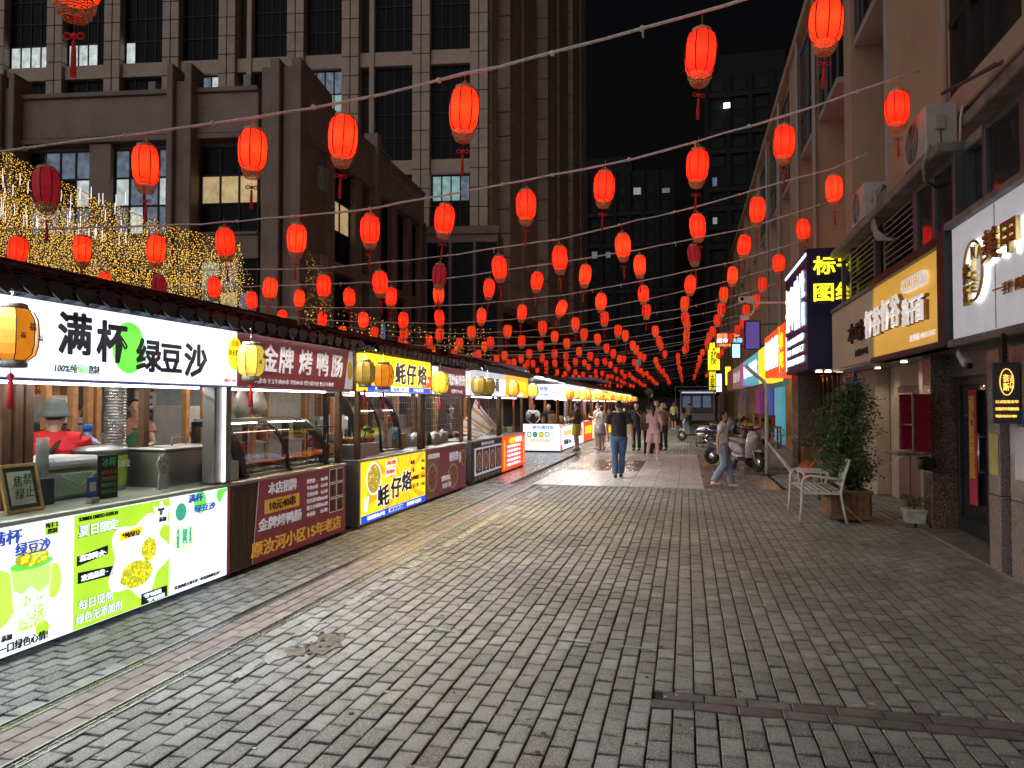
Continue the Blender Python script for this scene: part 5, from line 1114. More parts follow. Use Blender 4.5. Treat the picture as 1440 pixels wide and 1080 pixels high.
mb.build('poster_print', [lboran, lbblue, lbwhite, lb('omelette_dark', (.35, .22, .03)), lb('omelette_light', (.75, .55, .08)), lb('scallion', (.15, .4, .03)), lb('omelette_brown', (.4, .18, .02))], s3, kind='stuff')
for (c_, y, z) in (('蚝', 9.62, .2), ('仔', 10.1, .265), ('烙', 10.52, .32)):
    text(s3, c_, (TX, y, z), .29, '+x', lbwhite, width=.42, bold=.07, ext=.001); text(s3, c_, (TX + .003, y, z), .29, '+x', inkb, width=.42, bold=.03)
text(s3, '福建特色小吃', (TX, 9.3, .075), .055, '+x', lbwhite, width=.6, bold=.01); text(s3, '鲜香爽滑', (TX + .003, 10.08, .08), .05, '+x', lbnavy, width=.5, bold=.01); text(s3, '美味鲜 有品质', (TX, 10.75, .075), .055, '+x', lbwhite, width=.65, bold=.01)
text(s3, '好吃又嫩!', (TX, 9.97, .765), .06, '+x', lbred, width=.34, bold=.02); text(s3, '鲜到掉!', (TX, 9.94, .635), .06, '+x', lbred, width=.34, bold=.02)
for k, (a, b) in enumerate((('蚝烙', '15元'), ('三蛋', '18元'), ('土豆丝蚝仔烙', '21元'), ('土豆三丝', '12元'))): text(s3, a, (TX, 10.9, .7 - k*.125), .065, '+x', inkb, width=.09*min(len(a), 4), bold=.01); text(s3, b, (TX, 11.38, .7 - k*.125), .06, '+x', inkb, width=.17, bold=.01)
mb = MB(); pr(mb, -4.115, rect(9.11, 1.822, 11.58, 1.90), 0, .5); pr(mb, -4.115, rect(9.9, 1.83, 10.6, 1.895), 1, 1); pr(mb, -4.115, rect(11.45, 1.92, 11.75, 2.1), 2, .1)
pr(mb, -4.115, rect(11.2, 1.98, 11.55, 2.05), 2, .8); pr(mb, -4.115, rect(11.2, 1.91, 11.5, 1.965), 2, .8); mb.build('sign_print', [lbblue, lbwhite, lbred], s3, kind='stuff')
text(s3, '新鲜 正宗', (SX, 9.35, 1.835), .05, '+x', lbwhite, width=.5, bold=0); text(s3, '福建小吃', (SX + .003, 10.0, 1.838), .048, '+x', lbnavy, width=.45, bold=0); text(s3, '外酥里嫩', (SX, 10.8, 1.835), .05, '+x', lbwhite, width=.45, bold=0); text(s3, '地道美味', (SX + .002, 11.22, 1.99), .05, '+x', lbwhite, width=.3, bold=0)
s3b = stall(11.62, 13.9, 'maroon stall with noodle bowl pictures beside the yellow one', frontm=maroon, signm=maroon, top=ssteel, tiles=True, sz=(1.80, 2.30))
mb = MB(); pr(mb, -4.115, rect(11.66, 1.82, 11.98, 2.28), 0, .5); pr(mb, -4.115, circle(14, 11.82, 2.08, .1, .13), 1, 1); pr(mb, -4.115, rect(13.6, 1.82, 13.88, 2.28), 0, .5); pr(mb, -4.115, circle(14, 13.74, 2.08, .09, .12), 1, 1)
mb.build('sign_print', [lbwhite, lbyel], s3b, kind='stuff')
text(s3b, '桂花糕炒麻辣烫', (SX, 12.1, 1.98), .2, '+x', vwhite, width=1.45, bold=.01); text(s3b, '招牌特色小吃', (SX, 12.7, 1.84), .07, '+x', vwhite, width=.7, bold=0)
brownp = mat('brown_poster', (.2, .10, .06), .5, emi=(.2, .1, .06), est=.3)
mb = MB(); pr(mb, XF, [(11.63, .06), (12.05, .06), (12.35, .86), (11.63, .86)], 0, .5)
for (cy, cz, ry, rz_) in ((11.93, .4, .26, .24), (13.07, .33, .3, .23), (13.72, .62, .16, .16)):
    pr(mb, XF, circle(22, cy, cz, ry, rz_), 1, 1); pr(mb, XF, circle(22, cy, cz, ry*.85, rz_*.85), 2, 1.4)
    for i in range(26): a, r_ = rr.uniform(0, 6.28), math.sqrt(rr.random()); pr(mb, XF, circle(6, cy + ry*.75*r_*math.cos(a), cz + rz_*.75*r_*math.sin(a), .03, .018), 3 + i % 2, 1.8)
mb.build('poster_print', [brownp, mat('bowl_rim', (.35, .3, .25), .4, emi=(.3, .25, .2), est=.3), mat('broth', (.18, .05, .01), .4, emi=(.2, .05, .01), est=.3), mat('noodle', (.35, .18, .05), .5, emi=(.3, .15, .04), est=.3), mat('beef', (.12, .03, .02), .5)], s3b, kind='stuff')
text(s3b, '桂花糕炒饭', (TX, 11.7, .72), .08, '+x', vwhite, width=.6, bold=.01); text(s3b, '酸辣粉', (TX, 12.85, .60), .16, '+x', vwhite, width=.55, bold=.02); text(s3b, '新鲜美味', (TX, 12.4, .28), .09, '+x', vwhite, width=.5, bold=.01); text(s3b, '味香丰富', (TX, 12.45, .15), .09, '+x', vwhite, width=.5, bold=.01)
text(s3b, '招牌', (TX, 13.45, .52), .22, '+x', vwhite, width=.08, bold=.01, vertical=True)
dc2 = display(9.85, 11.4, .91, x0=-4.5, depth=.6, h=.62, label='tall black-framed curved glass cabinet behind the yellow oyster stall', n=2, tall=1.45)
for i, (y0, y1, x0, x1, h, m_, lab_) in enumerate(((9.15, 9.55, -4.62, -4.32, .2, ssteel, 'steel tray of fried snacks on the near end of the yellow stall'), (9.6, 10.25, -4.75, -4.45, .18, ssteel, 'stainless food warmer beside the tray on the yellow stall'), (8.75, 9.0, -4.8, -4.5, .5, black, 'black wire rack with sauce bottles between the maroon and yellow stalls'))):
    t = thing('food_warmer' if i < 2 else 'sauce_rack', lab_, 'food warmer' if i < 2 else 'rack', ((x0+x1)/2, (y0+y1)/2, .91))
    if i < 2:
        MB().bbox(x0, x1, y0, y1, .906, .91 + h, .01).build('body', m_, t)
        mb = MB(); rr = random.Random(i + 3)
        for q in range(90): mb.ell((rr.uniform(x0 + .04, x1 - .04), rr.uniform(y0 + .04, y1 - .04), .91 + h + rr.random()*.07), (.03, .025, .02), 6, 4)
        mb.build('fried_snacks', [foodm[2], foodm[4]][i], t, kind='stuff')
    else:
        for zz in (.95, 1.15, 1.35):
            MB().box(x0, x1, y0, y1, zz, zz + .012).build('shelf', black, t)
        for (x, y) in ((x0, y0), (x1, y0), (x0, y1), (x1, y1)): MB().box(x - .008, x + .008, y - .008, y + .008, .0, 1.42).build('rod', black, t)
        for q in range(5): MB().lathe([(.03, 0), (.03, .1), (.012, .13), (.012, .16)], (x0 + .05 + q*.05, y0 + .08, .962), 8).build('bottle', foodm[[4, 0, 5, 2, 4][q]], t)
tag(MB().tube([(-4.4, 9.6, 1.1), (-4.35, 9.62, 1.35)], .01, 5).ell((-4.36, 9.64, 1.3), (.07, .07, .04), 8, 5).ell((-4.3, 9.66, 1.26), (.05, .06, .03), 8, 5).build('spring_onions', foodm[3]), 'bunch of green spring onions on the yellow stall', 'vegetables')
# ---------- stalls 4, 5
gfront = mat('dark_green_panel', (.03, .06, .045), .5)
s4 = stall(14.35, 16.82, watts=44, label= 'dark green framed stall with bowl photographs and white sign', frontm=gfront, signm=mat('dim_white_sign', (.6, .6, .65), .4, emi=(.75, .75, .85), est=.7), top=ssteel)
mb = MB(); pr(mb, XF, rect(14.5, .17, 16.75, .74), 0, .5)
for k in range(4):
    y = 14.6 + k*.54; pr(mb, XF, rect(y, .22, y + .5, .70), 1, 1); pr(mb, XF, circle(18, y + .25, .45, .2, .2), 2, 1.4); pr(mb, XF, circle(18, y + .25, .45, .16, .16), 3, 1.7)
    for i in range(12): a, r_ = rr.uniform(0, 6.28), math.sqrt(rr.random()); pr(mb, XF, circle(5, y + .25 + .13*r_*math.cos(a), .45 + .13*r_*math.sin(a), .035, .02), 4, 2)
for k in range(8): pr(mb, XF, circle(10, 14.6 + k*.27, .11, .06, .03), 4, 1)
mb.build('poster_print', [mat('pale_lilac', (.5, .5, .65), .4, emi=(.5, .5, .65), est=.6), mat('maroon_photo', (.15, .04, .03), .5), mat('bowl_rim', (.35, .3, .25), .4), mat('broth', (.18, .05, .01), .4), mat('noodle', (.35, .18, .05), .5)], s4, kind='stuff')
text(s4, '特色小吃 正宗美味', (TX, 15.0, .77), .07, '+x', vwhite, width=1.1, bold=.01)
text(s4, '重庆小面', (SX, 14.9, 1.93), .28, '+x', inkb, width=1.3, bold=.03)
s5 = stall(16.85, 19.35, watts=38, glow=(1, .9, .85), label= 'orange-red lit menu stall at the end of the first stall row', frontm=lbred, signm=lboran, top=ssteel)
mb = MB(); pr(mb, XF, rect(17.0, .1, 17.12, .78), 0, .5); pr(mb, XF, rect(19.1, .1, 19.22, .78), 0, .5); mb.build('poster_print', [lboran], s5, kind='stuff')
text(s5, '小郡肝', (TX, 17.5, .68), .14, '+x', lbyel, width=.6, bold=.02); text(s5, '串串香', (TX, 18.15, .68), .14, '+x', lbwhite, width=.75, bold=.02)
for k, s_ in enumerate(('毛肚 鸭肠 黄喉片 3元', '土豆 藕片 海带结 1元', '牛肉 羊肉 鹌鹑蛋 5元', '豆皮 面筋 金针菇 1元', '火腿 鱼丸 虾滑球 2元')): text(s5, s_, (TX, 17.3, .58 - k*.11), .065, '+x', lbwhite, width=1.6, bold=.01)
text(s5, '烧烤串串', (SX, 17.2, 1.98), .26, '+x', lbyel, width=1.9, bold=.03); text(s5, '麻辣', (SX, 18.0, 1.84), .09, '+x', lbwhite, width=.7, bold=.02)
tent = thing('striped_cloth', 'heap of white cloth with orange-brown stripes draped over the green stall counter', 'cloth', (-4.6, 15.3, .91))
mbs = [MB(), MB()]
N = 26
for i in range(N):
    t0, t1 = i/N, (i + 1)/N
    def pt_(t, v): return (-4.75 + .5*v + .04*math.sin(9*t), 14.7 + 1.7*t, .93 + (.12 + .75*t**2.2)*(1 - .75*v) + .03*math.sin(23*t + v*3))
    for j in range(5):
        v0, v1 = j/5, (j + 1)/5; mbs[1 if i % 3 == 0 else 0].add([pt_(t0, v0), pt_(t1, v0), pt_(t1, v1), pt_(t0, v1)], [(0, 1, 2, 3)], 0, True)
mbs[0].build('pale_cloth', mat('cream_cloth', (.55, .5, .47), .8), tent); mbs[1].build('stripe', mat('ochre_cloth', (.5, .22, .05), .8), tent, kind='stuff')
# wire mesh behind stalls 3b-4
wm_ = MB()
for y in np.arange(12, 17, .12): wm_.tube([(-5.3, y, .95), (-5.3, y, 1.8)], .004, 4, cap=False)
for z in np.arange(.95, 1.85, .12): wm_.tube([(-5.3, 12, z), (-5.3, 17, z)], .004, 4, cap=False)
tag(wm_.build('wire_mesh_screen', steel), 'wire grid screen behind the stalls next to the yellow one', 'screen')
# ---------- far row (Y 25 onwards)
fnames = ['white lit corner stall 野生菌炒饭 facing the crossing', 'second far stall with a white and red lit counter', 'third far stall with a red menu panel', 'fourth far stall with warm lit counter and white sign', 'fifth far stall down the row with an orange sign', 'sixth far stall with a yellow sign', 'seventh far stall with a pinkish sign', 'eighth far stall down the row', 'ninth far stall down the row', 'last far stall before the dark street end']
y = 25.0
for k, nm in enumerate(fnames):
    L_ = 2.9 if k < 4 else 3.3
    fm_ = [lbwhite, lbwhite, lbred, lb('warm_cream_box', (1, .8, .5), .8), lboran, lbyel, lb('pink_box', (1, .5, .5), .8), lboran, lbwhite, lbyel][k]
    st = stall(y, y + L_, nm, tiles=False, frontm=fm_, signm=[lbwhite, lbwhite, lboran, lbwhite, lboran, lbyel, lb('pink_box', (1, .5, .5), .8), lbgreen, lbyel, lbwhite][k], top=ssteel, watts=55 if k < 3 else 26, glow=(1, .88, .72), lamp=lite('warm_stall_tube', (1, .8, .5), 9.0))
    if k == 0:
        MB().bbox(-5.55, -4.22, 24.96, 25.0, .05, .96, .004).build('end_panel', lbwhite, st)
        MB().bbox(-5.05, -4.12, 24.95, 25.0, 1.8, 2.33, .004).build('end_sign', lbwhite, st)
        MB().bbox(-5.6, -4.2, 24.95, 25.0, 0, .05, .004).build('plinth', black, st)
        text(st, '野生菌炒饭', (-5.15, 24.95, .78), .12, '-y', lbnavy, width=.75, bold=.02)
        mb = MB()
        for i in range(4):
            for (r_, mi) in ((.085, 0), (.06, 1 + i % 3)):
                mb.poly([(-5.27 + i*.21 + a, 24.952 - .003*(mi > 0), .6 + b) for a, b in circle(14, 0, 0, r_, r_*1.15)], (0, -.002, 0), mi)
        mb.build('menu_pictures', [mat('grey_green_plate', (.15, .2, .15), .5), lbpale, lbteal, lbyel], st)
        text(st, '口味鲜美营养菌菇', (-5.35, 24.95, .33), .12, '-y', lboran, width=.85, bold=.03)
        for q in range(5): text(st, '炒饭 15元', (-4.5, 24.95, .62 - q*.09), .04, '-y', lbnavy, width=.22, bold=0)
        text(st, '炒饭', (-4.9, 24.93, 2.1), .14, '-y', lbnavy, width=.3, bold=.02); text(st, '一份 满足', (-4.95, 24.93, 1.92), .09, '-y', lbnavy, width=.4, bold=.01); text(st, '菌香四溢', (-4.5, 24.93, 2.0), .06, '-y', lbred, width=.3, bold=0)
        mb = MB(); pr(mb, XF, rect(25.03, .06, 25.5, .86), 0, .6); mb.build('poster_print', [lbred], st, kind='stuff')
        text(st, '烤串炸串小吃', (TX + .003, 25.12, .12), .7, '+x', lbwhite, width=.28, vertical=True, bold=.02); text(st, '鸡腿 鸡翅 里脊', (TX, 25.8, .5), .2, '+x', lboran, width=1.8, bold=.02); text(st, '烤面筋 10元', (TX, 25.8, .2), .18, '+x', inkb, width=1.8, bold=.02)
    else:
        text(st, ['', '铁板鱿鱼', '烤面筋', '臭豆腐王', '章鱼丸子', '手抓饼', '糖葫芦串', '炸鸡排', '冰粉凉虾', '羊肉汤'][k], (TX, y + .3, .35), .35, '+x', [inkb, lbred, lbyel, lbred, lbwhite, lbred, inkb, lbyel, lbred, inkb][k], width=L_*.8, bold=.03)
        text(st, ['', '铁板鱿鱼', '烤面筋', '臭豆腐王', '章鱼丸子', '手抓饼', '糖葫芦串', '炸鸡排', '冰粉凉虾', '羊肉汤'][k], (SX, y + .3, 1.95), .25, '+x', [inkb, lbred, lbwhite, lbred, lbwhite, lbred, lbwhite, lbwhite, lbred, inkb][k], width=L_*.8, bold=.03)
    rr = random.Random(k)
    for q in range(3):
        yy = y + .4 + q*L_*.3; h = rr.uniform(.15, .4)
        tag(MB().lathe([(.12, 0), (.14, .03), (.14, h), (.1, h + .03)], (-4.55, yy, .906), 12).build('food_pot', [ssteel, foodm[2], foodm[4]][rr.randrange(3)]), ['near', 'middle', 'far'][q] + ' cooking pot on the counter of %s' % nm.split(' with')[0].split(' facing')[0], 'pot', 'pots on the far stalls')
    y += L_ + .12
# grey-lilac roof boards above the far row
for k, (y0, x) in enumerate(((17.5, -6.6), (33, -5.4))): tag(MB().bbox(x - .1, x + 1.4, y0, y0 + 7, 2.72, 2.85, .02).box(x, x + .1, y0 + .2, y0 + .3, 0, 2.72).box(x, x + .1, y0 + 6.6, y0 + 6.7, 0, 2.72).build('awning_board', mat('lilac_sheet_metal', (.35, .33, .5), .5)), ['flat lilac-grey awning roof behind the orange-red stall', 'flat grey awning roof above the far stall row'][k], 'awning')
# ---------- back row inside the market
def backstall(y0, y1, x, label, k):
    t = thing('back_stall', label, 'food stall', (x, (y0+y1)/2, 0), 0, 'stalls of the second row')
    for (xx, yy) in ((x, y0), (x, y1), (x - 1.5, y0), (x - 1.5, y1), (x, (y0+y1)/2)): MB().bbox(xx - .05, xx + .05, yy - .05, yy + .05, 0, 2.35, .005).build('post', lwood, t)
    MB().poly([(x + .2, y0 - .1, 2.3), (x + .2, y1 + .1, 2.3), (x - .8, y1 + .1, 2.6), (x - .8, y0 - .1, 2.6)], (0, 0, .04)).poly([(x - .8, y0 - .1, 2.6), (x - .8, y1 + .1, 2.6), (x - 1.7, y1 + .1, 2.3), (x - 1.7, y0 - .1, 2.3)], (0, 0, .04)).build('roof', tilem, t)
    MB().bbox(x - .6, x + .02, y0 + .1, y1 - .1, .1, .86, .01).build('counter_body', ssteel, t); MB().bbox(x - .65, x + .05, y0 + .05, y1 - .05, .86, .9, .006).build('counter_top', ssteel, t)
    MB().box(x - .08, x, y0 + .08, y1 - .08, 1.95, 2.28).build('sign_board', mat(['dark_red_board', 'dark_slate_board', 'brown_board'][k % 3], [(.16, .02, .02), (.03, .04, .05), (.10, .05, .03)][k % 3], .5), t)
    MB().box(x - 1.5, x - 1.46, y0 + .1, y1 - .1, .3, 2.2).build('back_sheet', mat(['cream_sheet_wall', 'dark_sheet_wall', 'pale_blue_sheet'][k % 3], [(.4, .38, .34), (.05, .05, .06), (.25, .3, .33)][k % 3], .7), t)
    MB().tube([(x - .5, y0 + .3, 2.2), (x - .5, y1 - .3, 2.2)], .015, 6).build('lamp_tube', lite('back_row_tube', (1, .92, .8), 26), t)
    rr = random.Random(k)
    for q in range(4):
        yy = y0 + .35 + q*(y1 - y0 - .7)/3; w_, h = rr.uniform(.12, .22), rr.uniform(.15, .45); m_ = foodm[rr.randrange(6)]
        if q % 2: a = MB().bbox(x - .45, x - .15, yy - w_, yy + w_, .9, .9 + h, .01).build('appliance', [ssteel, mat('cream_appliance', (.5, .48, .42), .4)][rr.randrange(2)], None); lab_ = ['', 'nearer', '', 'farther'][q] + ' boxy appliance on %s' % label
        else: a = MB().lathe([(w_*.8, 0), (w_, .02), (w_, h), (w_*.7, h + .03)], (x - .3, yy, .9), 14).build('tub', m_, None); lab_ = ['nearer', '', 'farther', ''][q] + ' round tub on %s' % label
        tag(a, ' '.join(lab_.split()[:15]), 'kitchenware', 'kitchenware on the second row')
    return t
backstall(5.2, 8.2, -8.2, 'second-row stall seen behind the red-shirted worker', 0)
backstall(8.5, 11.6, -8.3, 'second-row stall seen behind the woman in a green apron', 1)
backstall(11.9, 15.0, -8.3, 'second-row stall seen behind the curved display case', 2)
backstall(15.3, 18.5, -8.4, 'second-row stall seen behind the yellow oyster stall', 0)
backstall(18.8, 22, -8.4, 'second-row stall farthest back behind the orange-red stall', 1)
wf = thing('white_fridge', 'tall white fridge standing between the wooden posts of the white stall', 'fridge', (-7.4, 9.9, 0)); MB().bbox(-7.9, -7.3, 9.7, 10.35, 0, 1.62, .02).build('body', mat('white_enamel', (.7, .68, .66), .35), wf); MB().box(-7.296, -7.28, 9.75, 9.78, .8, 1.3).build('handle', steel, wf)
sh = thing('wire_shelf', 'black wire shelf with a cream water boiler behind the red-shirted worker', 'shelf', (-7.2, 7.0, 0))
for z in (.5, .95, 1.4): MB().box(-7.4, -7.0, 6.6, 7.5, z, z + .02).build('shelf_board', black, sh)
for (x, y) in ((-7.4, 6.6), (-7.0, 6.6), (-7.4, 7.5), (-7.0, 7.5)): MB().box(x - .012, x + .012, y - .012, y + .012, 0, 1.75).build('leg', black, sh)
tag(MB().bbox(-7.35, -7.05, 7.0, 7.4, 1.425, 1.75, .02).build('water_boiler', mat('cream_appliance', (.5, .48, .42), .4)), 'cream water boiler on the black wire shelf', 'boiler')

# ================================================================== YELLOW STALL LANTERNS
ylm = {k: mat('yellow_paper_%s' % k, c, .6, var=.12, scale=14, emi=e, est=s) for k, c, e, s in (('orange', (.6, .25, .02), (1, .29, .012), .62), ('lemon', (.6, .42, .05), (1, .72, .08), .62), ('dim', (.30, .20, .03), (.6, .4, .04), .22))}
gw = mat('black_white_fret', (.2, .2, .18), .5, var=.5, scale=60)
def ylantern(x, y, z, kind, label, s=1.0, glyph=True):
    t = thing('yellow_lantern', label, 'lantern', (x, y, z), 0, 'yellow lanterns under the stall eaves')
    prof = [(.085, -.155), (.125, -.12), (.14, -.06), (.143, .02), (.138, .09), (.115, .14), (.085, .16)]
    P_ = [(a*s, b*s) for a, b in prof]
    MB().lathe(P_, (x, y, z), 8, sm=False, ph=.2).build('shade', ylm[kind], t)
    rb = MB()
    for k in range(8):
        a = .2 + k*math.pi/4; rb.tube([(x + (r_ + .003)*math.cos(a), y + (r_ + .003)*math.sin(a), z + zz) for r_, zz in P_], .004*s, 4)
    rb.build('ribs', mat('dark_rib', (.05, .025, .01), .5), t)
    MB().lathe([(.09*s, .155*s), (.088*s, .185*s), (.08*s, .19*s)], (x, y, z), 16).build('top_collar', gw, t); MB().lathe([(.075*s, -.20*s), (.088*s, -.195*s), (.09*s, -.155*s)], (x, y, z), 16).build('bottom_collar', gw, t)
    ch = MB()
    for k in range(5): ch.tube([(x, y + .007*math.cos(a), z + .2*s + .03*k + .016*math.sin(a)) for a in np.linspace(0, 2*math.pi, 7)], .002, 4)
    ch.build('chain', steel, t)
    redc = mat('red_silk', (.5, .01, .015), .6)
    MB().lathe([(.002, 0), (.022, -.02), (.012, -.05), (.016, -.055), (.022, -.22)], (x, y, z - .23*s), 8).tube([(x, y, z - .19*s), (x, y, z - .24*s)], .003, 4).build('tassel', redc, t)
    if glyph and kind != 'dim':
        for (yy, zz, h) in ((-.01, .02, .05), (.05, -.04, .04), (-.07, -.03, .04)): text(t, '福', (x + .142*s, y + yy, z + zz), h, '+x', inkb, width=h, bold=0, ext=.002)
    return t
XL = -3.98
ylantern(XL, 3.66, 2.07, 'orange', 'orange paper lantern hanging at the left edge before the white sign', 1.0)
ylantern(-3.95, 6.15, 2.05, 'lemon', 'lemon yellow paper lantern hanging between the white and maroon signs', .92)
ylantern(-3.95, 8.66, 2.04, 'dim', 'unlit brownish lantern hanging at the gap after the maroon sign', .9)
ylantern(-3.95, 9.25, 2.03, 'orange', 'orange lit lantern hanging before the yellow oyster sign', .95)
ylantern(-3.95, 11.6, 1.99, 'lemon', 'lemon yellow lantern hanging before the maroon noodle sign', 1.0)
ylantern(-3.95, 13.95, 2.0, 'dim', 'dull yellow lantern at the near end of the white-signed stall', 1.0); ylantern(-3.95, 14.6, 2.0, 'dim', 'dull yellow lantern second along the white-signed stall', 1.0)
ylantern(-3.95, 16.9, 2.0, 'orange', 'orange lantern before the orange-red stall sign', 1.0, False); ylantern(-3.95, 19.2, 2.0, 'lemon', 'yellow lantern at the end of the first stall row', 1.0, False)
for k in range(22):
    y = 25.6 + k*1.65; ylantern(-3.95, y, 2.02 + U(-.04, .04), ['orange', 'lemon', 'lemon'][k % 3], 'glowing yellow lantern on the far stall row, %s from the crossing' % ORD[k], 1.05, False)

# ---------- loose goods that pack the stalls
rr = random.Random(31)
def goods(kind, x, y, z, m_, label):
    if kind == 'bottle': b = MB().lathe([(.03, 0), (.033, .01), (.033, .12), (.014, .16), (.012, .20)], (x, y, z), 10)
    elif kind == 'jar': b = MB().lathe([(.045, 0), (.05, .01), (.05, .10), (.042, .11), (.046, .112), (.046, .135)], (x, y, z), 12)
    elif kind == 'bowl': b = MB().lathe([(.04, 0), (.09, .05), (.095, .055), (.085, .05), (.03, .012)], (x, y, z), 14)
    elif kind == 'carton': b = MB().bbox(x - .09, x + .09, y - .11, y + .11, z, z + rr.uniform(.12, .26), .006)
    else: b = MB().lathe([(.10, 0), (.11, .01), (.11, .18), (.09, .2), (.02, .22), (.02, .245)], (x, y, z), 16)
    tag(b.build({'bottle': 'sauce_bottle', 'jar': 'jar', 'bowl': 'bowl', 'carton': 'carton', 'pan': 'stock_pot'}[kind], m_), label, kind, 'goods crowding the stall counters')
gm = [mat('goods_%d' % i, c, .45, var=.15) for i, c in enumerate(((.45, .05, .03), (.55, .5, .42), (.10, .22, .06), (.5, .28, .05), (.5, .38, .24), (.12, .2, .35), (.6, .6, .58)))]
gn = ['red', 'cream', 'green', 'amber', 'cardboard brown', 'blue', 'white']
bt = thing('back_counter', 'steel work counter along the back of the first two stalls', 'counter', (-5.75, 6.6, 0))
MB().bbox(-5.8, -5.42, 3.2, 8.5, .84, .88, .006).build('top', ssteel, bt)
for y in (3.3, 5.0, 6.8, 8.4): MB().box(-5.78, -5.73, y, y + .05, 0, .84).box(-5.5, -5.45, y, y + .05, 0, .84).build('leg', ssteel, bt)
k = 0
for (xa, ya, yb, z, place) in ((-5.62, 5.9, 8.4, .882, 'on the white stall back counter'), (-4.75, 9.2, 9.75, 1.12, 'over the yellow stall snack trays'), (-4.75, 11.75, 13.7, .91, 'on the maroon noodle counter'), (-4.6, 16.9, 19.2, .91, 'on the orange-red stall counter'), (-4.6, 13.0, 13.8, .91, 'at the noodle counter end')):
    y = ya
    while y < yb:
        kd = rr.choice(['bottle', 'jar', 'bowl', 'carton', 'pan']); ci = rr.randrange(7); k += 1
        goods(kd, xa + rr.uniform(-.08, .08), y, z, ssteel if kd == 'pan' else gm[ci], '%s %s %s, %s from near end' % ('steel' if kd == 'pan' else gn[ci], {'pan': 'stock pot'}.get(kd, kd), place, ORD[min(20, int((y - ya)/.2))])); y += rr.uniform(.18, .3)
for i, (x, y, z) in enumerate(((-5.3, 4.7, 2.0), (-5.4, 5.35, 2.02), (-5.5, 6.75, 1.98), (-5.5, 7.4, 2.0), (-5.4, 8.1, 1.98), (-5.5, 10.1, 2.0), (-5.5, 10.9, 2.0), (-5.3, 12.6, 2.0))):
    tag(MB().tube([(x, y, z + .25), (x, y, z)], .002, 4).ell((x, y, z - .02), (.03, .012, .03), 8, 6).lathe([(.006, -.05), (.014, -.08), (.016, -.2)], (x, y, z), 8).build('hanging_tassel', mat('red_silk', (.5, .01, .015), .6)), 'small red tassel hanging inside the stalls, %s from the viewer' % ORD[i], 'tassel', 'red tassels inside the stalls')
for i, (y, z0, c) in enumerate(((6.9, 1.3, (.5, .47, .42)), (7.6, 1.45, (.35, .06, .04)), (9.6, 1.35, (.4, .42, .45)), (12.6, 1.3, (.45, .35, .2)))):
    nb = thing('price_board', ['cream', 'red', 'pale grey', 'tan'][i] + ' price board hung on the second stall row', 'board', (-8.1, y, z0)); MB().bbox(-8.14, -8.12, y, y + .45, z0, z0 + .5, .004).build('board', mat('board_%d' % i, c, .6, var=.1), nb)
    for q in range(4): text(nb, ['小串 1元', '炒粉 8元', '凉皮 6元', '豆腐 5元'][q], (-8.115, y + .05, z0 + .38 - q*.11), .07, '+x', inkb if i != 1 else vgold, width=.35, bold=.01)
# ================================================================== RED LANTERN STRINGS
def lit_paper(name, col, emi, est):
    m = mat(name, col, .7, var=.14, scale=16, emi=emi, est=est); n = m.node_tree; P = n.nodes['Principled BSDF']; o = n.nodes['Material Output']
    t = n.nodes.new('ShaderNodeBsdfTranslucent'); t.inputs[0].default_value = (*col, 1); a = n.nodes.new('ShaderNodeAddShader')
    n.links.new(P.outputs[0], a.inputs[0]); n.links.new(t.outputs[0], a.inputs[1]); n.links.new(a.outputs[0], o.inputs['Surface']); return m
nearpaper = lit_paper('red_silk_paper', (.72, .026, .010), (1, .022, .004), .30); nearpaper2 = lit_paper('orange_silk_paper', (.74, .042, .012), (1, .035, .006), .30)
bulb_l = bpy.data.lights.new('lantern_bulb', 'POINT'); bulb_l.energy = 2.3; bulb_l.color = (1, .60, .34); bulb_l.shadow_soft_size = .035
redpaper = mat('red_lantern_paper', (.5, .03, .015), .6, var=.16, scale=16, emi=(1.0, .034, .006), est=.72)
redglow = mat('orange_red_lantern_paper', (.5, .05, .015), .6, var=.14, scale=16, emi=(1.0, .050, .008), est=.8)
deadred = mat('unlit_paper_faint_glow', (.36, .015, .03), .6, var=.2, scale=14, emi=(.30, .01, .02), est=.5)  # unlit paper, given a faint glow of its own
ribm = mat('lantern_rib', (.03, .006, .004), .6); basket = mat('gilt_basketwork', (.75, .48, .22), .45, var=.4, scale=70); silk = mat('red_tassel_silk', (.45, .01, .012), .7, emi=(.3, .01, .01), est=.2)
cord = mat('white_wrapped_cable', (.80, .74, .72), .6, var=.2, scale=20)
PROF = [(.098, -.215), (.125, -.195), (.148, -.14), (.158, -.05), (.160, .05), (.150, .13), (.128, .185), (.10, .205)]
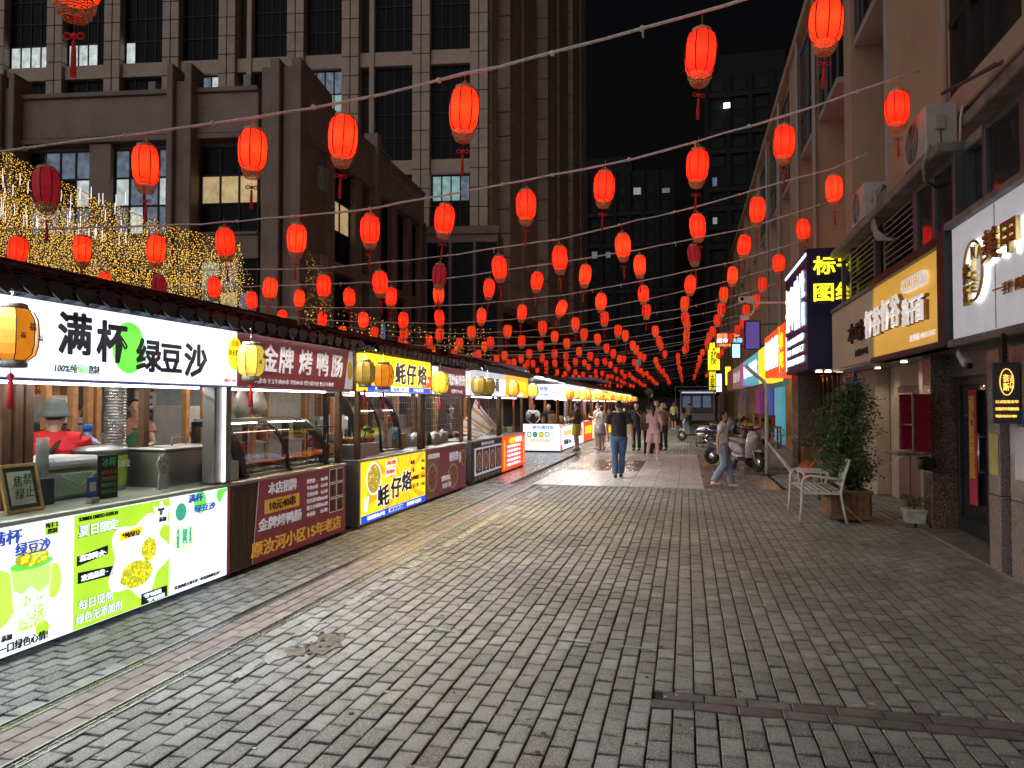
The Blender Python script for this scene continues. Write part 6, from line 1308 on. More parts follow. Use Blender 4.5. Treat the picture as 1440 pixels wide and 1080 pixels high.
def lantern_proto(m, far=False):
    body = MB(); body.lathe(PROF, (0, 0, 0), 8, sm=False)
    ribs = MB()
    for k in range(8):
        a = k*math.pi/4; ribs.tube([((r_ + .002)*math.cos(a), (r_ + .002)*math.sin(a), z) for r_, z in PROF], .006, 4, cap=False)
    top = MB().lathe([(.10, .205), (.104, .22), (.100, .235)], (0, 0, 0), 14, cap=False).tube([(0, 0, .2), (0, 0, .40)], .0025, 4)
    for a in (0, math.pi/2): top.tube([(.1*math.cos(a), .1*math.sin(a), .225), (0, 0, .30), (-.1*math.cos(a), -.1*math.sin(a), .225)], .003, 4)
    bk = MB()
    for k, (r_, z) in enumerate(((.118, -.222), (.116, -.238), (.114, -.254), (.098, -.262), (.096, -.278), (.094, -.294), (.078, -.302), (.074, -.318))):
        bk.lathe([(r_ - .004, z - .005), (r_ + .003, z), (r_ - .004, z + .005)], (0, 0, 0), 16, cap=False)
    for k in range(16):
        a = k*math.pi/8 ; bk.tube([(.116*math.cos(a), .116*math.sin(a), -.215), (.096*math.cos(a+.2), .096*math.sin(a+.2), -.275), (.074*math.cos(a), .074*math.sin(a), -.32)], .003, 3, cap=False)
    kn = MB(); kn.ell((0, 0, -.42), (.02, .012, .022), 8, 5)
    for sx in (-1, 1): kn.tube([(sx*(.02 + .022*(1 + math.cos(t))), 0, -.42 + .018*math.sin(t)) for t in np.linspace(0, 6.28, 9)], .006, 4)
    kn.tube([(0, 0, -.32), (0, 0, -.40)], .002, 3)
    ts = MB().lathe([(.004, -.445), (.014, -.46), (.010, -.475), (.014, -.5), (.018, -.66)], (0, 0, 0), 8)
    bk0 = MB().lathe([(.08, -.30), (.10, -.26), (.118, -.215)], (0, 0, 0), 12, cap=False)
    return body, ribs, top, bk, kn, ts, bk0
def make_lantern(m):
    t = thing('red_lantern', 'red paper lantern', 'lantern', (0, 0, 0), 0, 'red lanterns strung across the street', local=True)
    body, ribs, top, bk, kn, ts, _ = lantern_proto(m)
    Z = (0, 0, 0)
    s_ = body.build('shade', m, t, loc=Z); ribs.build('ribs', ribm, s_, loc=Z); top.build('top_ring', basket, t, loc=Z); bk.build('basket_base', basket, t, loc=Z); kn.build('knot', silk, t, loc=Z)
    if m is not deadred:
        lo = bpy.data.objects.new('bulb', bulb_l); COL.objects.link(lo); lo.parent = t; lo.location = (0, 0, -.02)
    ts.build('tassel', silk, t, loc=Z)
    return t
protos = {}
def joined_lantern(m):
    me = protos.get(('j', m.name))
    if me: return me
    body, ribs, top, bk, kn, ts, bk0 = lantern_proto(m); M = MB()
    for src, mi in ((body, 0), (ribs, 1), (bk0, 2), (ts, 3), (kn, 3)): M.add(src.v, src.f, mi)
    me = bpy.data.meshes.new('far_lantern'); me.from_pydata(M.v, [], M.f)
    for q in (m, ribm, basket, silk): me.materials.append(q)
    me.polygons.foreach_set('material_index', M.m); me.update(); protos['j', m.name] = me; return me
ZP = [(-20, 5.3), (-17, 4.9), (-14, 4.45), (-11, 4.26), (-9.7, 4.2), (-8.4, 4.15), (-7.1, 4.16), (-5.9, 4.2), (-4.65, 4.28), (-3.5, 4.4), (-2.3, 4.53), (-1.1, 4.7), (.16, 4.92), (1.25, 5.13), (2.5, 5.44), (3.6, 5.85), (4.6, 6.1)]
def zat(x): return float(np.interp(x, [p[0] for p in ZP], [p[1] for p in ZP]))
L1 = [(-7.16, 4.15), (-5.83, 4.3), (-4.5, 4.37), (-3.45, 4.42), (-2.14, 4.58), (.15, 4.9), (1.24, 5.07)]
L2 = [(-11.21, 4.31), (-9.88, 4.26), (-8.44, 4.19), (-7.16, 4.24), (-5.9, 4.23), (-4.67, 4.31), (-3.48, 4.4), (-2.24, 4.53), (-1.11, 4.72), (.17, 4.93), (1.3, 5.16), (2.69, 5.49)]
L3 = [(-12.51, 4.34), (-11.11, 4.21), (-9.76, 4.13), (-8.43, 4.07), (-7.21, 4.07), (-5.97, 4.09), (-4.72, 4.19), (-3.5, 4.29), (-2.32, 4.42), (-1.13, 4.6), (.22, 4.89), (1.26, 5.12), (2.54, 5.42)]
L4 = [(-11.04, 4.36), (-9.67, 4.36), (-8.28, 4.35), (-7.15, 4.33), (-5.9, 4.34), (-4.62, 4.45), (-3.44, 4.58), (-2.29, 4.68), (-1.02, 4.85), (.19, 5.05), (1.28, 5.2), (2.53, 5.49)]
L5 = [(-13.24, 4.34), (-12.16, 4.34), (-10.81, 4.23), (-9.45, 4.18), (-8.17, 4.14), (-7.04, 4.18), (-5.76, 4.2), (-4.56, 4.27), (-3.41, 4.36), (-2.3, 4.51), (-1.13, 4.69), (.13, 4.9), (1.23, 5.1), (2.41, 5.38)]
L6 = [(-9.49, 4.11), (-8.2, 4.03), (-7.06, 4.08), (-5.8, 4.1), (-4.61, 4.19), (-3.52, 4.28), (-2.57, 4.44), (-1.22, 4.64), (-.02, 4.85), (1.17, 5.1), (2.32, 5.37)]
strings = [(3.34, [(-3.25, 4.06)]), (7.0, L1), (10.4, L2), (13.8, L3), (17.2, L4), (20.6, L5), (24.0, [(-13, 4.3), (-11.8, 4.2), (-10.6, 4.15)] + L6)]
rs = random.Random(21)
k = 7
while k < 24:
    Y = 24.0 + 3.4*(k - 6) * (1 + .01*(k - 7)); sag = rs.uniform(-.12, .12) - .02*(k - 6)
    xs_ = []; x = 2.42
    left = -max(9, 11.5 + .14*(Y - 24)) if k < 12 else -12.5 - .05*(Y-40)
    while x > left:
        if rs.random() > .04: xs_.append((x + rs.uniform(-.07, .07), zat(x) + sag + rs.uniform(-.05, .05)))
        x -= 1.215 if k < 13 else 1.45
    strings.append((Y, xs_[::-1])); k += 1
cnt = 0
pr_near = {'a': None}
for si, (Y, L) in enumerate(strings):
    n = len(L)
    for i, (x, z) in enumerate(L):
        cnt += 1
        dead = (si == 1 and i == 0) or (si == 3 and i in (1, 6)) or (si > 3 and rs.random() < .03)
        m = deadred if dead else (redpaper if rs.random() < .6 else redglow)
        if Y < 22:
            if not dead: m = nearpaper if m is redpaper else nearpaper2
            if m.name not in protos: protos[m.name] = make_lantern(m); o = protos[m.name]
            else: o = copy_tree(protos[m.name])
        else:
            o = bpy.data.objects.new('red_lantern', joined_lantern(m)); COL.objects.link(o); tag(o, '', 'lantern', 'red lanterns strung across the street')
        q_ = U(.9, .96); o.scale = (q_, q_, q_*U(1.0, 1.05)); o.location = (x, Y, z); o.rotation_euler = (U(-.07, .07), U(-.09, .09), U(0, .78))
        if (si == 5 and i == 8): o.rotation_euler = (0.0, .35, .3)
        if si == 0: lb_ = 'red lantern with gilt basket cut off by the top left edge, on the nearest cable'
        elif si == 1: lb_ = ['dark unlit crimson lantern before the gold light curtain on the nearest full cable', 'big red lantern before the lit upper window, second on the nearest full cable', 'big red lantern beside the fluted stone pier, third on the nearest full cable', 'big red lantern fourth from the left on the nearest full cable', 'big red lantern before the paired tower piers on the nearest full cable', 'big red lantern alone against the black sky on the nearest full cable', 'big red lantern cut by the top edge before the tan balconies'][i]
        elif True: lb_ = '%s lantern on the %s cable from the viewer, %s from the right-hand building' % ('unlit crimson' if dead else 'red', ORD[si], ORD[n - 1 - i])
        else: lb_ = 'small glowing red lantern on one of the distant cables'
        o['label'] = lb_
# cables
def cable(Y, pts, r, label):
    mb = MB(); P = []
    for i in range(len(pts) - 1):
        (x0, z0), (x1, z1) = pts[i], pts[i+1]; n_ = max(1, int(abs(x1 - x0)/.35))
        for j in range(n_): t = j/n_; P.append((x0 + (x1-x0)*t, Y + U(-.006, .006), z0 + (z1-z0)*t + U(-.010, .010)))
    P.append((pts[-1][0], Y, pts[-1][1])); mb.tube(P, [r*U(.8, 1.2) for _ in P], 6, cap=True)
    x = pts[0][0] + .5
    while x < pts[-1][0]:
        z = float(np.interp(x, [p[0] for p in pts], [p[1] for p in pts])); mb.lathe([(r*1.6, -.02), (r*1.9, 0), (r*1.6, .02)], (x, Y, z), 7, axis='x')
        if rnd() < .3: mb.tube([(x, Y, z), (x + .01, Y, z - .09)], r*.5, 4)
        x += U(.7, 1.4)
    tag(mb.build('lantern_cable', cord), label, 'cable', 'white cables across the street')
cable(7.0, [(-16, 4.75), (-7.8, 4.61), (-5.88, 4.66), (-4.51, 4.72), (-3.45, 4.78), (-2.14, 4.94), (-1.08, 5.08), (.69, 5.38), (2.2, 5.75), (3.55, 6.2)], .016, 'thick white wrapped cable nearest the viewer, crossing the whole picture')
cable(10.4, [(-18, 4.85), (-7.6, 4.55), (-4.9, 4.6), (-2.66, 4.85), (-1.11, 5.02), (.16, 5.25), (1.73, 5.62), (2.96, 5.95)], .015, 'white wrapped cable second from the viewer, ending on the tan wall')
for i, (Y, L) in enumerate(strings[3:]):
    if not L: continue
    xl = min(-13.9, L[0][0] - 1)
    pts = [(xl, zat(max(xl, -19.9)) + .35)] + [(x, z + .36) for x, z in L[::2]] + [(3.1, L[-1][1] + .36 + .22)]
    dd = depth(0, Y)
    cable(Y, pts, .013 if i < 6 else .011, 'white cable %s from the viewer with red lanterns' % ORD[i + 2] if i + 2 < 22 else 'white cable farthest from the viewer')
for i, (Y, L) in enumerate(strings[3:9]):
    tag(MB().tube([(3.1, Y, L[-1][1] + .58), (4.75, Y + .3, L[-1][1] + 1.2)], .005, 4).build('anchor_wire', dsteel), 'thin anchor wire tying the %s cable to the right facade' % ORD[i + 2], 'wire', 'anchor wires')
for (p0, p1, lab) in (((-12, 7.9, 3.4), (-3.2, 27, 3.95), 'pair of pale wires slanting down behind the left lanterns'), ((-9.5, 9.0, 3.15), (-3.2, 30, 3.9), 'lower pale wire slanting over the stall roofs')):
    P = [tuple(Vector(p0).lerp(Vector(p1), t) + Vector((0, 0, -.5*math.sin(math.pi*t)))) for t in np.linspace(0, 1, 20)]
    tag(MB().tube(P, .016, 5).build('slanting_wire', cord), lab, 'wire')

# ================================================================== GOLD LIGHT CURTAIN
fl = {}
def curtain(name, label, A, B_, n, drop, dz, dens, m, seed, r=.013, gap=0.0):
    """strands of tiny bulbs hung from a cable A-B"""
    rr = random.Random(seed); mb = MB(); w_ = MB(); A = Vector(A); B2 = Vector(B_)
    oct_ = [(1,0,0),(-1,0,0),(0,1,0),(0,-1,0),(0,0,1),(0,0,-1)]; of = [(0,2,4),(2,1,4),(1,3,4),(3,0,4),(2,0,5),(1,2,5),(3,1,5),(0,3,5)]
    for i in range(n):
        t = (i + rr.random()*.6)/n; p = A.lerp(B2, t); p.z -= .35*math.sin(math.pi*t)
        L_ = drop(t, rr); z = gap
        w_.add([(p.x - .003, p.y, p.z), (p.x + .003, p.y, p.z), (p.x + .003, p.y, p.z - L_), (p.x - .003, p.y, p.z - L_)], [(0, 1, 2, 3)])
        while z < L_:
            if rr.random() < dens:
                s = r*rr.uniform(.6, 1.25); q = (p.x + rr.uniform(-.05, .05), p.y + rr.uniform(-.05, .05), p.z - z)
                mb.add([(q[0] + a*s, q[1] + b*s, q[2] + c*s) for a, b, c in oct_], of)
            z += dz*rr.uniform(.7, 1.3)
    t_ = mb.build(name, m, kind='stuff'); tag(t_, label, 'string lights'); w_.tube([tuple(A.lerp(B2, t) + Vector((0, 0, -.35*math.sin(math.pi*t)))) for t in np.linspace(0, 1, 16)], .012, 5)
    tag(w_.build(name + '_wires', mat('thin_wire', (.12, .09, .03), .6), kind='stuff'), 'thin wires holding the strands of: ' + ' '.join(label.split()[:9]), 'wires')
ga = lite('gold_bulb', (1.0, .55, .05), 1.7, samp=False); gb = lite('warm_gold_bulb', (1.0, .66, .16), 1.5, samp=False); gwh = lite('white_meteor_light', (.75, .75, .85), 1.6, samp=False)
# hung from a cable dropping towards the lane, in front of the podium
curtain('light_curtain', 'dense curtain of gold fairy lights hanging from the slanting cable at left', (-18.9, 16.9, 8.9), (-12.26, 18.57, 6.2), 190, lambda t, r: 2.9 - 1.9*t + .12*math.sin(t*19) + r.random()*.7, .075, .8, ga, 1, .015)
curtain('light_curtain', 'second layer of gold fairy lights with a scalloped lower hem', (-18.9, 16.6, 7.7), (-12.0, 18.3, 5.8), 190, lambda t, r: 2.0 - .9*t + .12*math.sin(t*14 + 1) + r.random()*.5, .075, .8, gb, 2, .014)
curtain('light_curtain', 'finer gold fairy lights veiling the lower windows', (-19, 17.5, 6.2), (-12.2, 19.0, 5.4), 170, lambda t, r: 1.9 + r.random()*.6, .12, .6, gb, 3, .012)
curtain('light_curtain', 'sparse dripping gold strands over the stall roofs', (-11.6, 21.0, 4.9), (-8.2, 31.0, 4.9), 34, lambda t, r: .9 + r.random()*1.1, .14, .8, ga, 4, .02)
curtain('light_curtain', 'sprinkle of gold lights running up the fluted stone pier', (-13.2, 23.9, 7.4), (-12.4, 24.4, 6.4), 30, lambda t, r: 3 + r.random(), .16, .45, gb, 6, .011)
tb = MB(); rr = random.Random(5)
for i in range(46):
    t = rr.random(); p = Vector((-18.6, 16.7, 8.6)).lerp(Vector((-15.2, 17.6, 7.9)), t); z = p.z - rr.uniform(.3, 1.6); tb.tube([(p.x, p.y, z), (p.x, p.y, z - .32)], .012, 4)
tag(tb.build('meteor_tubes', gwh, kind='stuff'), 'short white meteor light tubes among the gold strands', 'string lights')
tag(MB().tube([(-19.1, 16.9, 0), (-19.1, 16.9, 9.2)], .07, 8).build('curtain_mast', dsteel), 'thin mast holding the left end of the light curtain', 'mast')

# ================================================================== PEOPLE
skin = mat('skin', (.50, .30, .21), .55, var=.06, bump=.05); skin2 = mat('skin_pale', (.60, .39, .29), .55, var=.06)
hairb = mat('black_hair', (.012, .010, .010), .45, var=.3, scale=40, bump=.8, bscale=90); eyem = mat('eye_dark', (.01, .008, .008), .2); lip = mat('lip', (.35, .10, .09), .5)
def fab(name, c, **k): return mat('cloth_' + name, c, .85, var=.12, scale=9, bump=.35, bscale=35, **k)
def remesh(o, vox, sm=3):
    md = o.modifiers.new('one_surface', 'REMESH'); md.mode = 'VOXEL'; md.voxel_size = vox; md.use_smooth_shade = True
    s = o.modifiers.new('soften', 'SMOOTH'); s.iterations = sm; s.factor = .6
def lerp3(a, b, t): return tuple(a[i] + (b[i] - a[i])*t for i in range(3))
def person(label, loc, rz, H=1.7, top=None, bottom=None, hair='short', shoe=None, female=False, vox=.016, swing=0.0, arms=None, legs=None, sleeve=.55, lower='trousers', apron=None, lean=0.0, sk=None, shoulders=1.0, girth=1.0, sit=False, hat=None, group=None, name='person'):
    t = thing(name, label, 'person', loc, rz, group, local=True); t.scale = (H/1.7,)*3
    sk = sk or skin; Z0 = (0, 0, 0); g_ = girth; sw = (.155 if female else .182)*shoulders; hipw = .088
    top = top or fab('grey', (.2, .2, .2)); bottom = bottom or fab('dark', (.03, .03, .04)); shoe = shoe or mat('shoe_white', (.6, .6, .58), .6)
    dz = -.42 if sit else 0
    ln = lambda z: lean*(z - .95)           # forward lean of the trunk
    def T(x, y, z): return (x, y + (ln(z) if z > .95 else 0), z + dz)
    # legs: hip, knee, ankle, toe for each side
    s_ = swing
    if legs is None:
        if sit: legs = [((-hipw, 0, .92), (-.12, .42, .90), (-.13, .44, .50)), ((hipw, 0, .92), (.12, .42, .90), (.13, .44, .50))]
        else: legs = [((-hipw, 0, .92), (-.095, .17*s_ + .03, .50), (-.095, .30*s_ - .02, .085 + .01*abs(s_))), ((hipw, 0, .92), (.095, -.10*s_ + .04, .50), (.095, -.36*s_ - .02, .085 + .10*max(0, s_)))]
    if arms is None:
        arms = [((-sw - .05, -.16*s_ - .02, 1.12), (-sw - .055, -.20*s_ + .05, .88)), ((sw + .05, .14*s_ - .02, 1.12), (sw + .055, .26*s_ + .06, .89))]
    b = MB()
    cx = lambda z, q: T(0, q, z)
    hd = T(0, .015, 1.575)
    b.ell(hd, (.073, .092, .108), 16, 12); b.ell(T(0, .045, 1.515), (.052, .055, .055), 12, 8); b.ell(T(0, .113, 1.565), (.014, .02, .024), 8, 6); b.ell(T(0, .098, 1.60), (.045, .018, .012), 8, 5)
    for sx in (-1, 1): b.ell(T(sx*.076, .01, 1.57), (.012, .022, .03), 8, 6)
    b.tube([T(0, -.01, 1.38), T(0, 0, 1.45), T(0, .012, 1.53)], [.062, .052, .052], 12)
    w_ = .8 if female else 1.0
    tor = [(.90, .145*g_, .10*g_), (1.02, .125*g_*w_ + .01, .09*g_), (1.15, .132*g_*w_, .098*g_), (1.28, .150*g_*w_, .105*g_), (1.37, .135*w_, .09), (1.42, .07, .06)]
    b.tube([T(0, 0, z) for z, _, _ in tor], [(a, c) for _, a, c in tor], 16)
    b.tube([T(-sw, 0, 1.375), T(0, -.005, 1.39), T(sw, 0, 1.375)], [.05, .062, .05], 10)
    for sx, (el, wr) in zip((-1, 1), arms):
        shp = T(sx*sw, 0, 1.37); el_, wr_ = T(*el), T(*wr)
        b.tube([shp, lerp3(shp, el_, .5), el_, lerp3(el_, wr_, .35), wr_], [.05*g_, .043, .035, .036, .024], 10)
        d = (Vector(wr_) - Vector(el_)).normalized(); side = d.cross(Vector((sx, 0, 0))).normalized(); W = Vector(wr_)
        out = d.cross(side).normalized()
        b.tube([W, W + d*.04, W + d*.085], [(.022, .018), (.036, .016), (.034, .014)], 10)
        for q in range(4):                                   # four unequal fingers, slightly curled, and a thumb
            o_ = side*(-.027 + .018*q); l_ = [.058, .070, .066, .05][q]; st = W + d*.075 + o_
            b.tube([st, st + d*l_*.5 + o_*.1, st + d*l_*.9 - out*sx*.012], [.0105, .0095, .008], 7)
        b.tube([W + d*.02 - side*.02, W + d*.05 - side*.045, W + d*.085 - side*.05], [.013, .011, .009], 7)
    feet = []
    for sx, L_ in zip((-1, 1), legs):
        h_, k_, a_ = [(p[0], p[1], p[2] + dz) for p in L_]
        b.tube([h_, lerp3(h_, k_, .4), k_, lerp3(k_, a_, .3), lerp3(k_, a_, .8), a_], [.088*g_, .078*g_, .054, .056, .036, .036], 12)
        feet.append(a_); b.tube([(a_[0], a_[1] - .04, a_[2] - .035), (a_[0]*1.05, a_[1] + .14, a_[2] - .05)], [(.034, .03), (.036, .02)], 10)
    bo = b.build('body', sk, t, loc=Z0); remesh(bo, vox, 3)
    # clothing
    c = MB(); e = .020
    hem = .84 if not female else .88
    if lower == 'apron_only': hem = .9
    ts_ = [(hem, .158*g_, .118*g_), (.98, .150*g_*w_ + .008, .112*g_)] + [(z, a + e, q + e) for z, a, q in tor[2:5]] + [(1.425, .082, .07)]
    c.tube([T(0, 0, z) for z, _, _ in ts_], [(a, q) for _, a, q in ts_], 16)
    c.tube([T(-sw - .005, 0, 1.378), T(0, -.005, 1.39), T(sw + .005, 0, 1.378)], [.062, .072, .062], 10)
    for sx, (el, wr) in zip((-1, 1), arms):
        shp = T(sx*sw, 0, 1.375); el_, wr_ = T(*el), T(*wr)
        if sleeve <= 1: c.tube([shp, lerp3(shp, el_, sleeve*.5), lerp3(shp, el_, sleeve)], [.064*g_, .062*g_, .066*g_], 10)
        else: c.tube([shp, lerp3(shp, el_, .5), el_, lerp3(el_, wr_, sleeve - 1)], [.064, .056, .05, .042], 10)
    co_ = c.build('shirt', top, t, loc=Z0); remesh(co_, vox, 2)
    if lower in ('trousers', 'shorts', 'wide'):
        c = MB(); c.tube([(0, -.005, .80 + dz), (0, 0, .88 + dz), (0, 0, .99 + dz)], [(.15*g_, .12), (.158*g_, .122*g_), (.14*g_, .105*g_)], 14)
        for L_ in legs:
            h_, k_, a_ = [(p[0], p[1], p[2] + dz) for p in L_]
            if lower == 'shorts': c.tube([h_, lerp3(h_, k_, .5), lerp3(h_, k_, .92)], [.098*g_, .098*g_, .096*g_], 12)
            else:
                wd = 1.35 if lower == 'wide' else 1.0
                c.tube([h_, lerp3(h_, k_, .4), k_, lerp3(k_, a_, .5), lerp3(k_, a_, .97)], [.098*g_, .09*g_, .070*wd, .062*wd*1.05, .055*wd*1.2], 12)
        lo = c.build('trousers' if lower != 'shorts' else 'shorts', bottom, t, loc=Z0); remesh(lo, vox, 2)
    elif lower == 'skirt':
        MB().lathe([(.14, .98 + dz), (.16, .88 + dz), (.20, .70 + dz), (.215, .58 + dz), (.20, .58 + dz), (.13, .9 + dz)], (0, 0, 0), 24, cap=False).build('skirt', bottom, t, loc=Z0)
    for a_ in feet:
        s = MB(); x, y, z = a_
        s.tube([(x, y - .055, z - .035), (x, y + .02, z - .03), (x*1.05, y + .10, z - .048), (x*1.06, y + .17, z - .055)], [(.036, .04), (.042, .045), (.046, .034), (.034, .022)], 12)
        so = s.build('shoe', shoe, t, loc=Z0)
    # hair
    h = MB(); hx, hy, hz = hd
    if hair != 'none':
        h.ell((hx, hy - .022, hz + .032), (.082, .090, .090), 16, 10)
        if hair in ('bob', 'long', 'tail', 'bun'): h.ell((hx, hy - .045, hz - .01), (.084, .070, .105), 14, 8)
        if hair == 'bob': h.tube([(hx, hy - .05, hz + .02), (hx, hy - .055, hz - .10)], [(.085, .06), (.075, .045)], 12)
        if hair == 'long': h.tube([(hx, hy - .06, hz), (hx, hy - .09, hz - .15), (hx, hy - .10, hz - .34)], [(.085, .05), (.085, .035), (.05, .02)], 12)
        if hair == 'tail': h.tube([(hx, hy - .10, hz + .04), (hx + .005, hy - .15, hz + .0), (hx + .01, hy - .14, hz - .14), (hx + .01, hy - .12, hz - .30)], [.03, .035, .032, .010], 10)
        if hair == 'bun': h.ell((hx, hy - .11, hz + .05), (.045, .045, .045), 10, 8)
        ho = h.build('hair', hairb, t, loc=Z0); remesh(ho, max(.010, vox*.8), 2)
    if hat is not None:
        MB().lathe([(.02, .155), (.075, .15), (.094, .11), (.102, .045), (.108, .04), (.140, .0), (.138, -.006), (.10, .03)], (hx, hy - .012, hz + .005), 24).build('hat', hat, t, loc=Z0)
    fc = MB()
    for sx in (-1, 1): fc.ell((hx + sx*.028, hy + .086, hz + .010), (.011, .006, .005), 8, 5); fc.ell((hx + sx*.029, hy + .086, hz + .032), (.018, .007, .004), 8, 4)
    fc.build('eyes', eyem, t, loc=Z0)
    MB().ell((hx, hy + .083, hz - .052), (.02, .008, .006), 8, 5).build('mouth', lip, t, loc=Z0)
    if apron is not None:
        c = MB()
        for sx in (-1, 1): c.tube([T(sx*.11, .10, 1.32), T(sx*.10, .02, 1.455), T(sx*.02, -.135*g_ - .012, 1.30), T(-sx*.13*g_, -.115*g_ - .012, 1.06)], [(.020, .008)]*4, 8)
        c.tube([T(-.16*g_, -.06, 1.02), T(0, -.125*g_ - .01, 1.02), T(.16*g_, -.06, 1.02)], [(.006, .02)]*3, 6)
        c.build('apron_straps', apron, t, loc=Z0)
        a = MB(); n_ = 8; vs = []
        for i in range(n_ + 1):
            an = R_(-75 + 150*i/n_)
            for (z, rx, ry) in ((.62 + dz, .20, .17), (1.0 + dz, .185*g_, .14*g_), (1.32 + dz, .15, .132)):
                vs.append((rx*math.sin(an)*(1 if z < 1.1 + dz else .6), ry*math.cos(an) + (ln(z - dz) if z - dz > .95 else 0) + .012, z))
        for i in range(n_):
            for j in range(2): a.add([], []); 
        a.add(vs, [(3*i + j, 3*(i+1) + j, 3*(i+1) + j + 1, 3*i + j + 1) for i in range(n_) for j in range(2)], 0, True); a.build('apron', apron, t, loc=Z0)
    return t
blackt = fab('black', (.012, .012, .016)); jeans = fab('blue_denim', (.045, .085, .19)); pinkf = fab('pale_pink', (.62, .42, .42)); whitef = fab('white', (.62, .62, .62)); lblue = fab('light_blue_denim', (.24, .31, .46))
blk = mat('shoe_black', (.02, .02, .02), .5)
# man walking away in black T-shirt
person('man in a black T-shirt and blue jeans walking away down the street', (-1.46, 16.55, 0), R_(2), 1.72, blackt, jeans, 'short', blk, vox=.012, swing=.35, shoulders=1.12, girth=1.12, arms=[((-.26, -.02, 1.12), (-.25, .10, .90)), ((.27, -.06, 1.12), (.29, -.02, .86))], sleeve=.72,
       legs=[((-.088, 0, .92), (-.085, .02, .50), (-.075, -.08, .09)), ((.088, 0, .92), (.07, .10, .50), (.035, .10, .09))])
person('woman in a pale pink top and shorts seen from behind with a black ponytail', (-.93, 21.9, 0), R_(-8), 1.64, pinkf, pinkf, 'tail', mat('shoe_white', (.6, .6, .58), .6), True, vox=.013, swing=.0, lower='shorts', sleeve=1.1, girth=1.12, sk=skin2,
       legs=[((-.088, 0, .92), (-.14, .0, .50), (-.20, -.03, .085)), ((.088, 0, .92), (.10, .02, .50), (.12, .0, .085))], arms=[((-.2, .1, 1.15), (-.16, .26, 1.25)), ((.25, -.03, 1.12), (.22, .10, .95))])
person('young woman in a white T-shirt and baggy light blue jeans striding towards the shops', (.70, 15.25, 0), R_(-95), 1.52, whitef, lblue, 'bob', mat('shoe_cream', (.6, .56, .42), .6), True, vox=.011, lower='wide', sleeve=.5, lean=.0, sk=skin2,
       legs=[((-.08, 0, .92), (-.07, .10, .50), (-.06, .17, .085)), ((.08, 0, .92), (.09, .03, .51), (.09, -.20, .13))], arms=[((-.2, -.05, 1.12), (-.2, .05, .9)), ((.2, -.10, 1.12), (.2, -.10, .88))])
person('customer in a dark top and lime shorts standing at the corner stall', (-3.75, 25.9, 0), R_(75), 1.72, fab('dark_brown_top', (.05, .035, .035)), fab('lime', (.42, .46, .03)), 'short', mat('sandal', (.2, .15, .12), .6), vox=.015, lower='shorts', girth=1.25, arms=[((-.24, .02, 1.12), (-.12, .24, 1.08)), ((.24, .02, 1.12), (.12, .24, 1.08))])
person('woman in a white shirt and grey striped skirt waiting at the far stalls', (-2.95, 26.4, 0), R_(40), 1.60, whitef, fab('grey_stripe', (.25, .25, .30)), 'bun', mat('shoe_pink', (.65, .2, .28), .6), True, vox=.015, lower='skirt', arms=[((-.2, .03, 1.12), (-.12, .22, 1.15)), ((.2, .03, 1.12), (.12, .22, 1.1))], sk=skin2)
person('woman in a pale top and striped trousers beside the one in the striped skirt', (-3.15, 27.2, 0), R_(55), 1.68, fab('pale_blue_grey', (.42, .45, .52)), fab('stripe_trousers', (.28, .28, .30)), 'long', None, True, vox=.017, arms=[((-.2, .05, 1.14), (-.14, .26, 1.18)), ((.2, .03, 1.12), (.14, .24, 1.12))])
person('person in black trousers half hidden behind the man in the black T-shirt', (-1.95, 22.2, 0), R_(10), 1.58, fab('dark_grey', (.05, .05, .06)), blackt, 'short', mat('shoe_white', (.6, .6, .58), .6), vox=.018)
person('youth in black with dyed yellowish hair facing the viewer, arm stretched out', (-1.72, 26.5, 0), R_(170), 1.70, blackt, blackt, 'short', blk, vox=.016, arms=[((-.24, .10, 1.15), (-.14, .26, 1.3)), ((.30, .05, 1.14), (.46, .12, .95))], sk=skin2)
person('person carrying an olive backpack beside the woman in pink', (-1.15, 23.6, 0), R_(-5), 1.62, fab('olive', (.10, .10, .05)), blackt, 'short', mat('shoe_white', (.6, .6, .58), .6), vox=.016, arms=[((-.24, .03, 1.12), (-.2, .2, 1.1)), ((.24, .03, 1.12), (.2, .2, 1.1))])
bp = thing('backpack', 'olive green and brown backpack on the back of the person beside the pink woman', 'backpack', (-1.2, 23.35, .85)); MB().bbox(-1.4, -1.05, 23.32, 23.5, .82, 1.3, .05).build('bag', fab('olive_bag', (.13, .12, .06)), bp); MB().bbox(-1.36, -1.1, 23.27, 23.33, .88, 1.08, .02).build('pocket', fab('brown_bag', (.12, .06, .03)), bp)
person('man with a flushed face in pale shirt walking towards the viewer behind the pink woman', (-1.05, 27.5, 0), R_(175), 1.80, fab('cream', (.4, .38, .34)), blackt, 'short', blk, vox=.018, arms=[((-.22, .10, 1.15), (-.12, .25, 1.35)), ((.24, .0, 1.12), (.24, .05, .88))])
person('person in a straw-coloured hat and brown coat behind the pink woman', (-.8, 27.0, 0), R_(160), 1.64, fab('brown_coat', (.16, .10, .07)), blackt, 'short', blk, vox=.02, hat=fab('straw', (.42, .38, .24)))
person('distant walker in a pale top and lime jacket with bare legs', (-.75, 47.5, 0), R_(170), 1.78, fab('pale_lime', (.55, .58, .30)), blackt, 'bob', None, True, vox=.024, lower='shorts', swing=.3, sleeve=1.4, girth=1.1)
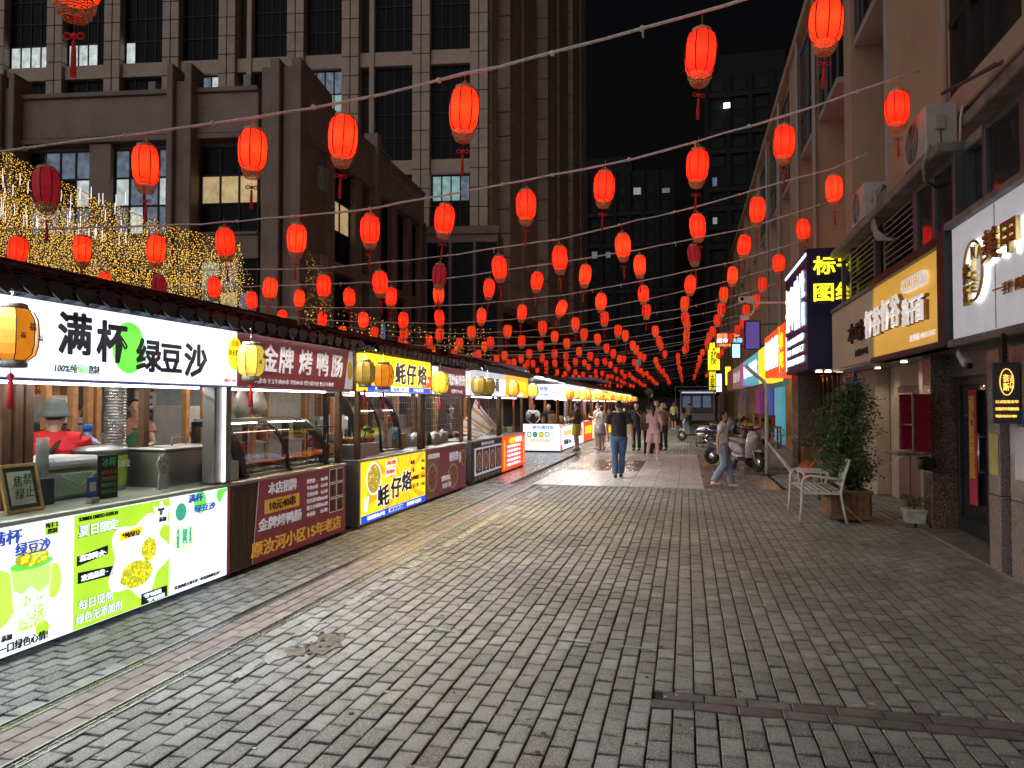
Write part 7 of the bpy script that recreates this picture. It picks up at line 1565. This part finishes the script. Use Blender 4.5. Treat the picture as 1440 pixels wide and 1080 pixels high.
person('worker in a red T-shirt and grey bucket hat with crossed black apron straps', (-5.32, 5.32, 0), R_(35), 1.66, fab('red', (.55, .015, .02)), fab('dark', (.03, .03, .04)), 'short', blk, vox=.011, girth=1.3, shoulders=1.12, sleeve=.9, apron=fab('black_apron', (.015, .015, .018)), hat=fab('grey_green_hat', (.07, .085, .08)), lean=.08, arms=[((-.27, .12, 1.12), (-.16, .32, 1.02)), ((.28, .10, 1.12), (.20, .32, 1.0))])
tsh = tag(MB().add([], []).box(0, 0, 0, 0, 0, 0).build('x', black), 'x', 'x'); bpy.data.objects.remove(tsh)
person('woman in a green apron with dark tied-back hair facing the viewer behind the duct', (-7.15, 8.45, 0), R_(-140), 1.72, fab('pink_blouse', (.5, .22, .18)), blackt, 'bun', blk, True, vox=.013, girth=1.25, sleeve=.5, apron=fab('green_apron', (.05, .16, .08)), arms=[((-.22, .08, 1.12), (-.12, .28, 1.08)), ((.22, .08, 1.12), (.12, .28, 1.08))], sk=skin2)
person('seated man in a dark jacket behind the posts of the white stall', (-6.9, 9.2, .0), R_(-170), 1.68, fab('navy_jacket', (.02, .022, .035)), blackt, 'short', blk, vox=.015, sit=True, sleeve=1.7)
tag(MB().bbox(-7.1, -6.7, 9.0, 9.4, .40, .44, .01).box(-7.08, -7.04, 9.02, 9.06, 0, .4).box(-6.76, -6.72, 9.02, 9.06, 0, .4).box(-7.08, -7.04, 9.34, 9.38, 0, .4).box(-6.76, -6.72, 9.34, 9.38, 0, .4).build('stool', lwood), 'low wooden stool under the seated man in the dark jacket', 'stool')
person('man in a white shirt seen from behind at the second stall row', (-6.2, 12.3, 0), R_(30), 1.72, whitef, blackt, 'short', blk, vox=.015, girth=1.15, sleeve=.7, arms=[((-.24, .12, 1.12), (-.14, .3, 1.0)), ((.24, .1, 1.12), (.18, .3, .98))])
person('man in a pale grey shirt standing behind the red-shirted worker', (-8.9, 9.3, 0), R_(20), 1.7, fab('pale_grey', (.40, .40, .42)), blackt, 'short', blk, vox=.018)
person('cook in a white shirt with dark apron at the corner stall', (-5.4, 26.2, 0), R_(200), 1.68, whitef, blackt, 'short', blk, vox=.017, apron=fab('black_apron', (.015, .015, .018)), arms=[((-.24, .12, 1.12), (-.12, .3, 1.02)), ((.24, .1, 1.12), (.14, .3, 1.0))])
person('second cook in a black shirt at the corner stall, right of the first', (-4.95, 26.9, 0), R_(190), 1.66, blackt, blackt, 'short', blk, vox=.017)
person('vendor in a grey shirt behind the wire screen next to the striped cloth', (-5.6, 17.2, 0), R_(-60), 1.62, fab('slate', (.12, .13, .16)), blackt, 'bob', blk, True, vox=.018)
person('seated diner in a navy top far behind the maroon stall', (-7.2, 13.6, 0), R_(60), 1.65, fab('navy', (.02, .03, .08)), blackt, 'short', blk, vox=.018, sit=True)
tag(MB().bbox(-7.4, -7.0, 13.4, 13.8, .40, .44, .01).box(-7.38, -7.34, 13.42, 13.46, 0, .4).box(-7.06, -7.02, 13.42, 13.46, 0, .4).box(-7.2, -7.16, 13.7, 13.74, 0, .4).build('stool', lwood), 'low wooden stool under the diner in the navy top', 'stool')
tag(MB().bbox(1.75, 2.15, 26.8, 27.2, .40, .44, .01).box(1.78, 1.82, 26.83, 26.87, 0, .4).box(2.08, 2.12, 26.83, 26.87, 0, .4).box(1.93, 1.97, 27.12, 27.16, 0, .4).build('stool', lwood), 'low stool under the person in the yellowish top by the scooters', 'stool')
person('seated person in a yellowish top with knee raised beside the scooters', (1.95, 27.0, 0), R_(100), 1.65, fab('ochre_top', (.45, .30, .10)), fab('cream_trousers', (.5, .45, .36)), 'short', None, vox=.02, sit=True)
person('person in a dark green shirt sitting just behind the parked scooter', (2.5, 24.5, 0), R_(120), 1.6, fab('dark_green', (.05, .12, .09)), blackt, 'bob', blk, True, vox=.02, sit=True)
tag(MB().bbox(2.3, 2.7, 24.3, 24.7, .40, .44, .01).box(2.33, 2.37, 24.33, 24.37, 0, .4).box(2.6, 2.64, 24.33, 24.37, 0, .4).box(2.48, 2.52, 24.6, 24.64, 0, .4).build('stool', lwood), 'low stool behind the parked silver scooter', 'stool')
person('distant man in a pale shirt standing by the far stall van', (.2, 50.5, 0), R_(30), 1.7, fab('cream', (.4, .38, .34)), fab('dark', (.03, .03, .04)), 'short', blk, vox=.026)

# ================================================================== STREET OBJECTS ON THE RIGHT
wmet = mat('white_painted_iron', (.62, .62, .60), .4, var=.12, scale=9)
bn = thing('garden_bench', 'white metal garden bench with slatted back beside the shrub', 'bench', (1.8, 11.5, 0))
y0, y1, xf, xb = 10.95, 12.15, 1.55, 2.08
for y in (y0, y1):
    MB().tube([(xf - .02, y, 0), (xf, y, .25), (xf + .01, y, .56), (xf + .05, y, .635), (xf + .12, y, .655), (xf + .42, y, .62), (xb, y, .60)], .018, 8).build('arm', wmet, bn)
    MB().tube([(xb + .06, y, 0), (xb + .01, y, .22), (xb - .02, y, .42), (xb + .02, y, .62), (xb + .10, y, .88)], .018, 8).build('leg', wmet, bn)
    MB().box(xf, xb, y - .012, y + .012, .40, .435).build('side_rail', wmet, bn)
for q in range(7): x = xf + .02 + q*.078; MB().bbox(x, x + .045, y0, y1, .435, .447, .003).build('seat_slat', wmet, bn)
MB().tube([(xb + .10, y0, .87), (xb + .10, y1, .87)], .016, 8).tube([(xb - .0, y0, .52), (xb - .0, y1, .52)], .012, 8).build('back_rail', wmet, bn)
for q in range(15): y = y0 + .06 + q*.077; MB().poly([(xb + .005, y, .52), (xb + .005, y + .03, .52), (xb + .105, y + .06, .87), (xb + .105, y + .03, .87)], (.008, 0, 0)).build('back_slat', wmet, bn)
for q in range(8): y = y0 + .10 + q*.14; MB().poly([(xb + .02, y + .12, .53), (xb + .02, y + .15, .53), (xb + .095, y + .0, .86), (xb + .095, y - .03, .86)], (.008, 0, 0)).build('back_slat', wmet, bn)
tt = thing('folding_table', 'small white slatted folding table standing on the bench seat', 'table', (1.8, 11.7, .45))
for q in range(9): y = 11.3 + q*.085; MB().bbox(1.62, 1.98, y, y + .05, .66, .672, .003).build('slat', wmet, tt)
for x in (1.64, 1.96):
    MB().box(x - .01, x + .01, 11.29, 12.04, .635, .658).build('rail', wmet, tt)
    for (a, b_) in ((11.35, 11.5), (11.95, 11.8)): MB().tube([(x, a, .65), (x, b_, .452)], .009, 6).build('leg', wmet, tt)
pl = thing('planter_box', 'weathered brown wooden planter box behind the bench', 'planter', (2.2, 11.5, 0)); pw_ = mat('weathered_planks', (.16, .085, .045), .8, var=.35, scale=14, bump=.5, bscale=60, island=.3)
for q in range(6): MB().bbox(1.97 + q*.082, 2.045 + q*.082, 11.08, 11.11, .04, .44, .004).build('plank', pw_, pl)
for q in range(9): MB().bbox(1.95, 1.975, 11.1 + q*.082, 11.175 + q*.082, .04, .44, .004).bbox(2.46, 2.485, 11.1 + q*.082, 11.175 + q*.082, .04, .44, .004).build('plank', pw_, pl)
MB().bbox(1.93, 2.5, 11.06, 11.10, .40, .45, .004).bbox(1.93, 2.5, 11.06, 11.10, .05, .10, .004).bbox(1.92, 1.96, 11.06, 11.86, .40, .45, .004).build('rim', pw_, pl)
MB().box(1.98, 2.46, 11.12, 11.84, .1, .38).build('soil', mat('soil', (.03, .02, .012), .95, bump=1), pl)
leaf_m = mat('glossy_dark_leaf', (.055, .12, .035), .38, island=.45, spec=.5); leaf2 = mat('yellowish_leaf', (.12, .15, .03), .45, island=.4)
shrub = thing('shrub', 'tall dark green leafy shrub in the wooden planter', 'shrub', (2.25, 11.5, .4))
rr = random.Random(3); mb = MB(); st = MB(); nl = 0
for b_ in range(190):
    zc = rr.uniform(.55, 1.95); t = (zc - .55)/1.4; wmax = .13 + .40*math.sin(math.pi*min(1, t*.9 + .12))**.8
    a = rr.uniform(0, 6.28); r_ = wmax*math.sqrt(rr.random()); off = .09*math.sin(zc*4)
    c0 = Vector((2.27 + off, 11.5, max(.4, zc - .35))); c1 = Vector((2.27 + off + r_*math.cos(a), 11.5 + r_*math.sin(a), zc))
    st.tube([c0, c0.lerp(c1, .6) + Vector((0, 0, .04)), c1], [.006, .004, .002], 4)
    for q in range(46):
        p = c0.lerp(c1, rr.uniform(.45, 1.12)) + Vector((rr.gauss(0, .055), rr.gauss(0, .055), rr.gauss(0, .05)))
        d = Vector((rr.gauss(0, 1), rr.gauss(0, 1), rr.gauss(-.2, .7))).normalized(); s = rr.uniform(.03, .06); n_ = d.cross(Vector((rr.gauss(0, 1), rr.gauss(0, 1), rr.gauss(0, 1)))).normalized()
        mb.add([p, p + d*s*.45 + n_*s*.26, p + d*s, p + d*s*.45 - n_*s*.26], [(0, 1, 2, 3)], 1 if rr.random() < .10 else 0)
mb.build('crown', [leaf_m, leaf2], shrub); 
st.tube([(2.27, 11.5, .38), (2.24, 11.5, .9), (2.3, 11.52, 1.5)], [.02, .014, .006], 7).tube([(2.32, 11.45, .38), (2.38, 11.42, 1.2)], [.012, .004], 6).build('trunk', mat('bark', (.07, .05, .035), .9, bump=.8), shrub)
tag(MB().tube([(2.05, 11.1, .38), (2.15, 11.0, .2), (2.35, 10.95, .03), (2.6, 10.9, .015), (2.75, 10.98, .012)], .008, 5).tube([(2.08, 11.06, .3), (2.3, 10.9, .05), (2.68, 10.85, .015)], .007, 5).build('loose_cane', lwood), 'two dry canes leaning off the planter onto the paving', 'canes')
tag(MB().tube([(2.4, 12.0, .55), (2.75, 12.1, .62), (3.1, 12.1, .85), (3.5, 12.3, 1.25)], .006, 5).build('washing_line', cord), 'pale cord running from the shrub to the brown door', 'cord')
def potplant(name, label, x, y, w_, h, m_, n, spread, hh, blocks=True, seed=1):
    t = thing(name, label, 'potted plant', (x, y, 0)); rr = random.Random(seed)
    MB().add([(x - w_*.42, y - w_*.42, .06), (x + w_*.42, y - w_*.42, .06), (x + w_*.42, y + w_*.42, .06), (x - w_*.42, y + w_*.42, .06), (x - w_/2, y - w_/2, h), (x + w_/2, y - w_/2, h), (x + w_/2, y + w_/2, h), (x - w_/2, y + w_/2, h)], [(0,3,2,1),(0,1,5,4),(1,2,6,5),(2,3,7,6),(3,0,4,7),(4,5,6,7)]).build('pot', m_, t)
    MB().bbox(x - w_/2 - .01, x + w_/2 + .01, y - w_/2 - .01, y + w_/2 + .01, h - .03, h + .005, .006).build('pot_rim', m_, t)
    if blocks: MB().bbox(x - w_*.5, x - w_*.1, y - w_*.4, y + w_*.4, 0, .06, .008).bbox(x + .02, x + w_*.6, y - w_*.45, y + w_*.3, 0, .06, .008).build('brick_support', conc, t)
    mb = MB()
    for i in range(n):
        a = rr.uniform(0, 6.28); r_ = spread*math.sqrt(rr.random()); p = Vector((x + r_*math.cos(a), y + r_*math.sin(a), h + rr.uniform(.0, hh))); d = Vector((math.cos(a), math.sin(a), rr.uniform(.1, .9))).normalized(); s = rr.uniform(.04, .09); n_ = d.cross(Vector((0, 0, 1))).normalized()
        mb.add([p, p + d*s*.5 + n_*s*.2, p + d*s, p + d*s*.5 - n_*s*.2], [(0, 1, 2, 3)])
    for i in range(12): a = rr.uniform(0, 6.28); mb.tube([(x, y, h), (x + spread*.7*math.cos(a), y + spread*.7*math.sin(a), h + hh*.8)], [.004, .002], 4)
    mb.build('foliage', mat('pot_leaf', (.09, .14, .04), .5, island=.45), t)
    return t
potplant('potted_plant', 'small white square flowerpot with a leafy plant on broken bricks', 2.97, 10.95, .25, .24, mat('chipped_white_paint', (.55, .53, .48), .7, var=.25, scale=14), 170, .15, .16)
potplant('potted_plant', 'large pale concrete planter with spindly plants behind the white pole', 2.3, 19.7, .5, .5, mat('pale_concrete_pot', (.42, .40, .37), .8, var=.2), 200, .3, .5, False, 2)
# white pole with bracket, brace, and platform
wp_ = thing('awning_pole', 'white painted pole with a bent top and diagonal brace in front of the dark shop', 'pole', (1.82, 18.1, 0))
MB().tube([(1.82, 18.1, .0), (1.82, 18.1, 2.05), (1.74, 18.1, 2.2), (1.5, 18.1, 2.4), (1.35, 18.1, 2.55)], .045, 10).build('shaft', wmet, wp_)
MB().tube([(1.84, 18.05, .75), (2.38, 17.2, .02)], .018, 6).tube([(1.84, 18.0, .72), (2.30, 17.0, .02)], .014, 6).build('brace', wmet, wp_); MB().bbox(1.68, 1.96, 17.95, 18.25, 0, .03, .01).build('foot_plate', black, wp_)
tag(MB().bbox(1.9, 3.2, 18.4, 19.3, 0, .07, .01).build('low_platform', conc), 'low dark platform slab behind the white pole', 'platform')
tag(MB().bbox(2.75, 3.15, 19.0, 19.5, .05, .6, .02).build('orange_crate', mat('orange_wood', (.20, .08, .025), .6, var=.2)), 'orange brown wooden crate by the granite pillar', 'crate')
tag(MB().lathe([(.05, 0), (.2, .03), (.24, .15), (.18, .28), (.05, .34)], (2.75, 18.3, .0), 12).lathe([(.04, 0), (.16, .03), (.18, .12), (.1, .2)], (3.02, 18.1, .0), 12).build('red_sacks', mat('red_orange_net', (.42, .07, .02), .7, var=.3, bump=.6)), 'pair of red-orange net sacks on the ground by the pillar', 'sacks')
brm = thing('broom', 'broom with a long tan handle leaning against the granite pillar', 'broom', (2.6, 17.6, 0)); MB().tube([(2.62, 17.5, .15), (3.15, 17.1, 1.25)], .013, 6).build('handle', fm, brm); MB().lathe([(.11, -.0), (.07, .12), (.02, .2)], (2.58, 17.54, 0), 10).build('head', mat('red_bristles', (.4, .05, .03), .8), brm)
bi = thing('litter_bin', 'dark slim bin behind the garden bench', 'bin', (2.35, 13.6, 0)); MB().lathe([(.15, 0), (.17, .02), (.18, .62), (.17, .64)], (2.35, 13.6, 0), 18).build('drum', mat('grey_plastic_bin', (.06, .06, .07), .4), bi); MB().lathe([(.19, .64), (.19, .67), (.14, .68)], (2.35, 13.6, 0), 18).build('rim', mat('tan_rim', (.4, .3, .18), .5), bi)
tag(MB().bbox(3.1, 3.22, 16.05, 16.14, 1.95, 2.2, .01).build('junction_box', mat('pale_green_box', (.45, .5, .45), .5)), 'small pale green box under the blue box sign', 'box')
# ---- scooters
def scooter(label, x, y, heading, col, s=1.0, seatc=(.03, .025, .02)):
    t = thing('scooter', label, 'scooter', (x, y, 0), heading, 'scooters parked on the right side', local=True); t.scale = (s,)*3; Z0 = (0, 0, 0)
    pm = mat('scooter_paint_%d' % int(col[0]*1000 + col[2]*77), col, .25, .25, var=.06, coat=.6); tyre = mat('tyre_rubber', (.015, .015, .015), .8)
    for yy in (.62, -.60):                                # local +y is the front
        wl_ = MB().lathe([(.13, -.045), (.19, -.05), (.225, -.03), (.235, 0), (.225, .03), (.19, .05), (.13, .045)], (0, yy, .235), 24, axis='x', cap=False).build('wheel', tyre, t, loc=Z0)
        r_ = MB().lathe([(.03, -.05), (.13, -.03), (.135, 0), (.13, .03), (.03, .05)], (0, yy, .235), 20, axis='x').build('rim', steel, wl_, loc=Z0)
    MB().tube([(0, -.10, .40), (0, -.30, .52), (0, -.55, .60), (0, -.80, .66)], [(.10, .08), (.155, .17), (.14, .14), (.05, .05)], 14).tube([(0, -.1, .30), (0, -.5, .36)], [(.13, .09), (.11, .12)], 12).build('rear_body', pm, t, loc=Z0)
    MB().bbox(-.15, .15, -.15, .32, .26, .33, .02).build('footboard', black, t, loc=Z0)
    sh_ = MB(); P = [(.30, .33), (.40, .50), (.43, .70), (.44, .86), (.40, .98)]; W_ = [.15, .21, .22, .17, .10]
    vs = []
    for (yy, z), w_ in zip(P, W_):
        for q in range(9): a = -1 + q/4; vs.append((w_*a, yy + .10*(1 - a*a) , z))
    for (yy, z), w_ in zip(P, W_):
        for q in range(9): a = -1 + q/4; vs.append((w_*a, yy + .10*(1 - a*a) - .03, z))
    f = []
    for i in range(4):
        for q in range(8): a = i*9 + q; f += [(a, a+1, a+10, a+9), (a+45, a+54, a+55, a+46)]
    for i in range(4): f += [(i*9, i*9+9, i*9+54, i*9+45), (i*9+8, i*9+53, i*9+62, i*9+17)]
    sh_.add(vs, f, 0, True); sh_.build('front_shield', pm, t, loc=Z0)
    MB().tube([(0, .42, .90), (0, .40, 1.02)], [.09, .06], 12).tube([(-.30, .28, 1.06), (-.12, .38, 1.03), (.12, .38, 1.03), (.30, .28, 1.06)], .016, 8).build('handlebar', black, t, loc=Z0)
    for sx in (-1, 1):
        m_ = MB().tube([(sx*.22, .33, 1.06), (sx*.27, .36, 1.22)], .006, 5).ell((sx*.28, .36, 1.26), (.055, .012, .04), 12, 8).build('mirror', black, t, loc=Z0)
    MB().ell((0, .53, .84), (.07, .04, .06), 14, 8).build('headlight', mat('headlight_glass', (.5, .5, .5), .1), t, loc=Z0)
    MB().tube([(0, .76, .50), (0, .66, .52), (0, .50, .48)], [(.05, .02), (.07, .035), (.06, .04)], 10).tube([(-.07, .60, .25), (-.07, .46, .60)], .018, 6).tube([(.07, .60, .25), (.07, .46, .60)], .018, 6).build('front_fender', pm, t, loc=Z0)
    MB().tube([(0, -.02, .66), (0, -.18, .73), (0, -.45, .75), (0, -.70, .77)], [(.08, .03), (.13, .05), (.14, .055), (.09, .03)], 14).build('seat', mat('seat_vinyl_%d' % int(seatc[0]*999), seatc, .5), t, loc=Z0)
    MB().ell((0, -.83, .60), (.08, .02, .035), 10, 6).build('tail_light', mat('tail_red', (.4, .01, .01), .2), t, loc=Z0)
    MB().tube([(-.12, -.85, .74), (0, -.92, .76), (.12, -.85, .74)], .012, 6).build('grab_rail', steel, t, loc=Z0)
    MB().tube([(.08, -.15, .25), (.16, -.22, .01)], .012, 5).build('stand', dsteel, t, loc=Z0)
    return t
scooter('silver electric scooter parked beside the walking young woman', 1.42, 19.3, R_(205), (.45, .43, .45), 1.0, (.35, .32, .30))
scooter('dark grey scooter parked directly behind the silver one', 1.15, 20.6, R_(235), (.10, .10, .12), .98)
scooter('maroon scooter third in the row by the shops', 1.5, 22.3, R_(225), (.22, .04, .04), .98)
scooter('white scooter standing alone far down the street', .35, 33.5, R_(60), (.6, .6, .6), 1.0)
scooter('black scooter beside the blue-topped trolley', 1.5, 30.5, R_(240), (.03, .03, .035), 1.0)
scooter('pale scooter near the far stall van', 1.7, 37, R_(230), (.4, .38, .36), 1.0)
tr = thing('hand_trolley', 'low platform trolley with a blue flat top', 'trolley', (.85, 29.5, 0)); MB().bbox(.35, 1.25, 29.2, 29.8, .55, .62, .02).build('blue_top', mat('blue_tarp', (.02, .05, .3), .6, var=.2), tr); MB().bbox(.3, 1.3, 29.1, 29.9, .12, .18, .02).build('deck', dsteel, tr)
for (x, y) in ((.38, 29.25), (1.2, 29.25), (.38, 29.75), (1.2, 29.75)): MB().box(x - .02, x + .02, y - .02, y + .02, .1, .56).build('leg', dsteel, tr); MB().lathe([(.02, -.02), (.055, -.015), (.055, .015), (.02, .02)], (x, y, .056), 10, axis='x').build('wheel', black, tr)
# folded parasols and goods by far shops
for i in range(5):
    x, y = 2.7 - .12*(i % 2), 36 + i*.5
    p = thing('folded_parasol', 'folded pale parasol leaning by the far shop, %s of the bunch' % ORD[i], 'parasol', (x, y, 0), 0, 'folded parasols by the far shop'); MB().tube([(x, y, 0), (x, y, 2.2)], .02, 6).build('pole', dsteel, p); MB().lathe([(.16, 1.0), (.12, 1.4), (.13, 1.9), (.02, 2.35)], (x, y, 0), 8, sm=False).build('canopy', mat('faded_canvas', (.32, .24, .2), .8, var=.2), p)
for i, (x, y, c_) in enumerate(((2.9, 31, (.45, .2, .05)), (2.75, 33, (.4, .25, .1)), (2.9, 28.2, (.35, .16, .05)))):
    tq = thing('display_table', 'wooden goods table before the shops, %s from the viewer' % ORD[[1, 2, 0][i]], 'table', (x, y, 0), 0, 'goods tables by the shops'); MB().bbox(x - .4, x + .4, y - .5, y + .5, .78, .84, .01).build('tabletop', mat('table_wood_%d' % i, c_, .6, var=.2), tq)
    for (a, b_) in ((-.35, -.45), (.35, -.45), (-.35, .45), (.35, .45)): MB().box(x + a - .03, x + a + .03, y + b_ - .03, y + b_ + .03, 0, .78).build('leg', mat('table_wood_%d' % i, c_, .6), tq)
    MB().bbox(x - .3, x + .2, y - .3, y + .2, .84, 1.25, .02).build('crate', mat('orange_wood', (.42, .15, .03), .6), tq)
# stall van at the far end
vn = thing('stall_van', 'white lit kiosk van with serving hatch parked at the far end of the street', 'van', (1.2, 52, 0))
MB().bbox(-.4, 1.9, 52, 54.5, .5, 1.0, .04).bbox(-.4, 1.9, 54, 54.5, 1.0, 2.5, .03).bbox(-.4, -.3, 52, 54, 1, 2.5, .02).bbox(1.8, 1.9, 52, 54, 1, 2.5, .02).bbox(-.5, 2.0, 51.9, 54.6, 2.5, 2.6, .02).build('body', mat('white_van_panel', (.22, .22, .24), .4), vn)
MB().box(-.3, 1.8, 51.95, 51.99, 2.38, 2.48).build('lit_header', lite('cold_header', (.6, .7, 1), .7), vn)
for i in range(3): MB().bbox(-.25 + i*.7, .3 + i*.7, 53.9, 53.98, 1.4, 2.2, .01).build('lit_panel', lite('cold_panel', (.35, .45, .7), .16), vn)
for x in (0., 1.6): MB().lathe([(.1, -.1), (.32, -.09), (.32, .09), (.1, .1)], (x, 52.3, .33), 16, axis='x').build('wheel', black, vn)
MB().tube([(-.7, 51, 0), (-.7, 51, 2.8), (2.2, 51, 2.8), (2.2, 51, 0)], .035, 6).tube([(-.7, 51, 2.8), (-.7, 54.5, 2.8)], .03, 6).build('frame', dsteel, vn)
sgp = thing('round_sign', 'small round pale sign on a thin post at the street end', 'sign', (-3.4, 70, 0)); MB().tube([(-3.4, 70, 0), (-3.4, 70, 2.6)], .04, 6).build('post', dsteel, sgp); MB().lathe([(.01, -.02), (.38, -.02), (.38, .02), (.01, .02)], (-3.4, 69.95, 2.75), 20, axis='y').build('disc', mat('pale_disc', (.4, .5, .4), .4), sgp)
tag(MB().bbox(-2.62, -2.35, 29.8, 30.1, 0, .04, .01).lathe([(.11, .04), (.03, .62), (.02, .66)], (-2.48, 29.95, 0), 14).build('traffic_cone', mat('cone_orange', (.65, .13, .01), .6)), 'orange traffic cone beside the far stall customers', 'cone')
# lettering becomes ordinary mesh
bpy.context.view_layer.update(); dgp = bpy.context.evaluated_depsgraph_get()
for o in [o for o in scene.objects if o.type == 'FONT']:
    me = bpy.data.meshes.new_from_object(o.evaluated_get(dgp)); me.name = 'lettering'
    bo = o.get('bold', 0)
    if bo > 0:                       # heavier strokes: the same glyphs repeated a stroke-width around
        nv = len(me.vertices); co = np.empty(nv*3); me.vertices.foreach_get('co', co); co = co.reshape(-1, 3); fs = [tuple(p.vertices) for p in me.polygons]; V = []; F = []
        for k in range(6):
            a = k*math.pi/3; V += [(x + bo*math.cos(a), y + bo*math.sin(a), z + k*.0005) for x, y, z in co]; F += [tuple(i + k*nv for i in f) for f in fs]
        m2 = bpy.data.meshes.new('lettering'); m2.from_pydata(V, [], F); m2.materials.append(me.materials[0]); me = m2
    n = bpy.data.objects.new('lettering', me); COL.objects.link(n); n.parent = o.parent; n.matrix_basis = o.matrix_basis.copy()
    bpy.data.objects.remove(o)
